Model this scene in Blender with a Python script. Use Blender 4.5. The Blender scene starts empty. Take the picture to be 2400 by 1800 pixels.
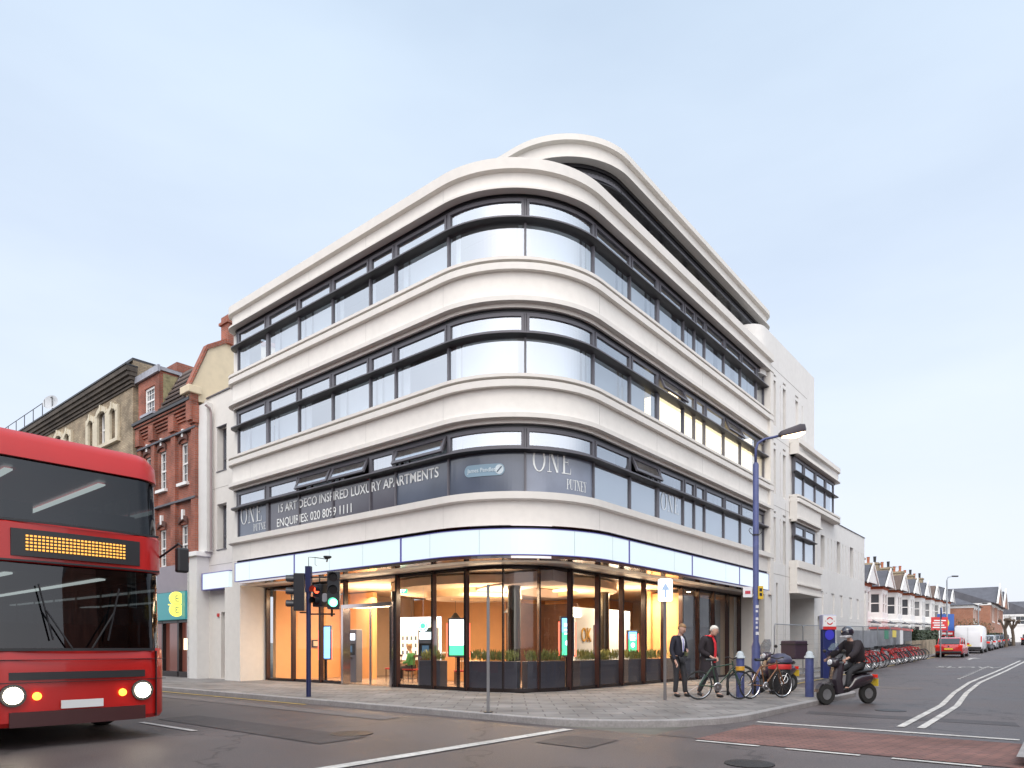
import bpy, bmesh, math, random
from mathutils import Vector, Matrix
PI = math.pi
R_ = math.radians
random.seed(7)
SC = bpy.context.scene
COL = SC.collection
# ---------------------------------------------------------------- camera, sky, light
cam_d = bpy.data.cameras.new('camera'); cam = bpy.data.objects.new('camera', cam_d); COL.objects.link(cam)
cam.location = (0, 0, 1.35); cam.rotation_euler = (R_(90), 0, 0)
cam_d.sensor_width = 36; cam_d.lens = 24.0; cam_d.shift_y = (1517.3-900)/2400
cam_d.clip_end = 3000; cam_d.clip_start = .05
SC.camera = cam
SUN_EL, SUN_AZ = R_(52), R_(186)          # low soft light from behind the camera, a little from the left
w = bpy.data.worlds.new("World"); SC.world = w; w.use_nodes = True
nt = w.node_tree; nt.nodes.clear()
wo = nt.nodes.new('ShaderNodeOutputWorld'); bg = nt.nodes.new('ShaderNodeBackground')
sky = nt.nodes.new('ShaderNodeTexSky'); sky.sky_type = 'NISHITA'; sky.sun_disc = False
sky.sun_elevation = SUN_EL; sky.sun_rotation = SUN_AZ; sky.air_density = 1.0; sky.dust_density = 2.5; sky.ozone_density = 1.5
# thin high cloud veil: pale white-blue mixed over the clear sky, hardly structured
tc = nt.nodes.new('ShaderNodeTexCoord'); mp = nt.nodes.new('ShaderNodeMapping'); mp.inputs['Scale'].default_value = (1.0, 1.0, 3.5)
ns = nt.nodes.new('ShaderNodeTexNoise'); ns.inputs['Scale'].default_value = 1.6; ns.inputs['Detail'].default_value = 5
rg = nt.nodes.new('ShaderNodeMapRange'); rg.inputs['From Min'].default_value = .35; rg.inputs['From Max'].default_value = .7
rg.inputs['To Min'].default_value = .74; rg.inputs['To Max'].default_value = .93
mx = nt.nodes.new('ShaderNodeMix'); mx.data_type = 'RGBA'
sep = nt.nodes.new('ShaderNodeSeparateXYZ'); rp = nt.nodes.new('ShaderNodeValToRGB')
rp.color_ramp.elements[0].position = 0.0; rp.color_ramp.elements[0].color = (4.75, 4.85, 5.5, 1)
rp.color_ramp.elements[1].position = .75; rp.color_ramp.elements[1].color = (3.55, 4.3, 5.15, 1)
e = rp.color_ramp.elements.new(.3); e.color = (4.4, 4.85, 5.55, 1)
L = nt.links
L.new(tc.outputs['Generated'], mp.inputs['Vector']); L.new(mp.outputs[0], ns.inputs['Vector'])
L.new(tc.outputs['Generated'], sep.inputs[0]); L.new(sep.outputs['Z'], rp.inputs[0])
L.new(ns.outputs[0], rg.inputs[0]); L.new(rg.outputs[0], mx.inputs['Factor'])
L.new(sky.outputs[0], mx.inputs['A']); L.new(rp.outputs[0], mx.inputs['B'])
# evening glow: the half of the sky behind the camera, where the sun has gone down, is brighter and warmer
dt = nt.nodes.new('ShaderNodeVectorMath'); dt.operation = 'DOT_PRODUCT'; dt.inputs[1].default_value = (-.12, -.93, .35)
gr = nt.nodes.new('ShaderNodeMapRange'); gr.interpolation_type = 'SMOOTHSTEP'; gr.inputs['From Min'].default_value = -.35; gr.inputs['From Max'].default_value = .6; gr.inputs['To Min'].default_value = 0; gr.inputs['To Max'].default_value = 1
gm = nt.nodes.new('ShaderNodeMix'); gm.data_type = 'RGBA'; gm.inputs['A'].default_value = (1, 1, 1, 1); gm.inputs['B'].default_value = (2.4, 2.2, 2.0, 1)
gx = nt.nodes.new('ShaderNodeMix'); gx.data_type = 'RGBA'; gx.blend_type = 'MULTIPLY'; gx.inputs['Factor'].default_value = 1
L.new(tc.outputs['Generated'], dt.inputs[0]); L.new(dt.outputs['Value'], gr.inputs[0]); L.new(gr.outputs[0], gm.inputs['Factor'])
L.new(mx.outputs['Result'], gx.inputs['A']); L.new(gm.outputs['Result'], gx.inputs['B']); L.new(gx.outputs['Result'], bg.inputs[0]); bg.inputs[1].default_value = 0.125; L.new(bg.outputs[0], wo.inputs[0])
sd = bpy.data.lights.new('sun', 'SUN'); so = bpy.data.objects.new('sun', sd); COL.objects.link(so)
sd.energy = .75; sd.angle = R_(32); sd.color = (1, .93, .86)
so.rotation_euler = (R_(90)-SUN_EL, 0, PI-SUN_AZ)
SC.view_settings.view_transform = 'Standard'; SC.view_settings.look = 'None'; SC.view_settings.gamma = 1
SC.view_settings.exposure = .70
SC.cycles.max_bounces = 7; SC.cycles.glossy_bounces = 4; SC.cycles.transparent_max_bounces = 14; SC.cycles.diffuse_bounces = 3
SC.cycles.use_denoising = True
SC.cycles.sample_clamp_indirect = 4.0

# ---------------------------------------------------------------- frame of the corner plot: a along the side street, b along the high street
TH = R_(39.36); CX, CY = .503, 16.2
ROT = PI/2-TH
def W(a, b, z=0):
    return Vector((CX+a*math.sin(TH)-b*math.cos(TH), CY+a*math.cos(TH)+b*math.sin(TH), z))
def W2(a, b): return W(a, b)[:2]
def gz(a):                                    # the side street climbs gently
    return .0195*(a-14) if a > 18 else (.0195*(a-10)**2/16 if a > 10 else 0)
# ---------------------------------------------------------------- materials
M = {}
def mat(name, col, rough=.7, metal=0, noise=0, scale=3, bump=0, emit=None, es=0, spec=.5, coat=0, streak=0, alpha=None):
    if name in M: return M[name]
    m = bpy.data.materials.new(name); m.use_nodes = True; n = m.node_tree.nodes; l = m.node_tree.links
    p = n['Principled BSDF']; p.inputs['Roughness'].default_value = rough; p.inputs['Metallic'].default_value = metal
    p.inputs['Specular IOR Level'].default_value = spec; p.inputs['Coat Weight'].default_value = coat
    p.inputs['Base Color'].default_value = (*col, 1)
    if noise or bump:
        t = n.new('ShaderNodeTexCoord'); q = n.new('ShaderNodeTexNoise'); q.inputs['Scale'].default_value = scale; q.inputs['Detail'].default_value = 6
        l.new(t.outputs['Object'], q.inputs['Vector'])
        fac = q.outputs[0]
        if noise:
            q2 = n.new('ShaderNodeTexNoise'); q2.inputs['Scale'].default_value = scale*.13; q2.inputs['Detail'].default_value = 3
            mpp = n.new('ShaderNodeMapping'); mpp.inputs['Scale'].default_value = (1, 1, .25 if streak else 1)
            l.new(t.outputs['Object'], mpp.inputs[0]); l.new(mpp.outputs[0], q2.inputs['Vector'])
            ad = n.new('ShaderNodeMath'); ad.operation = 'ADD'; l.new(fac, ad.inputs[0]); l.new(q2.outputs[0], ad.inputs[1])
            r = n.new('ShaderNodeMapRange'); r.inputs['From Min'].default_value = .7; r.inputs['From Max'].default_value = 1.3
            r.inputs['To Min'].default_value = 1-noise; r.inputs['To Max'].default_value = 1+noise; l.new(ad.outputs[0], r.inputs[0])
            h = n.new('ShaderNodeVectorMath'); h.operation = 'SCALE'; h.inputs[0].default_value = col
            l.new(r.outputs[0], h.inputs['Scale']); l.new(h.outputs[0], p.inputs['Base Color'])
        if bump:
            b = n.new('ShaderNodeBump'); b.inputs['Strength'].default_value = bump; b.inputs['Distance'].default_value = .02
            l.new(fac, b.inputs['Height']); l.new(b.outputs[0], p.inputs['Normal'])
    if emit: p.inputs['Emission Color'].default_value = (*emit, 1); p.inputs['Emission Strength'].default_value = es
    M[name] = m; return m
def glass(name, tint=(.85, .9, .93), refl=.5, rough=.015, gcol=(.93, .96, 1)):
    m = bpy.data.materials.new(name); m.use_nodes = True; n = m.node_tree.nodes; l = m.node_tree.links; n.clear()
    o = n.new('ShaderNodeOutputMaterial'); t = n.new('ShaderNodeBsdfTransparent'); t.inputs[0].default_value = (*tint, 1)
    g = n.new('ShaderNodeBsdfGlossy'); g.inputs['Roughness'].default_value = rough; g.inputs[0].default_value = (*gcol, 1)
    x = n.new('ShaderNodeMixShader'); lw = n.new('ShaderNodeLayerWeight'); lw.inputs[0].default_value = .5
    f = n.new('ShaderNodeMath'); f.operation = 'POWER'; f.inputs[1].default_value = 5; l.new(lw.outputs['Facing'], f.inputs[0])
    a = n.new('ShaderNodeMath'); a.operation = 'ADD'; a.use_clamp = True; a.inputs[1].default_value = max(refl, .04)
    l.new(f.outputs[0], a.inputs[0]); l.new(a.outputs[0], x.inputs[0]); l.new(t.outputs[0], x.inputs[1]); l.new(g.outputs[0], x.inputs[2])
    # gentle waviness of float glass
    tcx = n.new('ShaderNodeTexCoord'); nz = n.new('ShaderNodeTexNoise'); nz.inputs['Scale'].default_value = .9; nz.inputs['Detail'].default_value = 1
    bp = n.new('ShaderNodeBump'); bp.inputs['Strength'].default_value = .06; bp.inputs['Distance'].default_value = .05
    l.new(tcx.outputs['Object'], nz.inputs['Vector']); l.new(nz.outputs[0], bp.inputs['Height']); l.new(bp.outputs[0], g.inputs['Normal'])
    l.new(x.outputs[0], o.inputs[0]); M[name] = m; return m
def brick(name, c1, c2, mort, bw=.225, bh=.075, dirt=.35):
    m = bpy.data.materials.new(name); m.use_nodes = True; n = m.node_tree.nodes; l = m.node_tree.links; p = n['Principled BSDF']
    t = n.new('ShaderNodeTexCoord'); s = n.new('ShaderNodeSeparateXYZ'); a = n.new('ShaderNodeMath'); a.operation = 'ADD'; c = n.new('ShaderNodeCombineXYZ')
    l.new(t.outputs['Object'], s.inputs[0]); l.new(s.outputs[0], a.inputs[0]); l.new(s.outputs[1], a.inputs[1]); l.new(a.outputs[0], c.inputs[0]); l.new(s.outputs[2], c.inputs[1])
    b = n.new('ShaderNodeTexBrick'); b.inputs['Scale'].default_value = 1; b.inputs['Brick Width'].default_value = bw; b.inputs['Row Height'].default_value = bh
    b.inputs['Mortar Size'].default_value = .009; b.inputs['Color1'].default_value = (*c1, 1); b.inputs['Color2'].default_value = (*c2, 1); b.inputs['Mortar'].default_value = (*mort, 1)
    l.new(c.outputs[0], b.inputs['Vector'])
    q = n.new('ShaderNodeTexNoise'); q.inputs['Scale'].default_value = 1.1; q.inputs['Detail'].default_value = 7; l.new(t.outputs['Object'], q.inputs['Vector'])
    r = n.new('ShaderNodeMapRange'); r.inputs['From Min'].default_value = .3; r.inputs['From Max'].default_value = .7; r.inputs['To Min'].default_value = 1-dirt; r.inputs['To Max'].default_value = 1+dirt*.6
    h = n.new('ShaderNodeVectorMath'); h.operation = 'SCALE'; l.new(q.outputs[0], r.inputs[0]); l.new(b.outputs[0], h.inputs[0]); l.new(r.outputs[0], h.inputs['Scale']); l.new(h.outputs[0], p.inputs['Base Color'])
    u = n.new('ShaderNodeBump'); u.inputs['Strength'].default_value = .5; u.inputs['Distance'].default_value = .01; u.invert = True; l.new(b.outputs['Fac'], u.inputs['Height']); l.new(u.outputs[0], p.inputs['Normal'])
    p.inputs['Roughness'].default_value = .88; M[name] = m; return m
STONE = mat('limestone render', (.67, .64, .595), .8, noise=.045, scale=5, bump=.12, streak=1)
STONE2 = mat('smooth white render', (.66, .645, .62), .85, noise=.05, scale=4, bump=.08, streak=1)
FRAME = mat('anthracite window frame', (.105, .10, .115), .38, noise=.05, scale=8)
FIN = mat('dark powder coated fin', (.012, .011, .014), .4)
DARKM = mat('dark bronze metal', (.025, .018, .018), .25, metal=.3)
GLS = glass('window glass', (.84, .89, .92), .42)
GLSV = glass('vent glass', (.84, .89, .92), .46)
SHOPG = glass('shop glass', (.95, .96, .96), .02)
WHITE = mat('white paint', (.78, .77, .75), .55, noise=.04, scale=9)
GREYM = mat('galvanised steel', (.32, .34, .36), .42, metal=.7, noise=.1, scale=20)
BLACK = mat('black plastic', (.018, .018, .02), .45)
RUB = mat('tyre rubber', (.02, .02, .02), .85)
CHROME = mat('polished metal', (.6, .6, .62), .15, metal=1)
WOOD = mat('dark walnut panel', (.09, .045, .03), .3, noise=.25, scale=6)
BRICK1 = brick('red brick', (.36, .10, .055), (.27, .075, .045), (.24, .18, .15), dirt=.45)
BRICK2 = brick('yellow stock brick', (.40, .32, .21), (.29, .22, .14), (.2, .17, .14), dirt=.5)
BRICK3 = brick('orange brick', (.42, .15, .07), (.36, .12, .055), (.4, .36, .32), dirt=.2)
SLATE = mat('grey slate', (.09, .09, .105), .6, noise=.25, scale=12)
TILE = mat('brown clay tile', (.12, .085, .07), .8, noise=.3, scale=10)
LEAD = mat('weathered lead', (.30, .31, .35), .5, noise=.25, scale=6)
TERR = mat('terracotta', (.42, .14, .07), .8, noise=.2, scale=12)
CREAM = mat('cream render', (.62, .53, .38), .9, noise=.08, scale=4, streak=1)
PANED = mat('dark old window glass', (.07, .08, .09), .06, spec=1)
CURT = mat('pale roller blind', (.52, .55, .56), .9)
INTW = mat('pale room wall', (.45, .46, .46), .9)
# ---------------------------------------------------------------- mesh builder
class MB:
    def __init__(s, T=None): s.v = []; s.f = []; s.T = T
    def p(s, co):
        co = Vector(co); s.v.append(s.T(co) if s.T else co); return len(s.v)-1
    def face(s, pts): s.f.append([s.p(q) for q in pts])
    def box(s, x0, x1, y0, y1, z0, z1):
        i = [s.p((x, y, z)) for z in (z0, z1) for y in (y0, y1) for x in (x0, x1)]
        for q in ((0, 2, 3, 1), (4, 5, 7, 6), (0, 1, 5, 4), (2, 6, 7, 3), (0, 4, 6, 2), (1, 3, 7, 5)): s.f.append([i[k] for k in q])
        return s
    def hull8(s, lo, hi):                      # two quads (bottom, top) joined
        a = [s.p(q) for q in lo]; b = [s.p(q) for q in hi]; n = len(a)
        s.f.append(a[::-1]); s.f.append(b)
        for k in range(n): s.f.append([a[k], a[(k+1) % n], b[(k+1) % n], b[k]])
        return s
    def prism(s, poly, fn, d0, d1):            # poly of (u,v); fn(u,v,d)->co
        return s.hull8([fn(u, v, d0) for u, v in poly], [fn(u, v, d1) for u, v in poly])
    def loft(s, rings, cap=True, closed=True):
        ids = [[s.p(q) for q in r] for r in rings]; n = len(ids[0])
        for k in range(len(ids)-1):
            for j in range(n if closed else n-1): s.f.append([ids[k][j], ids[k][(j+1) % n], ids[k+1][(j+1) % n], ids[k+1][j]])
        if cap: s.f.append(ids[0][::-1]); s.f.append(ids[-1])
        return s
    def cyl(s, p0, p1, r0, r1=None, n=12, cap=True):
        r1 = r0 if r1 is None else r1; p0 = Vector(p0); p1 = Vector(p1); d = (p1-p0).normalized()
        x = d.orthogonal().normalized(); y = d.cross(x)
        return s.loft([[p+(x*math.cos(2*PI*k/n)+y*math.sin(2*PI*k/n))*r for k in range(n)] for p, r in ((p0, r0), (p1, r1))], cap)
    def tube(s, pts, r, n=8, rs=None):
        pts = [Vector(q) for q in pts]; rings = []
        x = None
        for k, p in enumerate(pts):
            d = (pts[min(k+1, len(pts)-1)]-pts[max(k-1, 0)]).normalized()
            if x is None: x = d.orthogonal().normalized()
            x = (x-d*x.dot(d)).normalized(); y = d.cross(x); rr = rs[k] if rs else r
            rings.append([p+(x*math.cos(2*PI*j/n)+y*math.sin(2*PI*j/n))*rr for j in range(n)])
        return s.loft(rings)
    def lathe(s, prof, c=(0, 0, 0), n=20, axis='z'):
        c = Vector(c); rings = []
        for r, h in prof:
            ring = []
            for k in range(n):
                x, y = r*math.cos(2*PI*k/n), r*math.sin(2*PI*k/n)
                ring.append(c+(Vector((x, y, h)) if axis == 'z' else Vector((h, x, y)) if axis == 'x' else Vector((x, h, y))))
            rings.append(ring)
        if abs(prof[0][0]-prof[-1][0]) < 1e-6 and prof[0][0] > .05 and max(q[0] for q in prof) > prof[0][0]+1e-4 and min(q[0] for q in prof) >= prof[0][0]-1e-6 and len(prof) > 3: return s.loft(rings+rings[:1], cap=False)
        return s.loft(rings)
    def ball(s, c, r, n=12, m=8, sc=(1, 1, 1)):
        c = Vector(c)
        return s.loft([[c+Vector((r*sc[0]*math.sin(PI*(i+.02)/(m+.04))*math.cos(2*PI*k/n), r*sc[1]*math.sin(PI*(i+.02)/(m+.04))*math.sin(2*PI*k/n), r*sc[2]*math.cos(PI*(i+.02)/(m+.04)))) for k in range(n)] for i in range(m+1)])
    def torus(s, c, R, r, axis='y', n=28, m=6):
        c = Vector(c); rings = []
        for k in range(n+1):
            t = 2*PI*k/n; ring = []
            for j in range(m):
                q = 2*PI*j/m; rr = R+r*math.cos(q); h = r*math.sin(q)
                x, y = rr*math.cos(t), rr*math.sin(t)
                ring.append(c+(Vector((x, h, y)) if axis == 'y' else Vector((x, y, h)) if axis == 'z' else Vector((h, x, y))))
            rings.append(ring)
        return s.loft(rings, cap=False)
    def build(s, name, m, parent=None, smooth=False, bevel=0, seg=2, label=None, auto=None):
        me = bpy.data.meshes.new(name); me.from_pydata([tuple(q) for q in s.v], [], s.f)
        bm = bmesh.new(); bm.from_mesh(me); bmesh.ops.remove_doubles(bm, verts=bm.verts, dist=1e-5); bmesh.ops.recalc_face_normals(bm, faces=bm.faces)
        bm.to_mesh(me); bm.free()
        if m: me.materials.append(m)
        o = bpy.data.objects.new(name, me); COL.objects.link(o)
        if parent: o.parent = parent
        if smooth or auto:
            for q in me.polygons: q.use_smooth = True
            if not smooth or auto:
                try: me.set_sharp_from_angle(angle=R_(auto or 35))
                except Exception: pass
        if bevel:
            b = o.modifiers.new('bevel', 'BEVEL'); b.width = bevel; b.segments = seg; b.limit_method = 'ANGLE'; b.angle_limit = R_(40)
        if label: o['label'] = label
        return o
def thing(name, label, cat, loc=(0, 0, 0), rz=0, group=None):
    o = bpy.data.objects.new(name, None); COL.objects.link(o); o.empty_display_size = .2
    o.location = loc; o.rotation_euler = (0, 0, rz); o['label'] = label; o['category'] = cat
    if group: o['group'] = group
    return o
def tag(o, label=None, cat=None, group=None, kind=None):
    for k, v in (('label', label), ('category', cat), ('group', group), ('kind', kind)):
        if v: o[k] = v
    return o
def dup(root, loc, rz=0, label=None, sc=None):
    r = root.copy(); COL.objects.link(r); r.location = loc; r.rotation_euler = (0, 0, rz)
    if label: r['label'] = label
    if sc: r.scale = sc
    for ch in list(root.children):
        c = ch.copy(); COL.objects.link(c); c.parent = r
        for g in list(ch.children):
            d = g.copy(); COL.objects.link(d); d.parent = c
    return r
def plotthing(name, label, cat, group=None):  # a root standing on the plot's own axes
    return thing(name, label, cat, W(0, 0), ROT, group)
def text_mesh(s, size, ext=.004, spacing=1.0, bold=0, align='LEFT'):
    cu = bpy.data.curves.new('lettering', 'FONT'); cu.body = s; cu.size = size; cu.extrude = ext; cu.space_character = spacing; cu.align_x = align; cu.offset = bold
    cu.resolution_u = 3
    o = bpy.data.objects.new('lettering', cu); COL.objects.link(o)
    dg = bpy.context.evaluated_depsgraph_get(); me = bpy.data.meshes.new_from_object(o.evaluated_get(dg))
    bpy.data.objects.remove(o); return me
def put_text(s, size, fn, m, parent, name='lettering', ext=.003, spacing=1.0, bold=0, align='LEFT', sx=1.0):
    me = text_mesh(s, size, ext, spacing, bold, align)     # fn(u,v,d)->co
    for v in me.vertices: v.co = fn(v.co.x*sx, v.co.y, v.co.z)
    me.materials.clear(); me.materials.append(m)
    o = bpy.data.objects.new(name, me); COL.objects.link(o)
    if parent: o.parent = parent
    return o
# ---------------------------------------------------------------- curved facade path
class Path:
    def __init__(s, a0, b0, Lb, Lr, R, re, rr=0):      # left end b=Lb (rounded re), corner R, right end a=Lr (rounded rr)
        s.a0, s.b0, s.Lb, s.Lr, s.R, s.re, s.rr = a0, b0, Lb, Lr, R, re, rr
        s.s = [0, re*PI/2]; s.s.append(s.s[-1]+Lb-re-R-b0); s.s.append(s.s[-1]+R*PI/2); s.s.append(s.s[-1]+Lr-rr-R-a0); s.s.append(s.s[-1]+rr*PI/2)
        s.len = s.s[-1]
    def L(s, b): return s.s[1]+(s.Lb-s.re-b)
    def C(s, deg): return s.s[2]+s.R*R_(90-deg)         # deg 90 = left tangent, 0 = right tangent
    def Rr(s, a): return s.s[3]+(a-s.a0-s.R)
    def at(s, t, o):
        S = s.s
        if t < S[1]:
            q = t/s.re; n = Vector((-math.sin(q), math.cos(q))); c = Vector((s.a0+s.re, s.Lb-s.re)); return c+n*(s.re+o)
        if t <= S[2]: return Vector((s.a0-o, s.Lb-s.re-(t-S[1])))
        if t < S[3]:
            q = (t-S[2])/s.R; n = Vector((-math.cos(q), -math.sin(q))); return Vector((s.a0+s.R, s.b0+s.R))+n*(s.R+o)
        if t <= S[4] or not s.rr: return Vector((s.a0+s.R+t-S[3], s.b0-o))
        q = (t-S[4])/s.rr; n = Vector((math.sin(q), -math.cos(q))); return Vector((s.Lr-s.rr, s.b0+s.rr))+n*(s.rr+o)
    def ts(s, t0, t1, fine=.16):
        out = [t0]; marks = sorted(set([x for x in s.s if t0+1e-4 < x < t1-1e-4]))
        seq = [t0]+marks+[t1]
        for x, y in zip(seq, seq[1:]):
            mid = (x+y)/2; curved = mid < s.s[1] or s.s[2] < mid < s.s[3] or (s.rr and mid > s.s[4])
            k = max(1, math.ceil((y-x)/(fine if mid > s.s[1] and not (s.rr and mid > s.s[4]) else .08))) if curved else 1
            out += [x+(y-x)*(i+1)/k for i in range(k)]
        return out
    def sweep(s, mb, t0, t1, prof, fine=.16):           # closed profile of (offset, z)
        mb.loft([[(*s.at(t, o), z) for o, z in prof] for t in s.ts(t0, t1, fine)]); return mb
    def bar(s, mb, t0, t1, o0, o1, z0, z1): return s.sweep(mb, t0, t1, [(o0, z0), (o1, z0), (o1, z1), (o0, z1)])
    def sheet(s, mb, t0, t1, o, z0, z1):
        mb.loft([[(*s.at(t, o), z) for z in (z0, z1)] for t in s.ts(t0, t1, .12)], cap=False, closed=False); return mb
# ================================================================= ground
def sheetmesh(name, poly, z, m, kind='structure', follow=True, dz=0, sub=None):
    mb = MB(); mb.face([(*W2(a, b), (gz(a) if follow else 0)+z) for a, b in poly]); o = mb.build(name, m); tag(o, kind=kind); return o
def asphalt():
    m = bpy.data.materials.new('asphalt'); m.use_nodes = True; n = m.node_tree.nodes; l = m.node_tree.links; p = n['Principled BSDF']
    t = n.new('ShaderNodeTexCoord'); q = n.new('ShaderNodeTexNoise'); q.inputs['Scale'].default_value = 60; q.inputs['Detail'].default_value = 5
    q2 = n.new('ShaderNodeTexNoise'); q2.inputs['Scale'].default_value = .35; q2.inputs['Detail'].default_value = 6; q2.inputs['Roughness'].default_value = .6
    v = n.new('ShaderNodeTexVoronoi'); v.inputs['Scale'].default_value = .22; v.feature = 'DISTANCE_TO_EDGE'
    wv = n.new('ShaderNodeVectorMath'); wv.operation = 'ADD'; q3 = n.new('ShaderNodeTexNoise'); q3.inputs['Scale'].default_value = 2
    for k in (q, q2, q3): l.new(t.outputs['Object'], k.inputs['Vector'])
    l.new(t.outputs['Object'], wv.inputs[0]); l.new(q3.outputs['Color'], wv.inputs[1]); l.new(wv.outputs[0], v.inputs['Vector'])
    r = n.new('ShaderNodeValToRGB'); r.color_ramp.elements[0].position = .3; r.color_ramp.elements[0].color = (.055, .044, .044, 1); r.color_ramp.elements[1].position = .72; r.color_ramp.elements[1].color = (.125, .103, .10, 1)
    l.new(q2.outputs[0], r.inputs[0])
    r2 = n.new('ShaderNodeMapRange'); r2.inputs['From Min'].default_value = .35; r2.inputs['From Max'].default_value = .65; r2.inputs['To Min'].default_value = .7; r2.inputs['To Max'].default_value = 1.35; l.new(q.outputs[0], r2.inputs[0])
    r3 = n.new('ShaderNodeMapRange'); r3.inputs['From Min'].default_value = 0; r3.inputs['From Max'].default_value = .012; r3.inputs['To Min'].default_value = .45; r3.inputs['To Max'].default_value = 1; l.new(v.outputs[0], r3.inputs[0])
    mm = n.new('ShaderNodeMath'); mm.operation = 'MULTIPLY'; l.new(r2.outputs[0], mm.inputs[0]); l.new(r3.outputs[0], mm.inputs[1])
    h = n.new('ShaderNodeVectorMath'); h.operation = 'SCALE'; l.new(r.outputs[0], h.inputs[0]); l.new(mm.outputs[0], h.inputs['Scale']); l.new(h.outputs[0], p.inputs['Base Color'])
    rr = n.new('ShaderNodeMapRange'); rr.inputs['To Min'].default_value = .35; rr.inputs['To Max'].default_value = .75; l.new(q2.outputs[0], rr.inputs[0]); l.new(rr.outputs[0], p.inputs['Roughness'])
    b = n.new('ShaderNodeBump'); b.inputs['Strength'].default_value = .5; b.inputs['Distance'].default_value = .01; l.new(q.outputs[0], b.inputs['Height']); l.new(b.outputs[0], p.inputs['Normal'])
    return m
ASPH = asphalt()
PAVE = brick('concrete paving slabs', (.23, .215, .205), (.17, .16, .155), (.10, .09, .09), .6, .45, .35)
# slabs lie flat: rewire to x,y
_n = PAVE.node_tree.nodes; _l = PAVE.node_tree.links
_b = [q for q in _n if q.type == 'TEX_BRICK'][0]; _t = [q for q in _n if q.type == 'TEX_COORD'][0]; _l.new(_t.outputs['Object'], _b.inputs['Vector']); _b.inputs['Mortar Size'].default_value = .014
BLOCK = brick('red block paving', (.23, .11, .09), (.17, .085, .075), (.08, .06, .055), .2, .1, .35)
_n = BLOCK.node_tree.nodes; _l = BLOCK.node_tree.links
_b = [q for q in _n if q.type == 'TEX_BRICK'][0]; _t = [q for q in _n if q.type == 'TEX_COORD'][0]; _l.new(_t.outputs['Object'], _b.inputs['Vector'])
KERB = mat('granite kerb', (.27, .255, .25), .7, noise=.2, scale=25)
LINE = mat('worn road paint', (.52, .50, .47), .7, noise=.35, scale=14)
LINEY = mat('worn yellow road paint', (.50, .36, .10), .7, noise=.3, scale=14)
# terrain: one sheet to the horizon, sloping with the side street
mb = MB(); As = [-900, -60, -20, 0, 10, 14, 18, 24, 40, 60, 90, 130, 300, 1200]; Bs = [-900, -40, -20, -10, 0, 10, 30, 60, 900]
grid = [[mb.p((*W2(a, b), min(gz(a), 5)-.006)) for b in Bs] for a in As]
for i in range(len(As)-1):
    for j in range(len(Bs)-1): mb.f.append([grid[i][j], grid[i+1][j], grid[i+1][j+1], grid[i][j+1]])
g = mb.build('ground', mat('verge soil', (.13, .12, .10), .95, noise=.3, scale=2)); tag(g, kind='structure')
def strip(name, edge0, edge1, z, m, top=None):   # between two polylines of (a,b) with equal counts
    mb = MB(); r0 = [(*W2(a, b), gz(a)+z) for a, b in edge0]; r1 = [(*W2(a, b), gz(a)+z) for a, b in edge1]
    mb.loft([r0, r1], cap=False, closed=False); o = mb.build(name, m); tag(o, kind='structure'); return o
strip('high_street_road', [(-12, -60), (-12, 0), (-12, 70)], [(-3.3, -60), (-3.3, 0), (-3.3, 70)], 0, ASPH)
sa = [-3.3, 0, 5, 10, 12, 14, 16, 18, 24, 40, 60, 90, 130]
strip('side_street_road', [(a, -9.4) for a in sa], [(a, -1.9 if a > 9 else -4.9) for a in sa], .004, ASPH)
# kerb outline of the corner pavement
def arc2(c, r, a0, a1, n=8): return [(c[0]+r*math.cos(R_(a0+(a1-a0)*k/n)), c[1]+r*math.sin(R_(a0+(a1-a0)*k/n))) for k in range(n+1)]
kl = [(-3.3, 70), (-3.3, 20), (-3.3, 0)]+arc2((-.3, -2.3), 3.0, 180, 270, 10)+[(2.5, -5.3), (7.5, -5.3)]+arc2((7.5, -3.9), 1.4, 270, 340, 4)[1:]+arc2((10.4, -3.4), 1.5, 170, 90, 4)+[(12, -1.9), (14, -1.9), (16, -1.9), (18, -1.9), (24, -1.9), (40, -1.9), (60, -1.9), (90, -1.9), (130, -1.9)]
def inset(pl, d):
    out = []
    for k, p in enumerate(pl):
        q = Vector(pl[min(k+1, len(pl)-1)])-Vector(pl[max(k-1, 0)]); q.normalize(); nrm = Vector((-q.y, q.x)); out.append((p[0]+nrm.x*d, p[1]+nrm.y*d))
    return out
ki = inset(kl, .14)
mb = MB(); PV = .12
mb.loft([[(*W2(*p), gz(p[0])-.02), (*W2(*p), gz(p[0])+PV-.015), (*W2(*inset([p, kl[min(i+1, len(kl)-1)]] if i < len(kl)-1 else [kl[i-1], p], .02)[0 if i < len(kl)-1 else 1]), gz(p[0])+PV), (*W2(*q), gz(p[0])+PV)] for i, (p, q) in enumerate(zip(kl, ki))], cap=False, closed=False)
tag(mb.build('kerb', KERB), kind='structure')
mb = MB(); ob = [(1.3, q[1]) if q[0] < 0 and q[1] > 0 else (max(q[0], 1.5), 1.5) for q in ki]
mb.loft([[(*W2(*q), gz(q[0])+PV-.002), (*W2(*p), gz(q[0] if q[0] > 1.5 else 0)+PV-.002)] for p, q in zip(ob, ki)], cap=False, closed=False)
tag(mb.build('pavement', PAVE), kind='structure')
strip('near_pavement', [(-12.14, -60), (-12.14, 70)], [(-40, -60), (-40, 70)], PV, PAVE)
strip('near_kerb', [(-12, -60), (-12, 70)], [(-12.14, -60), (-12.14, 70)], PV, KERB)
mb = MB(); mb.loft([[(*W2(-12, -60), -.02), (*W2(-12, -60), PV)], [(*W2(-12, 70), -.02), (*W2(-12, 70), PV)]], cap=False, closed=False); tag(mb.build('near_kerb_face', KERB), kind='structure')
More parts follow.
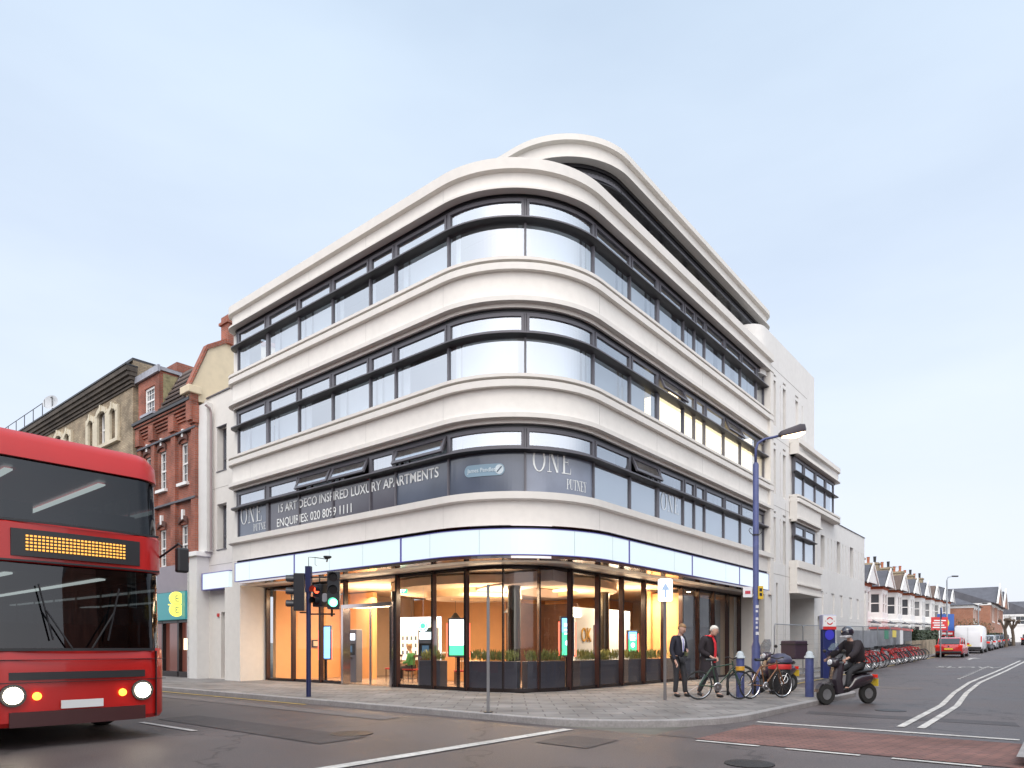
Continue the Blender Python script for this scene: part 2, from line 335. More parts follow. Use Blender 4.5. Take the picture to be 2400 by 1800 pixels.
strip('far_side_kerb', [(a, -9.4) for a in sa], [(a, -9.54) for a in sa], PV, KERB)
strip('far_side_pavement', [(a, -9.54) for a in sa], [(a, -13) for a in sa], PV, PAVE)
strip('block_paved_table', [(-3.4, -11), (-3.4, -5.6)], [(-1.0, -11), (-1.0, -5.6)], .008, BLOCK)
def mark(name, pts, wd, z=.012, m=LINE):        # painted line along a polyline in plot axes
    l0 = inset(pts, -wd/2); l1 = inset(pts, wd/2)
    return strip(name, l0, l1, z, m)
mark('stop_line', [(-8.4, -3.5), (-3.6, -3.5)], .2)
mark('give_way_line', [(-.55, -5.5), (-.55, -9.3)], .15)
for k in range(4): mark('edge_dash', [(-3.55, -5.7-k*1.25), (-3.55, -6.6-k*1.25)], .1)
for k in range(9): mark('centre_dash', [(-7.6, -5.5-k*3), (-7.6, -6.9-k*3)], .11)
for k in range(2): mark('crossing_stud_line', [(-9.7, -3.6-k*2.2), (-9.7, -5.0-k*2.2)], .1)
for k in range(9): mark('centre_dash', [(-7.6, 1+k*5), (-7.6, 3+k*5)], .11)
mark('side_centre_line', [(.2, -7.95), (5.7, -7.85), (11, -7.5), (17, -7.3), (26, -7.5), (40, -7.7)], .12, .014)
mark('side_centre_line', [(.2, -7.65), (5.7, -7.55), (11, -7.2), (17, -7.0), (26, -7.2), (40, -7.4)], .12, .014)
for k in range(14): mark('side_dash', [(19+k*.9, -6.45), (19.35+k*.9, -6.45)], .12, .014)
mark('double_yellow', [(12.2, -2.15), (60, -2.15)], .08, .016, LINEY); mark('double_yellow', [(-3.55, 4), (-3.55, 60)], .08, .014, LINEY)
def roadtext(s, a, b, size, name):
    put_text(s, size, lambda u, v, d: (*W2(a+v*2.2, b-u), gz(a+v*2.2)+.018), LINE, None, name, ext=0)
    o = bpy.context.scene.objects[name] if name in bpy.context.scene.objects else None
    for q in COL.objects:
        if q.name.startswith(name): tag(q, kind='structure')
roadtext('SLOW', 28.8, -4.3, 1.0, 'slow_marking')
mb = MB(); aa = 41.0; bb = -4.6
for poly in ([(0, -.08), (2.6, -.08), (2.6, .08), (0, .08)], [(2.4, -.5), (3.8, 0), (2.4, .5)]):
    mb.face([(*W2(aa+u, bb+v), gz(aa+u)+.018) for u, v in poly])
tag(mb.build('arrow_marking', LINE), kind='structure')
PATCH = mat('darker tarmac patch', (.06, .05, .05), .6, noise=.3, scale=30, bump=.4); PATCH2 = mat('paler tarmac patch', (.13, .112, .108), .75, noise=.25, scale=30, bump=.4)
for k, (a0, a1, b0, b1, m_) in enumerate(((-7.2, -6.3, -1.8, 3.5, PATCH), (-10.6, -9.9, -9, -3.2, PATCH2), (-5.2, -4.2, -4.9, -3.9, PATCH), (1.6, 2.3, -9.2, -5.6, PATCH), (-4.6, -4.05, 0, 14, PATCH2), (12, 13.2, -6.2, -4.6, PATCH2), (-11.3, -10.9, -6, 2, PATCH))):
    mb = MB(); mb.face([(*W2(a, b), gz(a)+.008) for a, b in ((a0, b0), (a1, b0+.1), (a1-.05, b1), (a0+.04, b1-.1))]); tag(mb.build('road_patch', m_), kind='structure')
mb = MB()
for a, b, r in ((-6.2, -1.2, .33), (-9.3, -5.2, .3), (-5.0, -7.0, .28), (3.5, -6.9, .3)): mb.cyl((*W2(a, b), .003), (*W2(a, b), .011), r, n=20)
tag(mb.build('manhole_covers', mat('cast iron', (.035, .033, .034), .45, metal=.6, bump=.6, scale=40, noise=.2)), kind='structure')

# ================================================================= wall with openings (u along, z up)
def wallgrid(mb, u0, u1, z0, z1, holes, fn, depth, back=True):   # fn(u,z,d)->co, d inward
    us = sorted(set([u0, u1]+[h[0] for h in holes]+[h[1] for h in holes])); zs = sorted(set([z0, z1]+[h[2] for h in holes]+[h[3] for h in holes]))
    inside = lambda u, z: any(h[0]-1e-6 < u < h[1]+1e-6 and h[2]-1e-6 < z < h[3]+1e-6 for h in holes)
    for i in range(len(us)-1):
        for j in range(len(zs)-1):
            if us[i+1]-us[i] < 1e-5 or zs[j+1]-zs[j] < 1e-5: continue
            if not inside((us[i]+us[i+1])/2, (zs[j]+zs[j+1])/2):
                mb.face([fn(us[i], zs[j], 0), fn(us[i+1], zs[j], 0), fn(us[i+1], zs[j+1], 0), fn(us[i], zs[j+1], 0)])
    for h in holes:
        d = h[4] if len(h) > 4 else depth
        a, b, c, e = h[:4]
        for p, q in (((a, c), (b, c)), ((b, c), (b, e)), ((b, e), (a, e)), ((a, e), (a, c))):
            mb.face([fn(p[0], p[1], 0), fn(q[0], q[1], 0), fn(q[0], q[1], d), fn(p[0], p[1], d)])
        if back and (len(h) < 6 or h[5]): mb.face([fn(a, c, d), fn(b, c, d), fn(b, e, d), fn(a, e, d)])
fR = lambda b0: (lambda u, z, d: (u, b0+d, z))          # facade facing the side street
fL = lambda a0: (lambda u, z, d: (a0+d, u, z))          # facade facing the high street

# ================================================================= the white corner building
B = plotthing('corner_building', 'large cream rendered five storey corner block with rounded bands of windows and lit shop below', 'building')
P = Path(0, 0, 14.6, 16.95, 3.117, .55)
T0, T1 = 0, P.len
def band(name, prof, p=P, t0=None, t1=None, m=STONE): 
    return p.sweep(MB(), 0 if t0 is None else t0, p.len if t1 is None else t1, prof).build(name, m, B, auto=30)
band('parapet', [(0, 13.9), (0, 13.62), (-.13, 13.60), (-.13, 13.24), (-.11, 13.2), (0, 13.18), (0, 13.12), (-.36, 13.12), (-.5, 13.12), (-.5, 13.9)])
def midband(zt, zb, name='spandrel_band'):
    band(name, [(0, zt), (0, zt-.083), (-.13, zt-.085), (-.13, zt-.154), (0, zt-.156), (0, zt-.33), (-.13, zt-.332), (-.13, zb+.19), (-.11, zb+.15), (0, zb+.12), (0, zb+.0), (-.17, zb-.002), (-.17, zb-.105), (-.36, zb-.105), (-.55, zb-.105), (-.55, zt)])
midband(11.378, 10.249); midband(8.382, 7.257)
band('lower_band', [(0, 5.352), (0, 5.17), (-.05, 5.15), (-.13, 5.14), (-.13, 3.60), (-.55, 3.60), (-.55, 5.352)])
# vertical panel joints of the render, as thin sunk lines in dark sealant
JOINT = mat('mastic joint', (.36, .34, .315), .9)
mb = MB()
for t in [P.L(b) for b in (12.9, 9.3, 6.4)]+[P.C(90)-.03, P.C(0)+.03]+[P.Rr(a) for a in (6.5, 9.9, 13.3)]:
    for z0, z1 in ((10.40, 11.04), (7.42, 8.04), (4.45, 5.13), (13.26, 13.59)): P.bar(mb, t, t+.007, -.14, -.1285, z0, z1)
mb.build('panel_joints', JOINT, B)
# soffit over the shop and the flat roof
def fan(p, o, z, extra):
    mb = MB(); mb.face([(*p.at(t, o), z) for t in p.ts(0, p.len)]+extra); return mb
fan(P, -.14, 3.605, [(16.9, 13.5, 3.605)]).build('soffit', mat('brown soffit', (.30, .25, .23), .5, noise=.05), B)
fan(P, -.45, 13.3, [(16.9, 14.6, 13.3)]).build('flat_roof', mat('roof felt', (.2, .2, .2), .9), B)

LBAYS = [14.05, 12.04, 10.13, 8.27, 6.41, 5.26, 3.2]
RBAYS = [3.2, 5.13, 6.89, 8.74, 9.62, 10.48, 12.23, 13.9, 15.65, 16.55]
ST = [P.s[0]+.12, P.L(LBAYS[0])]+[P.L(b) for b in LBAYS[1:-1]]+[P.C(90), P.C(45), P.C(0)]+[P.Rr(a) for a in RBAYS[1:]]
THICK = {P.L(12.04), P.Rr(6.89)}
WARM = mat('lit warm room', (.8, .7, .5), .9, emit=(1, .80, .50), es=1.5)
def opened_vent(p, t0, t1, zt, zb, par, ang):
    # top hung sash swung outward at the foot
    a0 = Vector((*p.at(t0+.05, -.30), zt)); a1 = Vector((*p.at(t1-.05, -.30), zt)); n = (p.at((t0+t1)/2, 1)-p.at((t0+t1)/2, 0)).normalized()
    dn = Vector((n.x*math.sin(ang), n.y*math.sin(ang), -math.cos(ang))); h = zt-zb-.02; x = (a1-a0); Lx = x.length; x.normalize(); nn = x.cross(dn)
    def bx(mb, u0, u1, v0, v1, d=.03):
        mb.hull8([a0+x*u+dn*v-nn*d for u, v in ((u0, v0), (u1, v0), (u1, v1), (u0, v1))], [a0+x*u+dn*v+nn*d for u, v in ((u0, v0), (u1, v0), (u1, v1), (u0, v1))])
    mb = MB(); f = .085
    bx(mb, 0, Lx, 0, f); bx(mb, 0, Lx, h-f, h); bx(mb, 0, f, f, h-f); bx(mb, Lx-f, Lx, f, h-f)
    s = mb.build('open_sash', FRAME, par, label='vent sash swung open outwards')
    mb = MB(); bx(mb, f, Lx-f, f, h-f, .008); mb.build('vent_pane', GLSV, par)
def window_bay(p, t0, t1, zs, par, opened=False, wl=.035, wr=.035, oG=-.33, pane=None, lit=False):
    """zs: glass foot, transom, head"""
    zb, zm, zt = zs; mb = MB(); c0, c1 = oG-.06, oG+.05
    p.bar(mb, t0, t0+wl, c0, c1, zb, zt); p.bar(mb, t1-wr, t1, c0, c1, zb, zt)
    p.bar(mb, t0+wl, t1-wr, c0, c1, zt-.05, zt); p.bar(mb, t0+wl, t1-wr, c0, c1, zm, zm+.06); p.bar(mb, t0+wl, t1-wr, c0, c1, zb, zb+.05)
    f = mb.build('window', FRAME, par)
    mb = MB(); p.sheet(mb, t0+wl, t1-wr, oG, zb+.05, zm); mb.build('pane', pane or GLS, f)
    if opened: opened_vent(p, t0, t1, zt-.05, zm+.06, f, R_(24))
    else:
        mb = MB(); s = .075
        x0, x1, y0, y1 = t0+wl+.012, t1-wr-.012, zm+.065, zt-.055
        for q in ((x0, x1, y1-s, y1), (x0, x1, y0, y0+s), (x0, x0+s, y0+s, y1-s), (x1-s, x1, y0+s, y1-s)): p.bar(mb, q[0], q[1], oG-.02, oG+.066, q[2], q[3])
        mb.build('vent_sash', FRAME, f)
        mb = MB(); p.sheet(mb, x0+s, x1-s, oG+.02, y0+s, y1-s); mb.build('vent_pane', GLSV, f)
    return f
VIN = []
VINYL = mat('dark window vinyl', (.055, .052, .068), .16, noise=.25, scale=.8, spec=.9)
VINYLB = mat('blue grey window vinyl', (.07, .085, .12), .14, noise=.3, scale=.7, spec=.9)
VINYLG = mat('slate grey window vinyl', (.15, .17, .22), .16, noise=.35, scale=.9, spec=.9)
OPEN = {2: [P.L(10.13), P.L(8.27), P.L(5.26), P.Rr(5.13)], 3: [P.Rr(6.89), P.Rr(12.23)], 4: []}
for fl, (zg, ztop) in {4: (11.37, 13.12), 3: (8.375, 10.144), 2: (5.345, 7.152)}.items():
    zm = zg+1.09 if fl < 4 else 12.46
    zm = {4: 12.44, 3: 9.46, 2: 6.47}[fl]
    # sunshade fin around the whole floor
    mb = MB(); P.sweep(mb, 0, P.len-.18, [(-.39, zm+.0), (-.39, zm-.045), (-.12, zm-.02), (-.085, zm-.0), (-.085, zm+.02), (-.12, zm+.04), (-.28, zm+.05), (-.39, zm+.05)])
    sf_ = mb.build('sunshade_fin', FIN, B, auto=30)
    mb = MB(); P.bar(mb, .02, P.len-.18, -.09, -.078, zm-.006, zm+.03); mb.build('fin_nosing', FRAME, sf_)
    # dark head trim
    mb = MB(); P.bar(mb, .05, P.len-.35, -.5, -.27, ztop-.07, ztop-.002); P.bar(mb, .05, P.len-.35, -.5, -.235, ztop-.028, ztop-.004); mb.build('head_trim', FIN, B)
    for k in range(len(ST)-1):
        t0, t1 = ST[k], ST[k+1]; wl = .075 if t0 in THICK else .03; wr = .075 if t1 in THICK else .03
        pane = None
        if fl == 2 and 1 <= k <= 6: pane = VINYL if k not in (1, 6) else VINYLB
        if fl == 2 and k == 7: pane = VINYLB
        if fl == 2 and k == 8: pane = VINYLG
        f = window_bay(P, t0, t1, (zg, zm, ztop-.05), B, any(abs(t0-q) < 1e-3 for q in OPEN[fl]), wl, wr, pane=pane)
        if fl == 2: VIN.append((t0, t1))
    # rooms behind: dark slab edge / ceiling, pale blinds at different spots
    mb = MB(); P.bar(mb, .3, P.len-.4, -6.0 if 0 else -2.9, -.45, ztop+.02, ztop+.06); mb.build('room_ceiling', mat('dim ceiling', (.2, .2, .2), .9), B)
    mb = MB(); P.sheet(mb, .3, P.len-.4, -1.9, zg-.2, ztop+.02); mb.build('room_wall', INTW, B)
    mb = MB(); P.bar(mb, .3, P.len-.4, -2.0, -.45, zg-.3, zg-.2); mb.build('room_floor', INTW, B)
    mb = MB(); rs = random.Random(fl*5)
    for k in range(1, len(ST)-1):
        t0, t1 = ST[k], ST[k+1]
        if t1-t0 < 1.2 and rs.random() < .5: continue
        wd = rs.uniform(.14, .3)
        lit = fl == 3 and P.Rr(8.7) < t0 < P.Rr(15.7)
        if lit: continue
        P.bar(mb, t0+.06, t0+.06+wd, -.58, -.56, zg, ztop-.1)
        if rs.random() < .6: P.bar(mb, t1-.06-wd*.7, t1-.06, -.58, -.56, zg, ztop-.1)
        if rs.random() < .75: P.bar(mb, t0+.06+wd, t1-.06-wd*.7-.01, -.66, -.65, zg, ztop-.1)
    mb.build('window_blinds', CURT, B)
    if fl == 3:
        mb = MB(); P.sheet(mb, P.Rr(8.76), P.Rr(15.7), -.75, zg, zm+.35)
        for a in (8.75, 15.7): mb.face([(a, .5, zg-.2), (a, 1.9, zg-.2), (a, 1.9, ztop), (a, .5, ztop)])
        mb.build('lit_blinds', WARM, B)
# outer return at the left end of the glazing and the right end reveal
mb = MB(); mb.box(16.56, 16.95, .02, .8, 3.6, 13.1); mb.build('end_pier', STONE, B)
mb = MB(); mb.box(.42, 1.2, 14.0, 14.58, 3.61, 13.1); mb.build('inner_end_pier', STONE, B)

# ---- writing on the second floor glazing
WHITEV = mat('white vinyl lettering', (.80, .82, .80), .5); PALEV = mat('pale frosted lettering', (.50, .60, .66), .5)
FROST = mat('frosted grey vinyl', (.40, .43, .46), .35)
def onpath(t_start, z0, o=-.318, p=P):
    def fn(u, v, d):
        q = p.at(t_start+u, o+d); return (q.x, q.y, z0+v)
    return fn
put_text('15 ART DECO INSPIRED LUXURY APARTMENTS', .40, onpath(P.L(11.45), 6.02), WHITEV, B, 'advert_lettering', sx=.94, bold=.004)
put_text('ENQUIRIES: 020 8099 1111', .40, onpath(P.L(11.50), 5.53), WHITEV, B, 'advert_lettering', sx=.93)
put_text('James Pendleton', .155, onpath(P.C(77), 5.955, -.308), mat('pale sign lettering', (.62, .70, .74), .5), B, 'agent_lettering')
# pill shaped agent's board
mb = MB(); t_a, t_b = P.C(79), P.C(56)
n = 24; cz = 6.0; hh = .155; ring = []
Lp = t_b-t_a
for k in range(n+1):
    q = PI/2+PI*k/n; ring.append((t_a+hh+hh*math.cos(q), cz+hh*math.sin(q)))
for k in range(7): ring.append((t_a+hh+(Lp-2*hh)*(k+1)/8, cz-hh))
for k in range(n+1):
    q = -PI/2+PI*k/n; ring.append((t_b-hh+hh*math.cos(q), cz+hh*math.sin(q)))
for k in range(7): ring.append((t_b-hh-(Lp-2*hh)*(k+1)/8, cz+hh))
# split into vertical strips so the board follows the curve
def halfh(u):
    if u < hh: return math.sqrt(max(0, hh*hh-(hh-u)**2))
    if u > Lp-hh: return math.sqrt(max(0, hh*hh-(u-(Lp-hh))**2))
    return hh
us = [hh*(1-math.cos(PI/2*k/6)) for k in range(7)]+[hh+(Lp-2*hh)*k/8 for k in range(1, 8)]+[Lp-hh+hh*math.sin(PI/2*k/6) for k in range(7)]
mb.loft([[(*P.at(t_a+u, -.316), cz-halfh(u)), (*P.at(t_a+u, -.316), cz+halfh(u))] for u in us], cap=False, closed=False)
mb.build('agent_board', mat('steel blue board', (.20, .30, .38), .4), B)
def disc_on(t, z, r, o, m, name, hole=0):
    mb = MB(); k = 20
    ro = [(t+r*math.cos(2*PI*i/k), z+r*math.sin(2*PI*i/k)) for i in range(k)]
    if hole:
        ri = [(t+hole*math.cos(2*PI*i/k), z+hole*math.sin(2*PI*i/k)) for i in range(k)]
        mb.loft([[(*P.at(u, o), v) for u, v in ro+ro[:1]], [(*P.at(u, o), v) for u, v in ri+ri[:1]]], cap=False, closed=False)
    else: mb.face([(*P.at(u, o), v) for u, v in ro])
    mb.build(name, m, B)
disc_on(t_b-hh, cz, .125, -.306, mat('pale disc', (.55, .62, .66), .4), 'agent_emblem')
mb = MB(); mb.loft([[(*P.at(t_b-hh+u*math.cos(.8)-v*math.sin(.8), -.300), cz+u*math.sin(.8)+v*math.cos(.8)) for u, v in ((-.1, w_), (.1, w_))] for w_ in (-.018, .018)], cap=False, closed=False)
mb.build('agent_emblem_bar', mat('navy bar', (.05, .08, .12), .4), B)
# didone capitals drawn as outlines: thick and hairline strokes with slab serifs
def didone(ch, h):
    s = []; t = h*.13; f = h*.035; 
    if ch == 'O': return 'O', h*.78
    if ch == 'N':
        w_ = h*.82; s = [[(.12*h, 0), (.12*h+f, 0), (.12*h+f, h), (.12*h, h)], [(w_-.12*h-f, 0), (w_-.12*h, 0), (w_-.12*h, h), (w_-.12*h-f, h)], [(.07*h, h), (.07*h+t*1.25, h), (w_-.12*h, 0), (w_-.12*h-t*.9, 0)], [(0, 0), (.27*h, 0), (.27*h, f), (0, f)], [(w_-.27*h, h-f), (w_, h-f), (w_, h), (w_-.27*h, h)], [(0, h-f), (.2*h, h-f), (.2*h, h), (0, h)]]
        return s, w_
    if ch == 'E':
        w_ = h*.66; s = [[(.1*h, 0), (.1*h+t, 0), (.1*h+t, h), (.1*h, h)], [(0, 0), (w_, 0), (w_, f), (0, f)], [(0, h-f), (w_*.95, h-f), (w_*.95, h), (0, h)], [(.1*h, h*.5-f/2), (w_*.7, h*.5-f/2), (w_*.7, h*.5+f/2), (.1*h, h*.5+f/2)], [(w_-f, 0), (w_, 0), (w_, h*.26), (w_-.02*h, h*.26)], [(w_*.95-f, h*.78), (w_*.95, h*.78), (w_*.95, h), (w_*.95-f, h)], [(w_*.66, h*.38), (w_*.7, h*.38), (w_*.7, h*.62), (w_*.66, h*.62)]]
        return s, w_
    if ch == 'P':
        w_ = h*.62; s = [[(.1*h, 0), (.1*h+t, 0), (.1*h+t, h), (.1*h, h)], [(0, 0), (.36*h, 0), (.36*h, f), (0, f)], [(0, h-f), (.4*h, h-f), (.4*h, h), (0, h)], [(.1*h, h*.46), (.4*h, h*.46), (.4*h, h*.46+f), (.1*h, h*.46+f)]]
        k = 8; s += [[(.38*h+(.11*h+tt)*math.cos(q), h*.73+.27*h*math.sin(q)) for tt, q in ((0, q0), (.1*h, q0), (.1*h, q1), (0, q1))] for q0, q1 in [(-PI/2+PI*i/k, -PI/2+PI*(i+1)/k) for i in range(k)]]
        return s, w_
    if ch == 'U':
        w_ = h*.74; s = [[(.1*h, .25*h), (.1*h+t, .25*h), (.1*h+t, h), (.1*h, h)], [(w_-.1*h-f, .25*h), (w_-.1*h, .25*h), (w_-.1*h, h), (w_-.1*h-f, h)], [(0, h-f), (.34*h, h-f), (.34*h, h), (0, h)], [(w_-.24*h, h-f), (w_, h-f), (w_, h), (w_-.24*h, h)]]
        k = 8; x0, x1 = .1*h, w_-.1*h; c = (x0+x1)/2; R = (x1-x0)/2
        s += [[(c+(R-i0*(t if math.cos(q) < 0 else f))*math.cos(q), .25*h+(.25*h-i0*f)*math.sin(q)) for i0, q in ((0, q0), (1, q0), (1, q1), (0, q1))] for q0, q1 in [(PI+PI*i/k, PI+PI*(i+1)/k) for i in range(k)]]
        return s, w_
    if ch == 'T':
        w_ = h*.7; c = w_/2; s = [[(c-t/2, 0), (c+t/2, 0), (c+t/2, h), (c-t/2, h)], [(c-.16*h, 0), (c+.16*h, 0), (c+.16*h, f), (c-.16*h, f)], [(0, h-f), (w_, h-f), (w_, h), (0, h)], [(0, h*.76), (f, h*.76), (f, h), (0, h)], [(w_-f, h*.76), (w_, h*.76), (w_, h), (w_-f, h)]]
        return s, w_
    if ch == 'Y':
        w_ = h*.76; c = w_/2; s = [[(c-t/2, 0), (c+t/2, 0), (c+t/2, h*.45), (c-t/2, h*.45)], [(c-.16*h, 0), (c+.16*h, 0), (c+.16*h, f), (c-.16*h, f)], [(c-t/2, h*.42), (c+t/2, h*.42), (.08*h+t, h), (.06*h, h)], [(c, h*.42), (c+t/2, h*.42), (w_-.1*h, h), (w_-.1*h-f, h)], [(0, h-f), (.32*h, h-f), (.32*h, h), (0, h)], [(w_-.26*h, h-f), (w_, h-f), (w_, h), (w_-.26*h, h)]]
        return s, w_
def serif_word(word, h, t, z, m, name, o=-.316, p=P, gap=.12, lower=None, sx=1):
    mb = MB(); x = 0
    for ch in word:
        s, w_ = didone(ch, h)
        if s == 'O':
            k = 28; R = w_/2
            mb.loft([[(*p.at(t+(x+R+rr*math.cos(2*PI*i/k))*sx, o), z+h/2+(h/2*(1.03 if rr == R else .955))*math.sin(2*PI*i/k)) for rr in (R, R-h*.115)] for i in range(k+1)], cap=False, closed=False)
        else:
            for poly in s: mb.face([(*p.at(t+(x+u)*sx, o), z+v) for u, v in poly])
        x += w_+h*gap
    return mb.build(name, m, B)
serif_word('ONE', .66, P.L(13.88), 5.90-.02, WHITEV, 'name_lettering', sx=.86); serif_word('PUTNEY', .25, P.L(13.0), 5.55, WHITEV, 'name_lettering', gap=.06, sx=.86)
serif_word('ONE', .62, P.C(41), 6.02-.06, WHITEV, 'name_lettering', sx=.80); serif_word('PUTNEY', .27, P.C(21), 5.56, WHITEV, 'name_lettering', gap=.04, sx=.66)
serif_word('ONE', .56, P.Rr(7.15), 5.80, mat('faint lettering', (.78, .82, .84), .5), 'name_lettering', sx=.9)
# frosted sheet behind the panes right of the corner
mb = MB(); P.sheet(mb, P.Rr(3.25), P.Rr(16.5), -.36, 5.4, 6.42); mb.build('frosted_film', FROST, B)
mb = MB(); P.sheet(mb, P.C(41.4), P.C(1), -.345, 5.4, 6.44); mb.build('dark_film', VINYLB, B)
# reflective strips of curtain on the corner pane
mb = MB(); P.sheet(mb, P.C(44.5), P.C(41.5), -.345, 5.40, 6.44); mb.build('pale_curtain', CURT, B)

# ---- light box sign
LB = mat('glowing fascia glass', (.25, .29, .30), .25, emit=(.82, .95, .96), es=.47)
LTRIM = mat('violet blue sign trim', (.13, .12, .42), .3)
MIR = mat('mirror steel trim', (.55, .5, .5), .12, metal=1)
PS = Path(0, 0, 13.2, 16.6, 3.117, .02)
lb = MB(); segs = [(PS.L(13.17), PS.L(9.46)), (PS.L(9.46), PS.L(4.34)), (PS.L(4.34), PS.Rr(4.01)), (PS.Rr(4.01), PS.Rr(8.11)), (PS.Rr(8.11), PS.Rr(12.21)), (PS.Rr(12.21), PS.Rr(15.4))]
signbox = None
for i, (t0, t1) in enumerate(segs):
    mb = MB(); PS.bar(mb, t0+.03, t1-.03, -.05, .30, 3.70, 4.33)
    lbx = mb.build('light_box', LB, B)
    mb = MB(); g = .006
    PS.bar(mb, t0+.005, t1-.005, -.05, .32, 4.332, 4.35); PS.bar(mb, t0+.005, t1-.005, -.05, .32, 3.675, 3.698)
    PS.bar(mb, t0+.004, t0+.03, -.04, .315, 3.70, 4.33); PS.bar(mb, t1-.03, t1-.004, -.04, .315, 3.70, 4.33)
    mb.build('sign_trim', LTRIM, lbx)
mb = MB()
for t in [PS.L(b) for b in (12.2, 7.6, 6.0, 2.86+.35)]+[PS.C(66), PS.C(24), PS.C(0), PS.Rr(6.81), PS.Rr(10.91), PS.Rr(13.8)]: PS.bar(mb, t, t+.012, .26, .3035, 3.70, 4.33)
mb.build('sign_joint', mat('pale joint', (.45, .55, .58), .4), B)
mb = MB(); PS.bar(mb, PS.L(13.17), PS.Rr(15.4), -.1, .36, 4.405, 4.42); PS.bar(mb, PS.L(12.9), PS.Rr(15.2), -.1, .29, 3.60, 3.66); mb.build('sign_canopy', MIR, B)
mb = MB(); PS.bar(mb, PS.L(13.17), PS.Rr(15.4), -.1, .22, 4.35, 4.405); mb.build('sign_upper_rail', DARKM, B)
mb = MB(); mb.box(.2, .55, 14.55, 16.55, 3.62, 4.22); s_ = mb.build('light_box', LB, B)
mb = MB(); mb.box(.18, .55, 14.5, 16.6, 4.223, 4.25); mb.box(.18, .55, 14.5, 16.6, 3.59, 3.617); mb.box(.18, .5, 16.552, 16.6, 3.62, 4.22); mb.build('sign_trim', LTRIM, s_)
# ---- shop front
G = Path(0, 0, 14.0, 16.95, 3.117, .02)
FINS = [G.L(b) for b in (13.54, 11.85, 10.17, 8.81, 6.21, 4.62, 3.3)]+[G.C(60), G.C(30)]+[G.Rr(a) for a in (3.3, 4.77, 6.18, 7.64, 9.05, 10.47, 11.91, 13.36, 14.8, 16.11)]
WB = mat('brown shop fin', (.06, .028, .024), .18, noise=.1, spec=.8)
for i, t in enumerate(FINS):
    mb = MB(); k = .028
    G.bar(mb, t-k, t+k, -1.30, -1.14, .14, 3.58); fo = mb.build('shopfront_fin', WB, B)
    mb = MB(); G.bar(mb, t-k-.003, t+k+.003, -1.145, -1.125, .14, 3.58); mb.build('fin_nosing', DARKM, fo)
for i in range(len(FINS)-1):
    t0, t1 = FINS[i], FINS[i+1]
    if i == 3: continue
    mb = MB(); G.sheet(mb, t0+.029, t1-.029, -1.25, .22, 3.5); sg = mb.build('shop_pane', SHOPG, B)
    mb = MB(); G.bar(mb, t0+.029, t1-.029, -1.3, -1.2, .125, .22); mb.build('bottom_rail', DARKM, sg); mb = MB(); G.bar(mb, t0+.029, t1-.029, -1.3, -1.2, 3.5, 3.58); mb.build('top_rail', DARKM, sg)
# entrance in the left window row
dr = thing('shop_doorway_dummy', 'x', 'x') if False else None
mb = MB(); t0, t1 = FINS[3]+.04, FINS[4]-.04
G.bar(mb, t0, t0+.1, -1.3, -1.0, .125, 2.62); G.bar(mb, t1-.1, t1, -1.3, -1.0, .125, 2.62); G.bar(mb, t0, t1, -1.3, -1.0, 2.625, 2.75); G.bar(mb, t0, t1, -1.3, -1.22, 3.5, 3.58)
en = mb.build('entrance_portal', MIR, B)
mb = MB(); G.sheet(mb, t0+.1, t0+1.18, -1.27, .14, 2.6); G.sheet(mb, t0+1.22, t1-.1, -1.33, .14, 2.6); G.sheet(mb, t0, t1, -1.25, 2.77, 3.5); mb.build('sliding_door_pane', SHOPG, en)
mb = MB(); G.bar(mb, t0+1.16, t0+1.2, -1.3, -1.24, .14, 2.6); mb.build('door_stile', CHROME, en)
# end piers of the recess
mb = MB(); mb.box(.13, 1.35, 13.6, 14.7, .1, 3.6); mb.build('shop_end_pier', STONE, B)
mb = MB(); mb.box(16.15, 16.95, .13, 1.4, .0, 3.6); mb.build('shop_end_pier', STONE, B)
# ---- shop interior
OR = mat('orange wall', (.66, .34, .14), .7, noise=.05); BEI = mat('warm beige ceiling', (.70, .50, .33), .8); FLR = mat('tiled shop floor', (.30, .24, .2), .25, noise=.1, scale=2)
BLW = mat('cool white wall', (.50, .58, .66), .6)
mb = MB(); mb.face([(*G.at(t, -1.3), .128) for t in G.ts(0.02, G.len)]+[(16.9, 13.5, .128)]); mb.build('shop_floor', FLR, B)
mb = MB(); mb.face([(*G.at(t, -1.3), 3.56) for t in G.ts(0.02, G.len)]+[(16.9, 13.5, 3.56)]); mb.build('shop_ceiling', BEI, B)
def arcband(name, c, r0, r1, z0, z1, q0, q1, m, n=26):
    mb = MB(); mb.loft([[(c[0]+r*math.cos(R_(q)), c[1]+r*math.sin(R_(q)), z) for r, z in ((r0, z0), (r1, z0), (r1, z1), (r0, z1))] for q in [q0+(q1-q0)*k/n for k in range(n+1)]]); return mb.build(name, m, B)
COVE = mat('glowing ceiling cove', (.8, .6, .4), .8, emit=(1, .72, .40), es=2.6)
arcband('ceiling_ring', (5.5, 5.5), 2.6, 3.9, 3.25, 3.5, 0, 360, BEI, 40); arcband('cove_light', (5.5, 5.5), 2.35, 2.55, 3.42, 3.5, 0, 360, COVE, 40)
arcband('ceiling_ring', (5.0, 6.5), .8, 1.7, 3.05, 3.5, 0, 360, BEI, 40)
arcband('ceiling_ring', (7, 2), 3.2, 4.6, 3.2, 3.5, 60, 190, mat('grey ceiling panel', (.40, .33, .31), .8))
mb = MB(); mb.box(8.4, 8.6, 6.4, 13.5, .13, 3.5); mb.box(9.1, 16.3, 6.4, 6.6, .13, 3.5); mb.build('rear_wall', OR, B)
mb = MB(); mb.box(4.3, 4.5, 11.2, 13.5, .13, 3.5); mb.box(1.4, 4.3, 13.3, 13.5, .13, 3.5); mb.build('side_wall', OR, B)
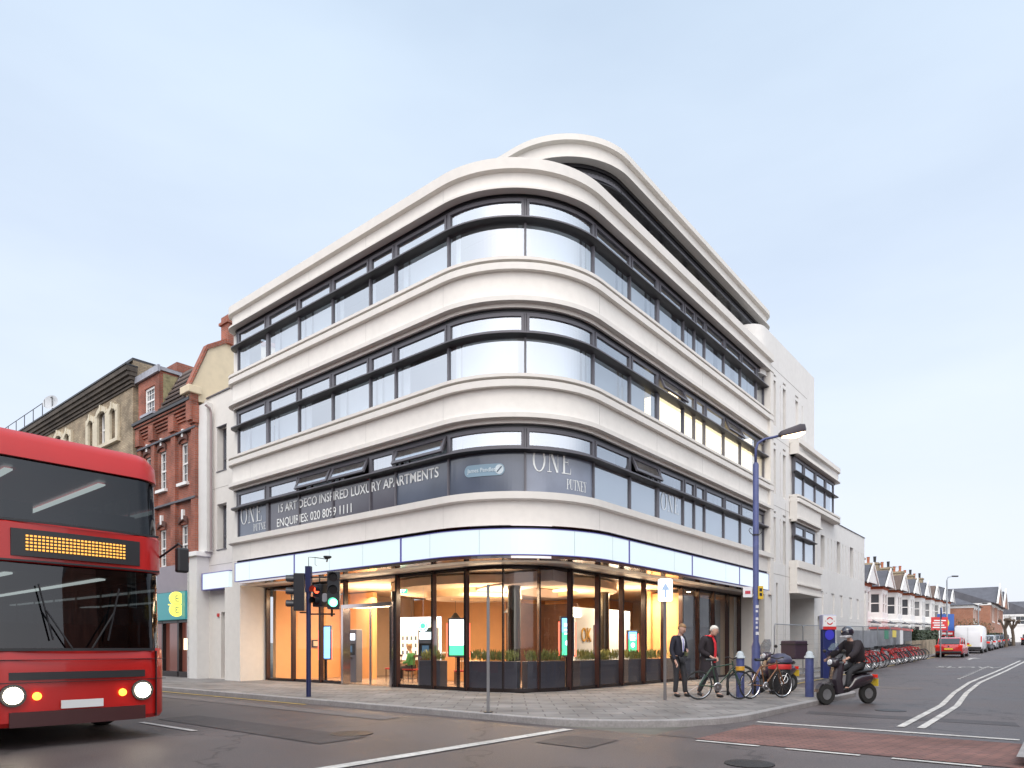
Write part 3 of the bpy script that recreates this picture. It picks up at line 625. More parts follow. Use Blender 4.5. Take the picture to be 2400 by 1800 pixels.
mb = MB(); mb.box(4.55, 8.38, 13.3, 13.5, .13, 3.55); mb.box(16.1, 16.3, 1.5, 6.38, .13, 3.55); mb.build('back_wall', mat('beige shop wall', (.55, .42, .30), .7, noise=.05), B)
mb = MB(); mb.box(6.3, 8.4, 5.9, 6.1, .13, 3.0); mb.box(8.38, 8.5, 4.4, 6.1, .13, 3.0); mb.build('core_wall', WOOD, B)
mb = MB(); mb.box(6.8, 10.6, 3.4, 3.5, .13, 2.75); mb.build('cool_partition', BLW, B)
mb = MB(); mb.box(10.75, 12.1, 2.6, 2.75, .13, 3.5); mb.box(10.9, 11.0, 1.5, 2.6, .13, 3.4); mb.build('orange_partition', OR, B)
mb = MB(); mb.box(12.2, 16.0, 2.0, 2.1, .13, 3.4); mb.build('grey_partition', mat('grey film', (.16, .17, .19), .3, noise=.4, scale=1.2), B)
GOLD = mat('gold lettering', (.7, .5, .15), .3, metal=.8)
put_text('OK', .8, lambda u, v, d: (7.15+u*.55, 3.39-d, 1.55+v*.9), GOLD, B, 'gold_lettering', ext=.02)
# pendant downlights recessed in the ceiling
DLT = mat('downlight', (1, 1, 1), .5, emit=(1, .86, .66), es=14)
for k, (x, y) in enumerate([(2.6, 4.5), (2.8, 7.2), (2.9, 9.9), (2.7, 12.2), (4.6, 3.0), (7.4, 2.6), (9.9, 2.3), (4.9, 9), (3.2, 3.3), (6.4, 7.8), (12.6, 1.9)]):
    mb = MB(); mb.cyl((x, y, 3.545), (x, y, 3.557), .07, n=14); mb.build('downlight', DLT, B)
mb = MB(); mb.box(1.5, 13.4, 1.5, 1.52, .13, .14)
for loc, en_, sz in (((3.6, 4.2, 2.3), 110, 1.6), ((3.2, 9.6, 2.4), 110, 1.6), ((6.2, 3.4, 2.4), 90, 1.4), ((9.5, 2.6, 2.4), 80, 1.2)):   # unseen area lights added below the ceiling to brighten it from underneath
    ld = bpy.data.lights.new('ceiling_fill_light', 'AREA'); ld.energy = en_; ld.size = sz; ld.color = (1, .74, .48)
    lo = bpy.data.objects.new('ceiling_fill_light', ld); COL.objects.link(lo); lo.location = W(*loc[:2], loc[2]); lo.rotation_euler = (PI, 0, 0)
for loc, en_, sz in (((4.5, 4.5, 3.15), 330, 3.0), ((3.6, 9.8, 3.3), 300, 3.0), ((9.5, 2.4, 3.3), 190, 1.6)):
    ld = bpy.data.lights.new('shop_ceiling_lamp', 'AREA'); ld.energy = en_; ld.size = sz; ld.color = (1, .76, .50)
    lo = bpy.data.objects.new('shop_ceiling_lamp', ld); COL.objects.link(lo); lo.location = W(*loc[:2], loc[2]); lo.parent = None
# ================================================================= fifth storey, set back
Q = Path(3.49, .85, 9.0, 19.5, 2.58, .02, .7)
def qband(name, prof, m=STONE): return Q.sweep(MB(), 0, Q.len, prof).build(name, m, B, auto=30)
qband('crown_parapet', [(0, 16.78), (0, 16.60), (-.14, 16.58), (-.14, 16.17), (-.12, 16.14), (0, 16.12), (0, 16.09), (-.36, 16.09), (-.36, 16.78)])
mb = MB(); mb.face([(*Q.at(t, -.4), 16.3) for t in Q.ts(0, Q.len)]+[(19.3, 9, 16.3)]); mb.build('flat_roof', M['roof felt'], B)
mb = MB(); mb.face([(*Q.at(t, -.3), 16.095) for t in Q.ts(0, Q.len)]+[(19.3, 9, 16.095)]); mb.build('upper_ceiling', M['dim ceiling'], B)
mb = MB(); Q.sweep(mb, 0, Q.len-.5, [(-.42, 15.50), (-.42, 15.45), (-.14, 15.47), (-.10, 15.49), (-.10, 15.51), (-.14, 15.53), (-.42, 15.54)]); mb.build('sunshade_fin', FIN, B)
mb = MB(); Q.bar(mb, 0, Q.len-.3, -.50, -.28, 15.98, 16.088); Q.bar(mb, 0, Q.len-.3, -.50, -.33, 15.86, 15.98); mb.build('head_trim', FIN, B)
qst = [Q.L(8.5), Q.L(6.2), Q.C(90), Q.C(45), Q.C(0)]+[Q.Rr(a) for a in (8.0, 9.0, 10.9, 12.0, 13.6, 15.1, 16.3, 17.5, 18.6)]
for k in range(len(qst)-1): window_bay(Q, qst[k], qst[k+1], (13.6, 15.5, 15.88), B, oG=-.38)
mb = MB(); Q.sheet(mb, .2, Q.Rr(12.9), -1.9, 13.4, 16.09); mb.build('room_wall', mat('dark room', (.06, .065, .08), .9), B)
mb = MB(); Q.sheet(mb, Q.Rr(12.9), Q.Rr(18.6), -1.6, 13.4, 16.09); mb.build('room_wall', mat('dim lit room', (.35, .28, .14), .9, emit=(1, .75, .35), es=.30), B)
# ================================================================= stair tower and side wing
def tower_outline():
    out = []
    for k in range(9):
        q = R_(180+90*k/8); out.append((16.35+.75*math.cos(q), .93+.75*math.sin(q)))
    return out
to = tower_outline()
mb = MB(); mb.loft([[(a, b, z) for a, b in to+[(16.96, .18), (16.96, 6), (15.6, 6)]] for z in (12.9, 14.95)]); mb.build('tower_head', STONE2, B, auto=30)
slots = []
for z0 in (11.06, 8.07, 5.09):
    zt = z0+1.97
    slots += [(17.3, 17.72, z0, zt, .28, False), (18.66, 19.06, z0, zt, .28, False)]
slots += [(20.44, 20.9, 11.04, 13.0, .1), (21.45, 21.57, 11.0, 13.0, .05)]
slots += [(18.28, 18.36, z0, z0+1.98, .045) for z0 in (11.06, 8.07, 5.09)]
slots += [(17.30, 17.74, z0+2.13, z0+2.23, .08) for z0 in (11.06, 8.07, 5.09)]+[(18.66, 19.07, z0+2.13, z0+2.23, .08) for z0 in (11.06, 8.07, 5.09)]
slots += [(20.44, 20.92, 13.14, 13.24, .08)]
slots += [(17.0, 17.2, .12, 4.22, .3), (17.75, 18.0, .12, 4.2, .3), (18.75, 18.8, .12, 4.15, .05), (19.65, 23.5, -.3, 3.83, 3.2, False)]
mb = MB(); wallgrid(mb, 16.95, 22.32, -.3, 14.95, slots, fR(.18), .3)
mb.face([(22.32, .18, 8.0), (22.32, 6, 8.0), (22.32, 6, 14.95), (22.32, .18, 14.95)]); mb.face([(16.95, .18, 14.95), (22.32, .18, 14.95), (22.32, 6, 14.95), (16.95, 6, 14.95)])
mb.build('stair_tower_wall', STONE2, B)
DG = mat('dark slot glazing', (.06, .055, .06), .12, spec=.9)
mb = MB()
for s in slots:
    if len(s) > 5 and s[4] == .28: mb.box(s[0]-.02, s[1]+.02, .18+.27, .18+.3, s[2]-.02, s[3]+.02)
mb.build('slot_blind', mat('cream slot blind', (.60, .56, .50), .8), B)
mb = MB(); mb.box(17.0, 17.2, .40, .42, .1, 4.2); mb.box(17.75, 18.0, .40, .42, .1, 4.2); mb.build('slot_glazing', DG, B)
mb = MB()
for z in (13.55, 10.56, 7.57, 4.58): mb.box(16.97, 22.3, .174, .19, z-.009, z+.009)
mb.box(19.0, 19.012, .174, .19, -.1, 7.9); mb.build('panel_joints', JOINT, B)
# lower block
slots2 = [(24.7, 25.45, 5.46, 7.22, .35), (27.85, 28.6, 5.46, 7.25, .35), (30.75, 31.55, 5.46, 7.25, .35), (24.2, 24.9, 0, 2.95, .6)]
slots2 += [(a, a+.13, 5.5, 7.2, .05) for a in (26.05, 26.75, 27.4, 29.1, 29.75, 30.3, 32.1, 32.8, 33.5, 34.0)]
slots2 += [(a, a+.62, 2.95+k_, 4.28, .06) for a, k_ in ((24.6, .1), (26.75, .1), (28.45, .1), (30.6, .1), (32.3, .1))]
slots2 += [(a, a+.12, 4.18, 4.26, .05) for a in (25.7, 29.6, 33.6)]+[(25.3+.62*k, 25.38+.62*k, 2.82, 2.88, .05) for k in range(14)]
mb = MB(); wallgrid(mb, 23.5, 34.4, -.3, 8.2, slots2, fR(.2), .35); wallgrid(mb, 19.65, 23.5, 3.84, 8.0, [], fR(.3), .1)
mb.face([(34.4, .2, -.3), (34.4, 9, -.3), (34.4, 9, 8.2), (34.4, .2, 8.2)]); mb.face([(22, .2, 8.2), (34.4, .2, 8.2), (34.4, 9, 8.2), (22, 9, 8.2)])
mb.build('side_wing_wall', STONE2, B)
mb = MB()
for s in slots2[:4]: mb.box(s[0]+.02, s[1]-.02, .2+s[4]-.03, .2+s[4]-.01, s[2]+.02, s[3]-.02)
mb.build('slot_glazing', DG, B)
mb = MB(); mb.box(27.4, 34.42, .16, .4, 8.203, 8.235); mb.build('coping', FIN, B)
mb = MB(); mb.box(34.4, 34.9, .1, 3, -.2, 4.75); mb.build('boundary_pier', STONE2, B)
# projecting bays of the side wing
BU = Path(19.55, -.22, .25, 27.25, .28, .01, .38); BLo = Path(19.55, -.22, .25, 23.55, .28, .01, 0)
def bband(name, p, prof): return p.sweep(MB(), 0, p.len, prof, .07).build(name, STONE, B, auto=30)
bband('bay_parapet', BU, [(0, 10.99), (0, 10.76), (-.12, 10.74), (-.12, 10.31), (0, 10.27), (0, 10.23), (-.35, 10.23), (-.5, 10.23), (-.5, 10.99)])
mb = MB(); mb.box(19.7, 27.0, -.1, 4, 10.5, 10.9); mb.build('bay_roof', STONE2, B)
bband('bay_sill', BU, [(0, 8.38), (0, 8.29), (-.12, 8.28), (-.12, 8.225), (0, 8.22), (0, 8.05), (-.12, 8.04), (-.42, 8.04), (-.42, 8.38)])
mb = MB(); mb.box(23.5, 27.0, -.08, .3, 8.03, 8.1); mb.box(26.9, 27.1, .1, 3, 8.03, 10.3) if 0 else None; mb.build('bay_soffit', STONE, B)
bband('bay_spandrel', BLo, [(-.1, 8.04), (-.1, 7.37), (0, 7.35), (0, 7.257), (-.17, 7.255), (-.17, 7.15), (-.42, 7.15), (-.42, 8.04)])
bband('bay_base', BLo, [(0, 5.35), (0, 5.02), (-.1, 5.0), (-.1, 4.33), (0, 4.31), (0, 4.24), (-.1, 4.22), (-.1, 3.93), (0, 3.91), (0, 3.84), (-.42, 3.84), (-.42, 5.35)])
for p, a_s, zs, ztop, fz in ((BU, [19.85, 21.3, 23.2, 25.0, 26.6], (8.375, 9.46, 10.17), 10.23, 9.46), (BLo, [19.85, 21.4, 23.1], (5.345, 6.47, 7.1), 7.15, 6.47)):
    mb = MB(); p.sweep(mb, .28, p.len-(.45 if p is BU else .6), [(-.36, fz), (-.36, fz-.045), (-.12, fz-.02), (-.085, fz), (-.085, fz+.02), (-.12, fz+.04), (-.36, fz+.05)], .07); mb.build('sunshade_fin', FIN, B)
    mb = MB(); p.bar(mb, .35, p.len-.3, -.45, -.27, ztop-.09, ztop-.002); mb.build('head_trim', FIN, B)
    for k in range(len(a_s)-1): window_bay(p, p.Rr(a_s[k]), p.Rr(a_s[k+1]), zs, B, oG=-.30)
    mb = MB(); p.sheet(mb, p.Rr(a_s[0]), p.Rr(a_s[-1]), -.6, zs[0], ztop); mb.build('window_blinds', CURT, B)
mb = MB(); mb.box(23.1, 23.5, .05, .5, 5.35, 7.15); mb.box(26.6, 26.75, .25, 2.5, 8.35, 10.24); mb.build('bay_pier', STONE, B)
mb = MB(); mb.box(19.7, 23.4, 3.0, 3.1, -.2, 3.8); mb.build('recess_door', mat('grey service door', (.28, .28, .28), .6), B)

# ================================================================= left wing
sl = [(15.36, 16.1, 8.24, 9.98, .32), (15.36, 16.1, 5.18, 6.96, .32), (14.62, 15.78, .14, 2.72, .25)]
mb = MB(); wallgrid(mb, 14.3, 17.7, 0, 11.28, sl, fL(.55), .32); mb.face([(.55, 14.3, 11.28), (8, 14.3, 11.28), (8, 17.7, 11.28), (.55, 17.7, 11.28)])
mb.build('left_wing_wall', STONE, B)
mb = MB(); mb.box(.5, .62, 14.62, 16.9, 11.283, 11.33); mb.box(.52, .7, 15.34, 16.12, 8.215, 8.243); mb.box(.52, .7, 15.34, 16.12, 5.155, 5.183); mb.box(.53, .7, 15.34, 16.12, 9.977, 10.0); mb.build('slot_trim', FRAME, B)
for z0, z1 in ((8.25, 9.97), (5.19, 6.95)):
    mb = MB(); mb.box(.80, .86, 15.38, 15.45, z0, z1); mb.box(.80, .86, 16.02, 16.08, z0, z1); mb.box(.80, .86, 15.45, 16.02, z1-.06, z1); mb.box(.80, .86, 15.45, 16.02, z0, z0+.07); mb.box(.80, .86, 15.45, 16.02, z0+.5, z0+.58)
    f = mb.build('side_window', FRAME, B); mb = MB(); mb.box(.84, .845, 15.45, 16.02, z0+.07, z1-.06); mb.build('pane', GLS, f)
mb = MB()
for z in (7.6, 4.6): mb.box(.545, .56, 14.3, 16.9, z-.008, z+.008)
mb.build('panel_joints', JOINT, B)
mb = MB(); mb.box(.74, .78, 14.68, 15.72, .2, 2.68); dps = mb.build('poster_door', mat('pale poster', (.42, .42, .43), .3, noise=.05), B)
mb = MB()
pts = [(15.72, .2), (14.74, .2), (14.74, .55), (14.86, .8), (15.0, 1.3), (15.25, 1.55), (15.6, 1.62), (15.72, 1.6)]
mb.face([(.736, b, z) for b, z in pts]); mb.build('poster_figure', mat('mauve poster print', (.22, .16, .17), .4, noise=.5, scale=3), dps)
put_text('PHASE', .17, lambda u, v, d: (.735-d, 15.38-u, 2.15+v), mat('indigo print', (.13, .12, .35), .5), dps, 'poster_lettering', sx=.9)
mb = MB()
for k in range(5): mb.face([(.734, 15.25-.02*(k % 2), 1.95-k*.07), (.734, 14.98+.03*(k % 3), 1.95-k*.07), (.734, 14.98+.03*(k % 3), 1.975-k*.07), (.734, 15.25-.02*(k % 2), 1.975-k*.07)])
mb.build('poster_small_print', mat('grey print', (.25, .25, .33), .6), dps)
mb = MB(); mb.box(.5, .55, 15.9, 16.02, 2.55, 2.68); mb.build('alarm_box', mat('red alarm', (.5, .02, .02), .4), B)

# ================================================================= pillar between the properties
pl = plotthing('party_pillar', 'white rendered pillar with square capital between the brick shop building and the corner block', 'pillar')
mb = MB(); mb.box(.05, .6, 16.72, 17.35, 0, 4.95); mb.build('shaft', STONE2, pl)
mb = MB(); mb.box(-.05, .62, 16.6, 17.55, 4.95, 5.13); mb.build('capital', WHITE, pl, bevel=.01)
mb = MB(); mb.box(.3, .95, 16.42, 17.1, 5.132, 11.0); mb.build('upper_pilaster', STONE2, pl)
mb = MB(); mb.tube([(.42, 16.32, 5.2), (.42, 16.32, 10.6), (.35, 16.3, 10.75), (.2, 16.35, 10.85)], .045); mb.build('drain_pipe', mat('pinkish old pipe', (.30, .24, .24), .6), pl)

# ================================================================= brick neighbour with the mobile phone shop
def sash(par, u0, u1, z0, z1, fn, d=.14, bars=(2, 4), m=WHITE, name='window', fw=.07):
    """fn(u,z,d): frame set d inside the wall; bars = columns, rows in the upper half style"""
    mb = MB()
    def bx(a, b, c, e, dd0, dd1): mb.hull8([fn(a, c, dd0), fn(b, c, dd0), fn(b, c, dd1), fn(a, c, dd1)], [fn(a, e, dd0), fn(b, e, dd0), fn(b, e, dd1), fn(a, e, dd1)])
    bx(u0, u0+fw, z0, z1, d, d+.08); bx(u1-fw, u1, z0, z1, d, d+.08); bx(u0+fw, u1-fw, z1-fw, z1, d, d+.08); bx(u0+fw, u1-fw, z0, z0+fw, d, d+.08)
    zm = (z0+z1)/2; bx(u0+fw, u1-fw, zm-.035, zm+.035, d+.01, d+.07)
    for k in range(1, bars[0]): u = u0+(u1-u0)*k/bars[0]; bx(u-.014, u+.014, z0+fw, z1-fw, d+.03, d+.05)
    for k in range(1, bars[1]):
        z = z0+(z1-z0)*k/bars[1]
        if abs(z-zm) > .1: bx(u0+fw, u1-fw, z-.013, z+.013, d+.031, d+.049)
    f = mb.build(name, m, par)
    mb = MB(); mb.face([fn(u0+.02, z0+.02, d+.06), fn(u1-.02, z0+.02, d+.06), fn(u1-.02, z1-.02, d+.06), fn(u0+.02, z1-.02, d+.06)]); mb.build('pane', PANED, f)
    return f
rb = plotthing('brick_shop_building', 'red brick shop building with white sash windows, brick dormer and tiled mansard roof', 'building')
wins = [(18.0, 18.62), (19.95, 20.6), (21.35, 22.0)]
hol = []
for u0, u1 in wins:
    hol += [(u0, u1, 8.1, 9.75, .2, False), (u0, u1, 4.8, 6.4, .2, False)]
mb = MB(); wallgrid(mb, 17.1, 22.55, 4.75, 11.25, hol, fL(.3), .2); mb.face([(.3, 22.55, 0), (6, 22.55, 0), (6, 22.55, 11.2), (.3, 22.55, 11.2)])
mb.build('wall', BRICK1, rb)
for u0, u1 in wins:
    for z0, z1 in ((8.1, 9.75), (4.8, 6.4)): sash(rb, u0, u1, z0, z1, fL(.3), .08, (2, 4))
mb = MB()
for u0, u1 in wins: mb.box(.16, .36, u0-.12, u1+.12, 7.98, 8.1); mb.box(.2, .3, (u0+u1)/2-.07, (u0+u1)/2+.07, 9.98, 10.3); mb.box(.2, .3, (u0+u1)/2-.07, (u0+u1)/2+.07, 6.6, 7.0)
mb.build('stone_sills', WHITE, rb)
for u0, u1 in wins:                                   # shallow arched heads over each window
    for z in (9.75, 6.4):
        mb = MB()
        for k in range(6):
            q0, q1 = PI*k/6, PI*(k+1)/6; c = (u0+u1)/2; R = (u1-u0)/2+.06
            mb.hull8([(.22, c+R*math.cos(q0), z+.16*math.sin(q0)), (.22, c+R*math.cos(q1), z+.16*math.sin(q1)), (.31, c+R*math.cos(q1), z+.16*math.sin(q1)), (.31, c+R*math.cos(q0), z+.16*math.sin(q0))],
                     [(.22, c+R*math.cos(q0), z+.16*math.sin(q0)+.2), (.22, c+R*math.cos(q1), z+.16*math.sin(q1)+.2), (.31, c+R*math.cos(q1), z+.16*math.sin(q1)+.2), (.31, c+R*math.cos(q0), z+.16*math.sin(q0)+.2)])
        mb.build('window_arch', mat('dark brick arch', (.10, .045, .035), .9), rb)
mb = MB()
for u0, u1 in ((18.85, 19.25), (20.8, 21.15), (17.1, 17.45), (22.2, 22.55)): mb.box(.17, .3, u0, u1, 4.75, 10.3); mb.box(.08, .3, u0-.06, u1+.06, 10.3, 11.0)
for k, (z, d) in enumerate([(10.62, .06), (10.74, .11), (10.86, .16), (10.98, .22), (11.1, .28)]): mb.box(.3-d, .3, 17.1, 22.55, z, z+.08)
mb.build('brick_pilasters', BRICK1, rb)
mb = MB(); mb.box(.14, .3, 17.1, 22.55, 10.12, 10.2); mb.build('string_course', SLATE, rb); mb = MB(); mb.box(.14, .3, 17.1, 22.55, 7.32, 7.4); mb.build('string_course', SLATE, rb)
mb = MB(); mb.box(-.05, .1, 17.2, 22.6, 11.2, 11.32); mb.build('gutter', BLACK, rb)
# mansard roof between party gables, dormer
mb = MB(); mb.loft([[(a, b, z) for a, z in ((.05, 11.3), (1.0, 13.25), (3.4, 14.1), (6, 13.2), (6, 11.3))] for b in (17.55, 22.5)]); mb.build('roof', TILE, rb)
mb = MB()
for k in range(7): mb.box(.02+.14*k, .10+.14*k, 17.56, 20.1, 11.4+.265*k, 11.46+.265*k)
mb.build('tile_courses', mat('dark tile edge', (.06, .045, .04), .8), rb)
mb = MB(); mb.loft([[(a, b, z) for a, z in ((-.02, 11.6), (.75, 13.45), (1.6, 14.0), (4, 14.6), (6, 13.5), (6, 11.2), (-.02, 11.2))] for b in (17.15, 17.45)]); mb.build('party_gable', CREAM, rb)
mb = MB()
for (a0, z0), (a1, z1) in (((-.12, 11.55), (.68, 13.5)), ((.68, 13.5), (1.58, 14.08)), ((1.58, 14.08), (4.0, 14.68))):
    for d, w0 in ((0, .06), (.1, .0)): mb.hull8([(a0, 17.08+w0, z0-d), (a0, 17.52-w0, z0-d), (a0, 17.52-w0, z0+.1-d), (a0, 17.08+w0, z0+.1-d)], [(a1, 17.08+w0, z1-d), (a1, 17.52-w0, z1-d), (a1, 17.52-w0, z1+.1-d), (a1, 17.08+w0, z1+.1-d)])
mb.build('brick_verge', BRICK1, rb)
mb = MB(); mb.box(-.15, .4, 17.0, 17.75, 11.45, 11.75); mb.build('kneeler_stone', CREAM, rb, bevel=.03)
mb = MB(); mb.box(-.02, .3, 17.1, 17.5, 10.4, 11.45); mb.build('kneeler_brick', BRICK1, rb)
mb = MB(); mb.box(1.5, 2.3, 17.0, 17.6, 13.9, 14.75); mb.box(1.42, 2.38, 16.94, 17.66, 14.75, 14.86); mb.box(1.5, 2.3, 17.0, 17.6, 14.86, 15.1); mb.build('chimney', BRICK1, rb)
mb = MB(); wallgrid(mb, 20.25, 22.35, 11.3, 13.25, [(20.72, 21.72, 11.55, 12.7, .15, False)], fL(.15), .15)
mb.box(.16, 2.0, 20.25, 20.45, 11.3, 13.2); mb.box(.16, 2.0, 22.15, 22.35, 11.3, 13.2)
dm = mb.build('dormer', BRICK1, rb); sash(dm, 20.72, 21.72, 11.55, 12.7, fL(.15), .06, (4, 4), name='dormer_window', fw=.1)
mb = MB(); mb.box(.05, 2.2, 20.17, 22.43, 13.2, 13.34); mb.box(.02, .12, 20.1, 22.5, 13.1, 13.38); mb.box(.0, .2, 20.6, 21.85, 11.42, 11.53); mb.build('dormer_cap', LEAD, dm)
mb = MB(); mb.box(.3, 1.4, 20.235, 20.249, 11.35, 13.1); mb.build('dormer_cheek', mat('lichen render', (.26, .23, .13), .9, noise=.4, scale=10), dm)
mb = MB(); mb.hull8([(.1, 19.92, 11.35), (.1, 20.22, 11.35), (.3, 20.22, 11.35), (.3, 19.92, 11.35)], [(1.3, 19.9, 13.2), (1.3, 20.22, 13.2), (1.0, 20.22, 13.25), (.95, 19.95, 13.2)]); mb.build('lead_flashing', LEAD, dm)
# shop: parapet fascia, sign and glazing
mb = MB(); mb.box(.12, .3, 17.42, 22.55, 3.65, 4.75); mb.build('shop_fascia', mat('grey purple fascia', (.27, .24, .27), .6, noise=.06), rb)
mb = MB(); mb.box(.1, .4, 17.36, 17.62, 0, 4.72); mb.build('shop_pier', mat('peeling white pier', (.5, .49, .48), .7, noise=.3, scale=9), rb)
mb = MB(); mb.box(.02, .3, 17.64, 22.55, 2.5, 3.62); sb_ = mb.build('sign_board', mat('teal sign board', (.02, .16, .18), .35, emit=(.05, .35, .38), es=.25), rb)
YG = mat('glowing yellow disc', (.9, .8, .1), .4, emit=(1, .84, .12), es=.75); TEAL = mat('teal letter', (.01, .22, .24), .4)
mb = MB()
for z in (3.30, 2.84): mb.lathe([(0, -.04), (.30, -.04), (.30, 0), (0, 0)], (-.03, 20.9, z), 28, 'x')
mb.build('logo_discs', YG, rb)
for z in (3.30, 2.84): put_text('E', .38, lambda u, v, d, z=z: (-.085-d, 21.03-u, z-.135+v), TEAL, rb, 'logo_letter')
mb = MB(); mb.box(-.45, .1, 18.05, 18.09, 3.04, 3.08)
for z in (3.32, 2.86): mb.lathe([(0, -.05), (.27, -.05), (.27, .05), (0, .05)], (-.16, 18.0, z), 28, 'y')
mb.build('projecting_sign', YG, rb)
for z in (3.32, 2.86): put_text('E', .36, lambda u, v, d, z=z: (-.25+u, 17.942-d, z-.125+v), TEAL, rb, 'logo_letter')
mb = MB(); mb.box(.5, .55, 17.64, 22.55, .1, 2.5); mb.build('shopfront_glass', mat('dim shop interior', (.10, .05, .04), .1, spec=.8, emit=(.5, .12, .08), es=.10), rb)
mb = MB(); mb.box(.35, .5, 18.9, 19.05, .1, 2.5); mb.box(.35, .5, 17.66, 17.76, .1, 2.5); mb.box(.35, .5, 20.4, 20.5, .1, 2.5); mb.box(.35, .52, 17.64, 22.5, 2.38, 2.5); mb.box(.35, .5, 17.7, 22.5, .1, .35); mb.build('shopfront_frame', DARKM, rb)
mb = MB(); mb.box(.44, .47, 18.35, 18.65, 1.25, 1.72); mb.box(.44, .47, 18.2, 18.25, .8, 1.9); mb.build('lit_window_display', mat('warm display', (.9, .7, .4), .5, emit=(1, .75, .45), es=1.6), rb)

# ================================================================= yellow stock brick block with triple windows
yb = plotthing('stock_brick_block', 'older yellow stock brick block with dark cornice and cream triple windows', 'building')
hol = []; grp = []
for c in (25.95, 31.85, 37.75, 43.7):
    for z0 in (11.0, 7.4):
        for o, w_ in ((-1.35, .62), (0, .95), (1.35, .62)):
            h_ = 1.45 if o else 1.6; hol.append((c+o-w_/2, c+o+w_/2, z0, z0+h_, .25, False)); grp.append((c+o, w_, z0, h_))
mb = MB(); wallgrid(mb, 22.56, 52, 4.6, 13.2, hol, fL(0), .25); mb.face([(0, 22.56, 4), (7, 22.56, 4), (7, 22.56, 14.2), (0, 22.56, 14.2)]); mb.box(.1, 7, 22.7, 52, 13.2, 14.2); mb.build('wall', BRICK2, yb)
for c, w_, z0, h_ in grp: sash(yb, c-w_/2+.04, c+w_/2-.04, z0+.04, z0+h_-.02, fL(0), .12, (2 if w_ > .8 else 1, 2), name='window')
CST = mat('cream stone surround', (.56, .50, .38), .8, noise=.12, scale=8)
for c in (25.95, 31.85, 37.75, 43.7):
    for z0 in (11.0, 7.4):
        mb = MB()
        for u0, u1 in ((-1.95, -1.66), (-1.04, -.475), (.475, 1.04), (1.66, 1.95)): mb.box(-.1, -.002, c+u0, c+u1, z0, z0+1.55)
        mb.box(-.16, .02, c-2.05, c+2.05, z0-.16, z0)
        for o, w_, h_ in ((-1.35, .62, 1.45), (0, .95, 1.6), (1.35, .62, 1.45)):
            K = 10
            for k in range(K):
                q0, q1 = PI*k/K, PI*(k+1)/K; R = w_/2; R2 = R+.18; hh_ = h_-.18
                pp = [(c+o+R*math.cos(q0), z0+hh_+.17*math.sin(q0)), (c+o+R2*math.cos(q0), z0+hh_+.02+.4*math.sin(q0)), (c+o+R2*math.cos(q1), z0+hh_+.02+.4*math.sin(q1)), (c+o+R*math.cos(q1), z0+hh_+.17*math.sin(q1))]
                mb.hull8([(-.12, u, z) for u, z in pp], [(-.003, u, z) for u, z in pp])
            mb.box(-.16, -.004, c+o-.07, c+o+.07, z0+h_-.02, z0+h_+.3)
        mb.build('window_surround', CST, yb)
DCO = mat('soot dark cornice', (.075, .062, .05), .9, noise=.4, scale=7)
mb = MB()
for k, (z, d) in enumerate([(13.0, .06), (13.12, .12), (13.26, .2), (13.42, .3), (13.6, .38)]): mb.box(-d, .1, 22.5-d*.5, 52, z, z+.09+.03*k)
mb.build('cornice', DCO, yb)
mb = MB(); mb.box(-.42, .12, 22.3, 52, 13.82, 13.88); mb.box(.0, 7, 22.6, 52, 14.2, 14.32); mb.build('coping', BLACK, yb)
mb = MB(); mb.box(2.0, 4.2, 22.7, 24.0, 14.32, 14.8); mb.build('chimney', BRICK1, yb)
mb = MB(); mb.box(0.02, .2, 22.56, 52, 0, 4.6); mb.build('shopfront', mat('dim shopfront', (.06, .05, .05), .2), yb)
mb = MB()
for k in range(9): mb.cyl((.3, 34+1.6*k, 14.32), (.3, 34+1.6*k, 15.3), .022, n=6)
mb.cyl((.3, 34, 15.3), (.3, 48, 15.3), .022, n=6); mb.build('roof_railing', BLACK, yb)
ds = plotthing('satellite_dish', 'grey satellite dish on the roof edge of the stock brick block', 'satellite dish')
mb = MB(); D0 = Vector((.25, 34.1, 15.0)); ax = Vector((-.75, -.55, .25)).normalized(); xx = ax.orthogonal().normalized(); yy = ax.cross(xx)
mb.loft([[D0+ax*(h)+(xx*math.cos(2*PI*k/20)+yy*math.sin(2*PI*k/20))*r for k in range(20)] for r, h in ((.02, -.1), (.25, -.07), (.42, 0), (.44, .02), (.25, -.045), (.02, -.075))]); mb.build('reflector', mat('pale grey dish', (.42, .44, .46), .6), ds, auto=30)
mb = MB(); mb.tube([D0-ax*.1, D0-ax*.2-Vector((0, 0, .3)), (.3, 34.1, 14.3)], .03); mb.tube([D0-yy*.4, D0+ax*.35-yy*.1], .012); mb.build('bracket', BLACK, ds)
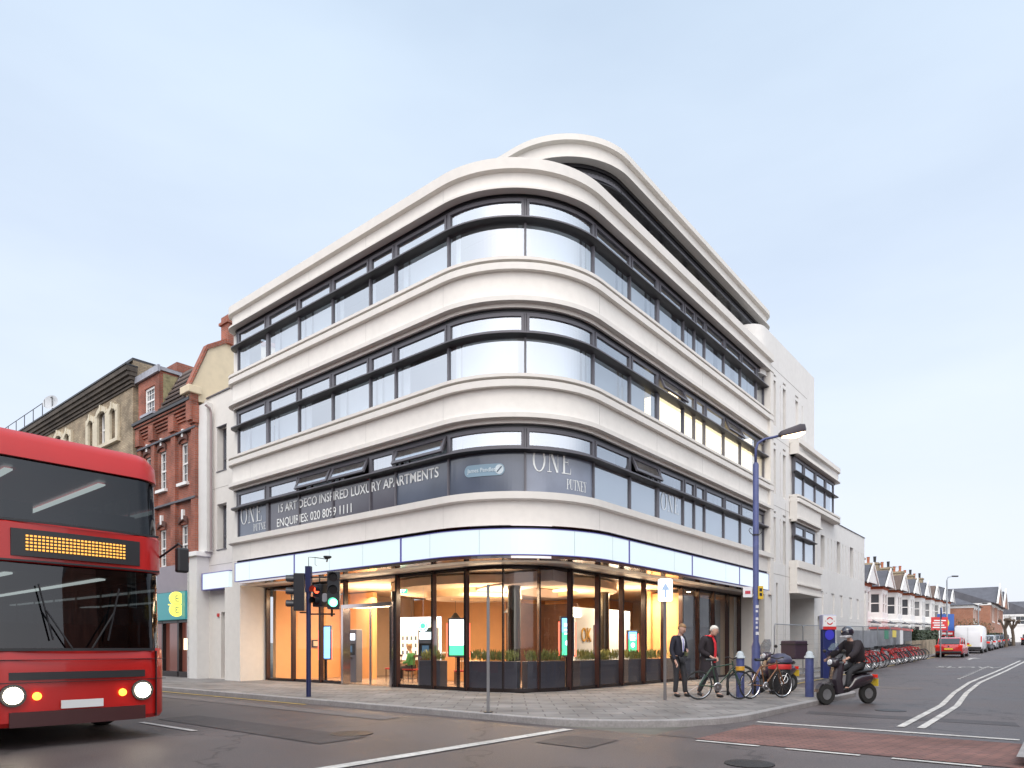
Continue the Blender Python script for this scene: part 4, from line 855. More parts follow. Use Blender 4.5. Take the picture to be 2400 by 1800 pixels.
# ================================================================= terraced houses up the side street
def terrace_house(roofm, brickband, label, off=0):
    t = thing('terraced_house', label, 'house', (0, 0, 0), ROT, 'white terraced houses along the side street')
    Wd = 5.5; fz = 5.0
    hol = [(3.7, 4.7, .1, 2.2, .2, False), (3.75, 4.65, 3.0, 4.5, .12, False)]
    mb = MB(); wallgrid(mb, 0, Wd, -1.0, fz+.25, hol, fR(1.2), .15); mb.face([(0, 1.2, -1), (0, 8, -1), (0, 8, 5), (0, 1.2, 5)]); mb.face([(Wd, 1.2, -1), (Wd, 8, -1), (Wd, 8, 5), (Wd, 1.2, 5)]); mb.build('wall', WHITE, t)
    d = MB().box(3.75, 4.65, 1.35, 1.4, .1, 2.2).build('front_door', mat('dark door paint', (.03, .03, .04), .4), t)
    sash(t, 3.75, 4.65, 3.0, 4.5, fR(1.2), .05, (2, 4))
    # two storey canted bay
    pts = [(.35, 1.2), (.75, .35), (2.55, .35), (2.95, 1.2)]
    bay = MB()
    for (x0, y0), (x1, y1) in zip(pts, pts[1:]):
        ln = math.hypot(x1-x0, y1-y0); ux, uy = (x1-x0)/ln, (y1-y0)/ln
        fn = lambda u, z, dd, x0=x0, y0=y0, ux=ux, uy=uy: (x0+ux*u-uy*dd, y0+uy*u+ux*dd, z)
        h = [(.15, ln-.15, .9, 2.3, .1, False), (.15, ln-.15, 3.15, 4.55, .1, False)]
        if ln > 1.2: h = [(.15, ln/2-.1, .9, 2.3, .1, False), (ln/2+.1, ln-.15, .9, 2.3, .1, False), (.15, ln/2-.1, 3.15, 4.55, .1, False), (ln/2+.1, ln-.15, 3.15, 4.55, .1, False)]
        wallgrid(bay, 0, ln, -1.0, 4.85, h, fn, .1)
        for q in h: sash(t, q[0], q[1], q[2], q[3], fn, .03, (1 if ln > 1.2 else 1, 2), fw=.06)
    by = bay.build('bay', WHITE, t)
    mb = MB(); mb.loft([[(x, y, z) for x, y in ((.25, 1.2), (.68, .25), (2.62, .25), (3.05, 1.2))] for z in (2.55, 2.72)]); mb.build('bay_cornice', WHITE, t)
    mb = MB(); mb.loft([[(x, y, z) for x, y in ((.28, 1.19), (.7, .28), (2.6, .28), (3.02, 1.19))] for z in (4.85, 5.02)]); mb.build('brick_band', brickband, t)
    mb = MB(); mb.hull8([(.1, .1, 5.02), (3.2, .1, 5.02), (3.2, 4, 5.02), (.1, 4, 5.02)], [(1.60, .15, 6.25), (1.70, .15, 6.25), (1.70, 4, 6.25), (1.60, 4, 6.25)]); mb.build('gable_roof', roofm, t)
    mb = MB(); mb.hull8([(.2, .02, 5.03), (3.1, .02, 5.03), (3.1, .09, 5.03), (.2, .09, 5.03)], [(1.61, .02, 6.15), (1.69, .02, 6.15), (1.69, .09, 6.15), (1.61, .09, 6.15)])
    gb = mb.build('gable', WHITE, t)
    mb = MB()
    for s in (-1, 1): mb.hull8([(1.65+s*1.72, -.06, 4.93), (1.65+s*1.56, -.06, 4.93), (1.65+s*1.56, .0, 4.93), (1.65+s*1.72, .0, 4.93)], [(1.65+s*.03, -.06, 6.38), (1.65-s*.02, -.06, 6.22), (1.65-s*.02, .0, 6.22), (1.65+s*.03, .0, 6.38)])
    mb.build('bargeboard', WHITE, t)
    mb = MB(); mb.loft([[(x, y, z) for y, z in ((.95, 5.15), (4.6, 6.45), (8.2, 5.15))] for x in (0, Wd)]); mb.build('roof', roofm, t)
    mb = MB(); mb.box(-.03, Wd+.03, .88, 1.0, 5.1, 5.22); mb.build('gutter', BLACK, t)
    mb = MB(); mb.box(-.45, .45, 2.6, 4.2, 5.3, 7.5); mb.box(-.52, .52, 2.53, 4.27, 7.5, 7.65); ch = mb.build('chimney', BRICK2, t)
    for k in range(3):
        mb = MB(); mb.lathe([(.11, 0), (.13, .05), (.10, .1), (.12, .5), (.14, .55), (.09, .56)], (0, 2.9+.5*k, 7.65), 10); mb.build('chimney_pot', TERR if (k+off) % 3 else BLACK, ch, smooth=False)
    mb = MB(); mb.hull8([(3.3, .2, 2.45), (5.1, .2, 2.45), (5.1, 1.2, 2.6), (3.3, 1.2, 2.6)], [(3.3, .2, 2.5), (5.1, .2, 2.5), (5.1, 1.2, 3.0), (3.3, 1.2, 3.0)]); mb.build('porch_roof', SLATE, t)
    mb = MB(); mb.cyl((.1, 3.4, 7.3), (.1, 3.4, 8.2), .015, n=5); mb.cyl((-.5, 3.4, 8.15), (.8, 3.4, 8.15), .012, n=4); [mb.cyl((x_, 3.1, 8.15), (x_, 3.7, 8.15), .008, n=4) for x_ in (-.4, -.1, .2, .5)]
    if off: mb.build('aerial', GREYM, t)
    return t
hs = ['white terraced house right beside the corner block, mostly hidden', 'white terraced house with slate bay gable, second along from the corner block', 'white terraced house with brown tiled bay roof, third from the corner block',
      'white terraced house with tall chimney, fourth along the terrace', 'white terraced house with slate gable in the middle of the terrace', 'white terraced house with small gable, sixth along the terrace', 'white terraced house with grey roof near the far end', 'white end of terrace house before the orange brick house']
REDB = mat('red brick band', (.40, .12, .06), .85, noise=.2, scale=12)
hA = terrace_house(SLATE, REDB, hs[0]); hB = terrace_house(TILE, REDB, hs[2], 1)
x = 34.95
for i in range(8):
    src = hB if i in (2, 5) else hA; loc = W(x, .15, gz(x)+.12)
    if i == 0: hA.location = loc
    elif i == 2: hB.location = loc
    else: dup(src, loc, ROT, hs[i])
    x += 5.5
# orange brick hipped house, gabled pair and end houses
def plain_house(name, label, cat, a, b, w_, dp, h, roofh, wm, rm, gables=0, wins=(), side=(), group=None, trim=True, hip=True):
    t = thing(name, label, cat, W(a, b, gz(a)), ROT, group)
    hol = [(u, u+ww, z, z+hh, .12, False) for u, z, ww, hh in wins]; hs_ = [(u, u+ww, z, z+hh, .12, False) for u, z, ww, hh in side]
    mb = MB(); wallgrid(mb, 0, w_, -1, h, hol, fR(0), .12); wallgrid(mb, 0, dp, -1, h, hs_, lambda u, z, d: (d, u, z), .12); mb.face([(w_, 0, -1), (w_, dp, -1), (w_, dp, h), (w_, 0, h)]); mb.build('wall', wm, t)
    for q in hol: sash(t, q[0], q[1], q[2], q[3], fR(0), .03, (2, 2))
    for q in hs_: sash(t, q[0], q[1], q[2], q[3], lambda u, z, d: (d, u, z), .03, (2, 2), fw=.1)
    e = .35
    if hip: mb = MB().hull8([(-e, -e, h), (w_+e, -e, h), (w_+e, dp+e, h), (-e, dp+e, h)], [(w_*.35, dp*.45, h+roofh), (w_*.65, dp*.45, h+roofh), (w_*.65, dp*.55, h+roofh), (w_*.35, dp*.55, h+roofh)])
    else: mb = MB().loft([[(x_, y, z) for y, z in ((-e, h-.05), (dp/2, h+roofh), (dp+e, h-.05))] for x_ in (-.1, w_+.1)])
    mb.build('roof', rm, t)
    mb = MB(); mb.box(-.06, w_+.06, -.07, .0, h-.35, h-.02); mb.box(-.07, -.001, -.06, dp, h-.35, h-.02)
    for q in wins: mb.box(q[0]-.12, q[0]+q[2]+.12, -.07, -.002, q[1]-.15, q[1]-.01); mb.box(q[0]-.1, q[0]+q[2]+.1, -.05, -.002, q[1]+q[3]+.01, q[1]+q[3]+.2)
    for q in side: mb.box(-.07, -.002, q[0]-.15, q[0]+q[2]+.15, q[1]-.18, q[1]-.01); mb.box(-.05, -.002, q[0]-.15, q[0]+q[2]+.15, q[1]+q[3]+.01, q[1]+q[3]+.35)
    mb.build('white_dressings', WHITE, t)
    for k in range(gables):
        c = w_*(k+.5)/gables; g_ = w_/gables*.42
        mb = MB(); mb.loft([[(x_, y, z) for x_, z in ((c-g_, h-.1), (c, h+roofh*.98), (c+g_, h-.1))] for y in (-.5, dp*.5)]); mb.build('gable_roof', rm, t)
        mb = MB(); mb.loft([[(x_, y, z) for x_, z in ((c-g_*.85, h-.1), (c, h+roofh*.8), (c+g_*.85, h-.1))] for y in (-.62, -.505)]); mb.build('gable_brick', wm, t)
        mb = MB()
        for s in (-1, 1): mb.hull8([(c+s*g_*1.1, -.75, h-.15), (c+s*g_*.85, -.75, h-.15), (c+s*g_*.85, -.6, h-.15), (c+s*g_*1.1, -.6, h-.15)], [(c+s*.04, -.75, h+roofh+.35), (c-s*.04, -.75, h+roofh-.1), (c-s*.04, -.6, h+roofh-.1), (c+s*.04, -.6, h+roofh+.35)])
        mb.build('gable_coping', WHITE, t)
    return t
plain_house('brick_house', 'orange brick house with low hipped slate roof and one white side window', 'house', 80, -1.2, 8, 9.5, 4.9, 2.0, BRICK3, SLATE, wins=[(1, 2.9, .9, 1.5), (3, 2.9, .9, 1.5), (5.5, 2.9, .9, 1.5), (1, .5, 1.5, 1.5)], side=[(3.4, 2.7, 1.5, 1.7)])
plain_house('gabled_house', 'tall orange brick house with two white coped gables over the street', 'house', 91, -2.0, 20, 11, 5.5, 2.3, BRICK3, SLATE, gables=2, wins=[(2.5, 3.2, 1, 1.8), (4.5, 3.2, 1, 1.8), (10.5, 3.2, 1, 1.8), (12.5, 3.2, 1, 1.8)], hip=False)
plain_house('end_house', 'pale rendered house with dark roof at the far bend of the side street', 'house', 128, -5.5, 8, 9, 4.7, 2.3, WHITE, SLATE, gables=1, wins=[(2, 2.9, 1.4, 1.4), (5, 2.9, 1.2, 1.2)], side=[(1.5, 2.9, 1.4, 1.4), (5.5, 2.9, 1.4, 1.4)], hip=False, group=None)
plain_house('end_house', 'pale rendered house with brick lower floor, last one at the right edge', 'house', 133, -15, 8, 8.6, 4.6, 2.2, WHITE, SLATE, gables=1, wins=[(2, 2.9, 1.4, 1.4)], side=[(1.5, 2.9, 1.6, 1.4), (5.5, 2.9, 1.4, 1.4), (1.5, .4, 1.6, 1.5), (5.5, .4, 1.4, 1.5)], hip=False)
# ================================================================= hedges, bush, trees
LEAFD = mat('hedge leaf', (.030, .045, .022), .7, noise=.5, scale=9); TWIG = mat('bare twig', (.10, .075, .055), .9, noise=.2, scale=12)
def hedge(name, label, a0, a1, b0, b1, h, n, seed, m=LEAFD, kind=None):
    r = random.Random(seed); t = thing(name, label, 'hedge', W(a0, b0, gz(a0)), ROT)
    mb = MB(); mb.box(.1, a1-a0-.1, .08, b1-b0-.08, -1.2, h*.93); mb.build('hedge_core', m, t)
    mb = MB()
    for k in range(n):
        c = Vector((r.uniform(0, a1-a0), r.uniform(0, b1-b0), 0)); dz = gz(a0+c.x)-gz(a0); f = r.random()
        if f < .55: c.y = r.uniform(-.05, .1); c.z = r.uniform(.2, h)
        elif f < .8: c.z = h+r.uniform(-.12, .12)
        else: c.x = r.uniform(-.05, .1); c.z = r.uniform(.2, h)
        c.z += dz; u = Vector((r.gauss(0, 1), r.gauss(0, 1), r.gauss(0, 1))).normalized(); v = u.orthogonal().normalized(); s = r.uniform(.06, .14)
        mb.face([c-u*s, c+v*s*.6, c+u*s, c-v*s*.6])
    mb.build('leaves', m, t); return t
hedge('hedge', 'dark clipped hedge between the hire cycle docks and the parked cars', 46, 70, -.9, -.2, 1.9, 2600, 3)
hedge('hedge', 'dark hedge in front of the orange brick gabled house', 82, 98, -2.9, -2.2, 1.5, 1000, 4)
def bush(name, label, a, b, h, rad, seed, m, nleaf, cat='bush'):
    r = random.Random(seed); t = thing(name, label, cat, W(a, b, gz(a)), ROT)
    mb = MB()
    for k in range(16):
        q = r.uniform(0, 2*PI); d = rad*r.uniform(.2, 1)
        mb.tube([(0, 0, 0), (d*.4*math.cos(q), d*.4*math.sin(q), h*.45), (d*math.cos(q), d*math.sin(q), h*r.uniform(.75, 1))], .05, 5, [.06, .035, .01])
    mb.build('branches', TWIG, t)
    mb = MB()
    for k in range(nleaf):
        q = r.uniform(0, 2*PI); d = rad*math.sqrt(r.random())*1.05; z = h*r.uniform(.25, 1.05)*(1-.25*(d/rad)**2); c = Vector((d*math.cos(q), d*math.sin(q), z))
        u = Vector((r.gauss(0, 1), r.gauss(0, 1), r.gauss(0, 1.4))).normalized(); v = u.orthogonal().normalized(); s = r.uniform(.08, .2)
        mb.face([c-u*s, c+v*s*.25, c+u*s, c-v*s*.25])
    mb.build('foliage', m, t); return t
OLV = mat('olive winter leaf', (.085, .08, .035), .8, noise=.5, scale=6)
bush('bush', 'olive green bush in front of the orange hipped house', 77, -1.0, 3.2, 2.4, 5, OLV, 900)
bush('bush', 'small dark bush by the white terrace behind the signs', 60, .2, 2.4, 1.2, 6, LEAFD, 500)
def pollard(label, a, b, seed):
    r = random.Random(seed); t = thing('pollard_tree', label, 'tree', W(a, b, gz(a)), ROT, 'pollarded street trees')
    mb = MB(); mb.tube([(0, 0, 0), (.1, 0, 1.2), (0, .1, 2.1)], .2, 8, [.22, .17, .16]); mb.build('trunk', TWIG, t)
    mb = MB()
    for k in range(5):
        q = 2*PI*k/5+r.random(); e = Vector((.6*math.cos(q), .6*math.sin(q), 2.9+.3*r.random())); mb.tube([(0, .1, 2.0), e*.7+Vector((0, 0, .7)), e], .1, 6, [.13, .1, .12]); mb.ball(e, .2, 8, 6)
        for j in range(6): mb.tube([e, e+Vector((r.gauss(0, .2), r.gauss(0, .2), .5*r.random()+.15))], .012, 4)
    mb.build('crown', TWIG, t)
pollard('knobbly bare pollarded tree in front of the orange gabled house', 84, -4.0, 1); pollard('bare pollarded tree a little further up the street', 93, -4.2, 2)
# ================================================================= cars
CARGL = mat('dark car glass', (.02, .023, .028), .05, spec=1); REDL = mat('red tail lamp', (.35, .01, .01), .2, emit=(1, .05, .02), es=.25)
PLY = mat('yellow number plate', (.75, .55, .05), .5); PLW = mat('white number plate', (.7, .7, .68), .5); HL = mat('clear headlamp', (.6, .62, .65), .1, spec=1)
def rring(x, hw, z0, z1, r, n=4):
    out = []
    for cy, cz, q0 in ((hw-r, z1-r, 0), (-hw+r, z1-r, 90), (-hw+r, z0+r, 180), (hw-r, z0+r, 270)):
        for k in range(n+1):
            q = R_(q0+90*k/n); out.append((x, cy+r*math.cos(q), cz+r*math.sin(q)))
    return out
def car(label, col, loc, rz, kind='hatch', cat='car', group='cars parked along the side street'):
    van = kind == 'van'
    paint = mat('car paint %s' % (col,), col, .25, coat=.8, spec=.6)
    t = thing('parked_van' if van else 'parked_car', label, cat, loc, rz, None if van else group)
    Ln, Hw = (5.4, 1.0) if van else (4.2, .87)
    if van:
        b = [(0, .9, .5, 1.9, .2), (.05, .95, .35, 2.3, .25), (.3, 1.0, .3, 2.38, .2), (3.6, 1.0, .3, 2.38, .2), (4.1, .98, .3, 2.2, .25), (4.7, .95, .3, 1.35, .25), (5.3, .85, .35, 1.05, .25), (5.4, .7, .5, .85, .15)]
        c = [(3.75, .96, 1.35, 2.2, .2), (4.15, .93, 1.35, 2.15, .2), (4.8, .85, 1.3, 1.36, .02)]
    else:
        b = [(0, .74, .45, .85, .12), (.06, .82, .3, .95, .16), (.35, .87, .22, .98, .16), (1.2, .87, .2, .97, .14), (2.6, .87, .2, .95, .14), (3.4, .86, .22, .88, .16), (4.0, .80, .26, .78, .16), (4.18, .66, .4, .66, .1)]
        c = [(.12, .66, .93, 1.0, .03), (.5, .70, .9, 1.36, .14), (1.0, .71, .9, 1.46, .16), (2.0, .71, .9, 1.46, .16), (2.45, .70, .9, 1.38, .14), (3.15, .66, .88, .93, .02)]
    body = MB().loft([rring(*q) for q in b]); bo = body.build('body', paint, t, smooth=False, auto=40)
    if van:
        MB().loft([rring(q[0]+.03, q[1]+.03, q[2], q[3]-.02, q[4]) for q in c]).build('windscreen', CARGL, t, auto=40)
        for s in (-1, 1):
            mb = MB(); mb.box(-.02, .03, s*.98-.07*(s > 0), s*.98+.07*(s < 0), .95, 1.45); mb.build('tail_light', REDL, t)
        MB().box(-.02, .0, -.005, .005, .6, 2.2).build('door_gap', BLACK, t); MB().box(-.06, .04, -.95, .95, .35, .55).build('bumper', BLACK, t); MB().box(-.075, -.061, -.26, .26, .62, .74).build('number_plate', PLY, t)
    else:
        MB().loft([rring(*q) for q in c]).build('windows', CARGL, t, auto=40)
        MB().loft([rring(x_, y_, z_-.05, z_+.012, .02) for x_, y_, z_ in ((.55, .62, 1.37), (1.0, .66, 1.462), (2.0, .66, 1.462), (2.4, .62, 1.38))]).build('roof_panel', paint, t)
        for s in (-1, 1):
            mb = MB()
            for p0, p1 in (((.15, .67, .96), (.55, .67, 1.36)), ((1.35, .725, .95), (1.3, .68, 1.42)), ((2.45, .68, 1.38), (3.1, .68, .93))): mb.tube([(p0[0], s*p0[1], p0[2]), (p1[0], s*p1[1], p1[2])], .035, 6)
            mb.build('pillar', paint, t)
            mb = MB(); mb.box(-.01, .12, s*.72-.13, s*.72+.13, .72, .9) ; mb.build('tail_light', REDL, t, bevel=.02)
            mb = MB(); mb.box(4.0, 4.14, s*.62-.14, s*.62+.14, .6, .74); mb.build('headlight', HL, t, bevel=.02)
            mb = MB(); mb.box(2.5, 2.66, s*.93-.08, s*.93+.08, .93, 1.06); mb.build('wing_mirror', paint, t, bevel=.02)
        mb = MB(); mb.box(-.035, .1, -.78, .78, .3, .46); mb.build('bumper', BLACK, t, bevel=.03)
        MB().box(-.045, -.02, -.26, .26, .56, .67).build('number_plate', PLY, t)
        MB().lathe([(0, -.035), (.06, -.035), (.06, .03), (0, .03)], (0, 0, .82), 14, 'x').build('badge', CHROME, t)
    for x_ in ((.9, 4.4) if van else (.75, 3.3)):
        for s in (-1, 1):
            mb = MB(); mb.lathe([(.2, -.1), (.31, -.1), (.33, -.06), (.33, .06), (.31, .1), (.2, .1)], (x_, s*(Hw-.1), .33), 20, 'y'); wh = mb.build('tyre', RUB, t)
            MB().lathe([(0, s*.07), (.1, s*.105), (.2, s*.09), (.21, s*.02), (0, s*.02)], (x_, s*(Hw-.1), .33), 14, 'y').build('rim', CHROME, wh)
    return t
cl = lambda a, b: W(a, b, gz(a)+.008)
AH = ROT                                   # facing up the street
car('red hatchback parked behind the white van at the kerb', (.52, .012, .012), cl(45.2, -3.0), AH)
car('white panel van parked between the red hatchback and the dark cars', (.78, .78, .80), cl(56.5, -3.05), AH, 'van', 'van')
cc = [('dark grey car parked just beyond the white van', (.05, .05, .06)), ('silver car, second of the row beyond the white van', (.45, .46, .48)), ('black car parked mid row beyond the silver car', (.02, .02, .025)), ('blue grey car parked fourth beyond the van', (.10, .12, .16)), ('small dark car at the far end of the parked row', (.03, .03, .04))]
for k, (lb_, c_) in enumerate(cc): car(lb_, c_, cl(65+6.2*k, -3.1), AH)
car('very dark car driving away in the lane near the street bend', (.02, .02, .03), cl(98, -5.6), AH, group=None)
car('black hatchback cut off by the right edge of the picture', (.02, .02, .025), cl(42.4, -8.35), AH, group=None)
# ================================================================= posts, lamps and signs (x = right of picture, y = away)
BLUEP = mat('faded blue post paint', (.06, .075, .20), .5, noise=.2, scale=8)
def lamp():
    loc = W(5.15, -3.44, PV); t = thing('street_lamp', 'tall blue street lamp with glowing head in front of the corner block', 'street lamp', loc)
    MB().lathe([(.11, 0), (.11, 1.25), (.075, 1.38), (.075, 6.05), (.05, 6.1), (.045, 6.1)], (0, 0, 0), 14).build('pole', BLUEP, t, auto=30)
    mb = MB(); mb.tube([(0, 0, 6.05), (.0, 0, 6.45), (.06, 0, 6.62), (.22, 0, 6.72), (.5, .05, 6.79), (.62, .05, 6.82)], .032, 8); mb.build('arm', BLUEP, t, smooth=True)
    rings = []
    for x_, hw, z0, z1 in ((.60, .04, 6.80, 6.87), (.66, .08, 6.78, 6.93), (.95, .12, 6.83, 7.03), (1.12, .14, 6.87, 7.09), (1.25, .12, 6.90, 7.09), (1.31, .05, 6.93, 7.02)): rings.append(rring(x_, hw, z0, z1, .03))
    MB().loft(rings).build('lamp_head', mat('dark lamp hood', (.05, .04, .05), .4), t, auto=50)
    mb = MB(); mb.loft([rring(x_, hw, z0, z1, .02) for x_, hw, z0, z1 in ((.70, .06, 6.765, 6.80), (.95, .10, 6.76, 6.85), (1.15, .11, 6.79, 6.89), (1.27, .08, 6.86, 6.92))]); mb.build('lamp_lens', mat('lit sodium lens', (1, .8, .6), .2, emit=(1, .72, .42), es=5), t, auto=50)
    mb = MB(); mb.box(-.34, -.1, -.02, 0, 2.55, 2.83); mb.box(-.1, 0, -.02, 0, 2.6, 2.62); mb.build('parking_plate', mat('white plate', (.7, .7, .72), .5), t)
    mb = MB(); mb.box(-.29, -.15, -.026, -.021, 2.64, 2.72); mb.build('plate_print', mat('red print', (.5, .05, .08), .5), t)
    mb = MB(); mb.box(.03, .16, -.1, 0, 2.5, 2.84); mb.build('yellow_notice', mat('yellow notice', (.65, .42, .03), .5), t)
    mb = MB(); mb.box(.06, .13, -.106, -.101, 2.7, 2.78); mb.box(.06, .13, -.106, -.101, 2.58, 2.66); mb.build('notice_print', BLACK, t)
    mb = MB()
    for s in (-1, 1):
        mb.tube([(s*.07, 0, 4.2), (s*.14, 0, 4.24), (s*.18, 0, 4.32), (s*.15, 0, 4.38), (s*.11, 0, 4.34)], .01, 5)
    mb.lathe([(.085, 4.17), (.085, 4.21)], (0, 0, 0), 12); mb.build('basket_bracket', BLACK, t)
    for k, (z, r) in enumerate(((2.3, .04), (2.18, .03), (1.98, .035), (1.88, .025), (1.75, .03), (1.6, .04))):
        MB().box(-.03, -.03+2*r, -.079, -.074, z-r, z+r).build('sticker', mat('pale sticker', (.6, .6, .63), .6), t)
lamp()
def slim_lamp(label, a, b, h):
    t = thing('street_lamp', label, 'street lamp', W(a, b, gz(a)))
    MB().lathe([(.12, 0), (.12, 1.2), (.07, 1.3), (.055, h)], (0, 0, 0), 10).build('pole', GREYM, t); MB().tube([(0, 0, h), (.1, 0, h+.25), (.5, 0, h+.35)], .04, 6).build('arm', GREYM, t)
    MB().loft([rring(x_, .1, h+.28, h+.4, .03) for x_ in (.45, .95)]).build('lamp_head', BLACK, t)
slim_lamp('grey lamp post in front of the white terrace, beside the estate agent signs', 57.7, -1.4, 6.4)
slim_lamp('thin lamp post by the orange hipped house', 78, -1.9, 4.6)
slim_lamp('thin distant lamp post by the far pale houses', 116, -4.6, 5.0)
def agent_board(label, a, b, z, wd, h, cols, text=None):
    t = thing('estate_agent_board', label, 'sign', W(a, b, gz(a)), 0, 'estate agent boards by the terrace')
    MB().box(-.04, .04, .02, .08, 0, z+h).build('post', WHITE, t); z0 = z
    for hh, c in cols:
        MB().box(-wd/2, wd/2, 0, .02, z0, z0+hh).build('panel', c, t); z0 += hh+.003
    if text: put_text(text[0], text[1], lambda u, v, d: (-wd*.4+u, -.006-d, z+text[2]+v), text[3], t, 'board_lettering')
    return t
SRED = mat('sign red', (.55, .03, .03), .5); SBLUE = mat('sign blue', (.03, .10, .35), .5); SWH = mat('sign white', (.75, .75, .75), .5); SGR = mat('sign green', (.02, .22, .12), .5); SYE = mat('sign yellow', (.75, .6, .08), .5)
s1 = agent_board('red estate agent board with white lines by the lamp post', 56.5, -1.0, 2.0, 1.45, 1.15, [(1.15, SRED)])
mb = MB(); [mb.box(-.6+.1*(k % 2), .55-.15*(k % 3), -.012, -.004, 2.2+.2*k, 2.3+.2*k) for k in range(4)]; mb.build('board_lines', SWH, s1)
s2 = agent_board('blue estate agent board with yellow arc and red foot', 58.6, -1.2, 1.5, 1.5, 1.9, [(.45, SRED), (1.5, SBLUE)])
mb = MB(); mb.loft([[(-.25+r*math.cos(q), -.012, 2.65+r*math.sin(q)) for r in (.38, .55)] for q in [R_(-70+140*k/10) for k in range(11)]], cap=False, closed=False); mb.build('board_arc', SYE, s2)
mb = MB(); mb.box(-.6, .6, -.012, -.004, 1.63, 1.8); mb.build('board_lines', SWH, s2)
t = thing('road_sign', 'round blue road sign seen edge on upon a grey pole among the hire cycles', 'road sign', W(44.5, -2.6, gz(44.5)), R_(62))
MB().cyl((0, 0, 0), (0, 0, 3.6), .04, n=8).build('pole', GREYM, t); MB().cyl((0, -.06, 3.2), (0, -.04, 3.2), .42, n=24).build('disc', SBLUE, t); MB().box(-.25, .25, -.07, -.05, 1.6, 2.0).build('small_plate', SWH, t)
def tinysign(label, a, b, m):
    t = thing('road_sign', label, 'road sign', W(a, b, gz(a)), R_(20)); MB().cyl((0, 0, 0), (0, 0, 2.6), .04, n=8).build('pole', GREYM, t); MB().cyl((0, -.06, 2.4), (0, -.04, 2.4), .38, n=20).build('disc', m, t)
tinysign('small distant red road sign at the right edge by the pale houses', 114, -7.2, SRED); tinysign('small distant blue road sign beside the red one', 119, -7.0, SBLUE)
# ahead-only sign on its pole
t = thing('arrow_sign', 'bright white sign with pale upward arrow on a dark pole by the shop', 'road sign', W(1.8, -2.51, PV))
MB().cyl((0, 0, 0), (0, 0, 2.35), .038, n=10).build('pole', mat('grey brown pole', (.14, .13, .13), .5), t)
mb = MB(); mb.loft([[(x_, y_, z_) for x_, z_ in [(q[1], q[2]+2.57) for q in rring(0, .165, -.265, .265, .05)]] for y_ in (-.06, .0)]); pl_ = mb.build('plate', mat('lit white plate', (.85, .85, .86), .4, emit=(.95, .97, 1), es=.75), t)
mb = MB(); mb.prism([(-.025, -.16), (.025, -.16), (.025, .02), (.10, .02), (0, .19), (-.10, .02), (-.025, .02)], lambda u, v, d: (u, -.061-d, 2.55+v), 0, .004); mb.build('arrow', mat('pale blue arrow', (.42, .58, .80), .5), pl_)
# bare grey post at the kerb
t = thing('grey_post', 'slim bare grey post standing alone on the kerb in front of the shop', 'post', W(-3.15, -1.35, PV))
MB().box(-.028, .028, -.04, .04, 0, 2.42).build('post', mat('dull grey steel', (.17, .165, .17), .5, noise=.15, scale=14), t, bevel=.006)
MB().cyl((0, 0, 0), (0, 0, .02), .09, n=12).build('foot_plate', BLACK, t)
# ---- traffic light
t = thing('traffic_light', 'black traffic light showing green on a blue black pole at the kerb', 'traffic light', W(-2.9, 4.83, PV))
TLM = mat('black signal housing', (.016, .017, .022), .4)
MB().lathe([(.06, 0), (.06, 3.22), (0, 3.23)], (0, 0, 0), 12).build('pole', mat('navy pole', (.012, .018, .07), .4), t, auto=40)
MB().box(-.07, .07, -.07, .07, 2.6, 3.25).build('pole_box', mat('navy pole', (.012, .018, .07), .4), t)
def sig_head(par, cx, cy, z0, n, face, lit, sc=1.0):       # face: unit vector in plan
    fx = Vector((face[0], face[1], 0)).normalized(); sx = Vector((-fx.y, fx.x, 0)); c = Vector((cx, cy, 0)); h = .31*sc
    mb = MB(); w_ = .15*sc; d0 = .13*sc
    mb.hull8([c+sx*u+fx*v+Vector((0, 0, z0)) for u, v in ((-w_, -d0), (w_, -d0), (w_, d0), (-w_, d0))], [c+sx*u+fx*v+Vector((0, 0, z0+n*h)) for u, v in ((-w_, -d0), (w_, -d0), (w_, d0), (-w_, d0))])
    hd = mb.build('signal_head', TLM, par, bevel=.015)
    for k in range(n):
        zc = z0+h*(k+.5); cc_ = c+fx*(d0+.004)+Vector((0, 0, zc)); r = .1*sc
        mb = MB(); mb.face([cc_+sx*(r*math.cos(2*PI*i/20))+Vector((0, 0, r*math.sin(2*PI*i/20))) for i in range(20)]); on = lit == k
        mb.build('signal_lens', mat('green signal on', (.1, .9, .5), .3, emit=(.12, 1, .48), es=5) if on and lit == 0 else mat('red signal on', (.9, .1, .05), .3, emit=(1, .08, .03), es=2.5) if on else mat('unlit lens', (.03, .02, .02), .15), hd)
        mb = MB(); mb.loft([[cc_+sx*(rr*math.cos(q))+Vector((0, 0, rr*math.sin(q)))+fx*ff for q in [R_(-25+230*i/16) for i in range(17)]] for rr, ff in ((r*1.08, 0), (r*1.12, .19*sc), (r*1.16, .19*sc), (r*1.14, 0))], closed=False, cap=False)
        mb.build('visor', TLM, hd)
    return hd
sig_head(t, .64, -.05, 2.18, 3, (.18, -1), 0)
sig_head(t, -.22, .0, 2.14, 3, (-1, -.15), -1)
sig_head(t, .27, .05, 2.24, 2, (-.45, -1), 1, .9)
mb = MB(); mb.cyl((0, 0, 2.98), (.55, 0, 2.98), .02, n=6); mb.cyl((0, 0, 2.06), (.66, 0, 2.06), .02, n=6); mb.cyl((.27, .02, 2.06), (.27, .02, 2.26), .016, n=6); mb.cyl((.27, .02, 2.78), (.27, .02, 2.98), .016, n=6); mb.cyl((.58, .0, 2.0), (.58, 0, 2.2), .03, n=6); mb.cyl((-.22, 0, 2.1), (0, 0, 2.1), .02, n=6); mb.cyl((-.22, 0, 3.0), (0, 0, 3.0), .02, n=6); mb.build('brackets', TLM, t)
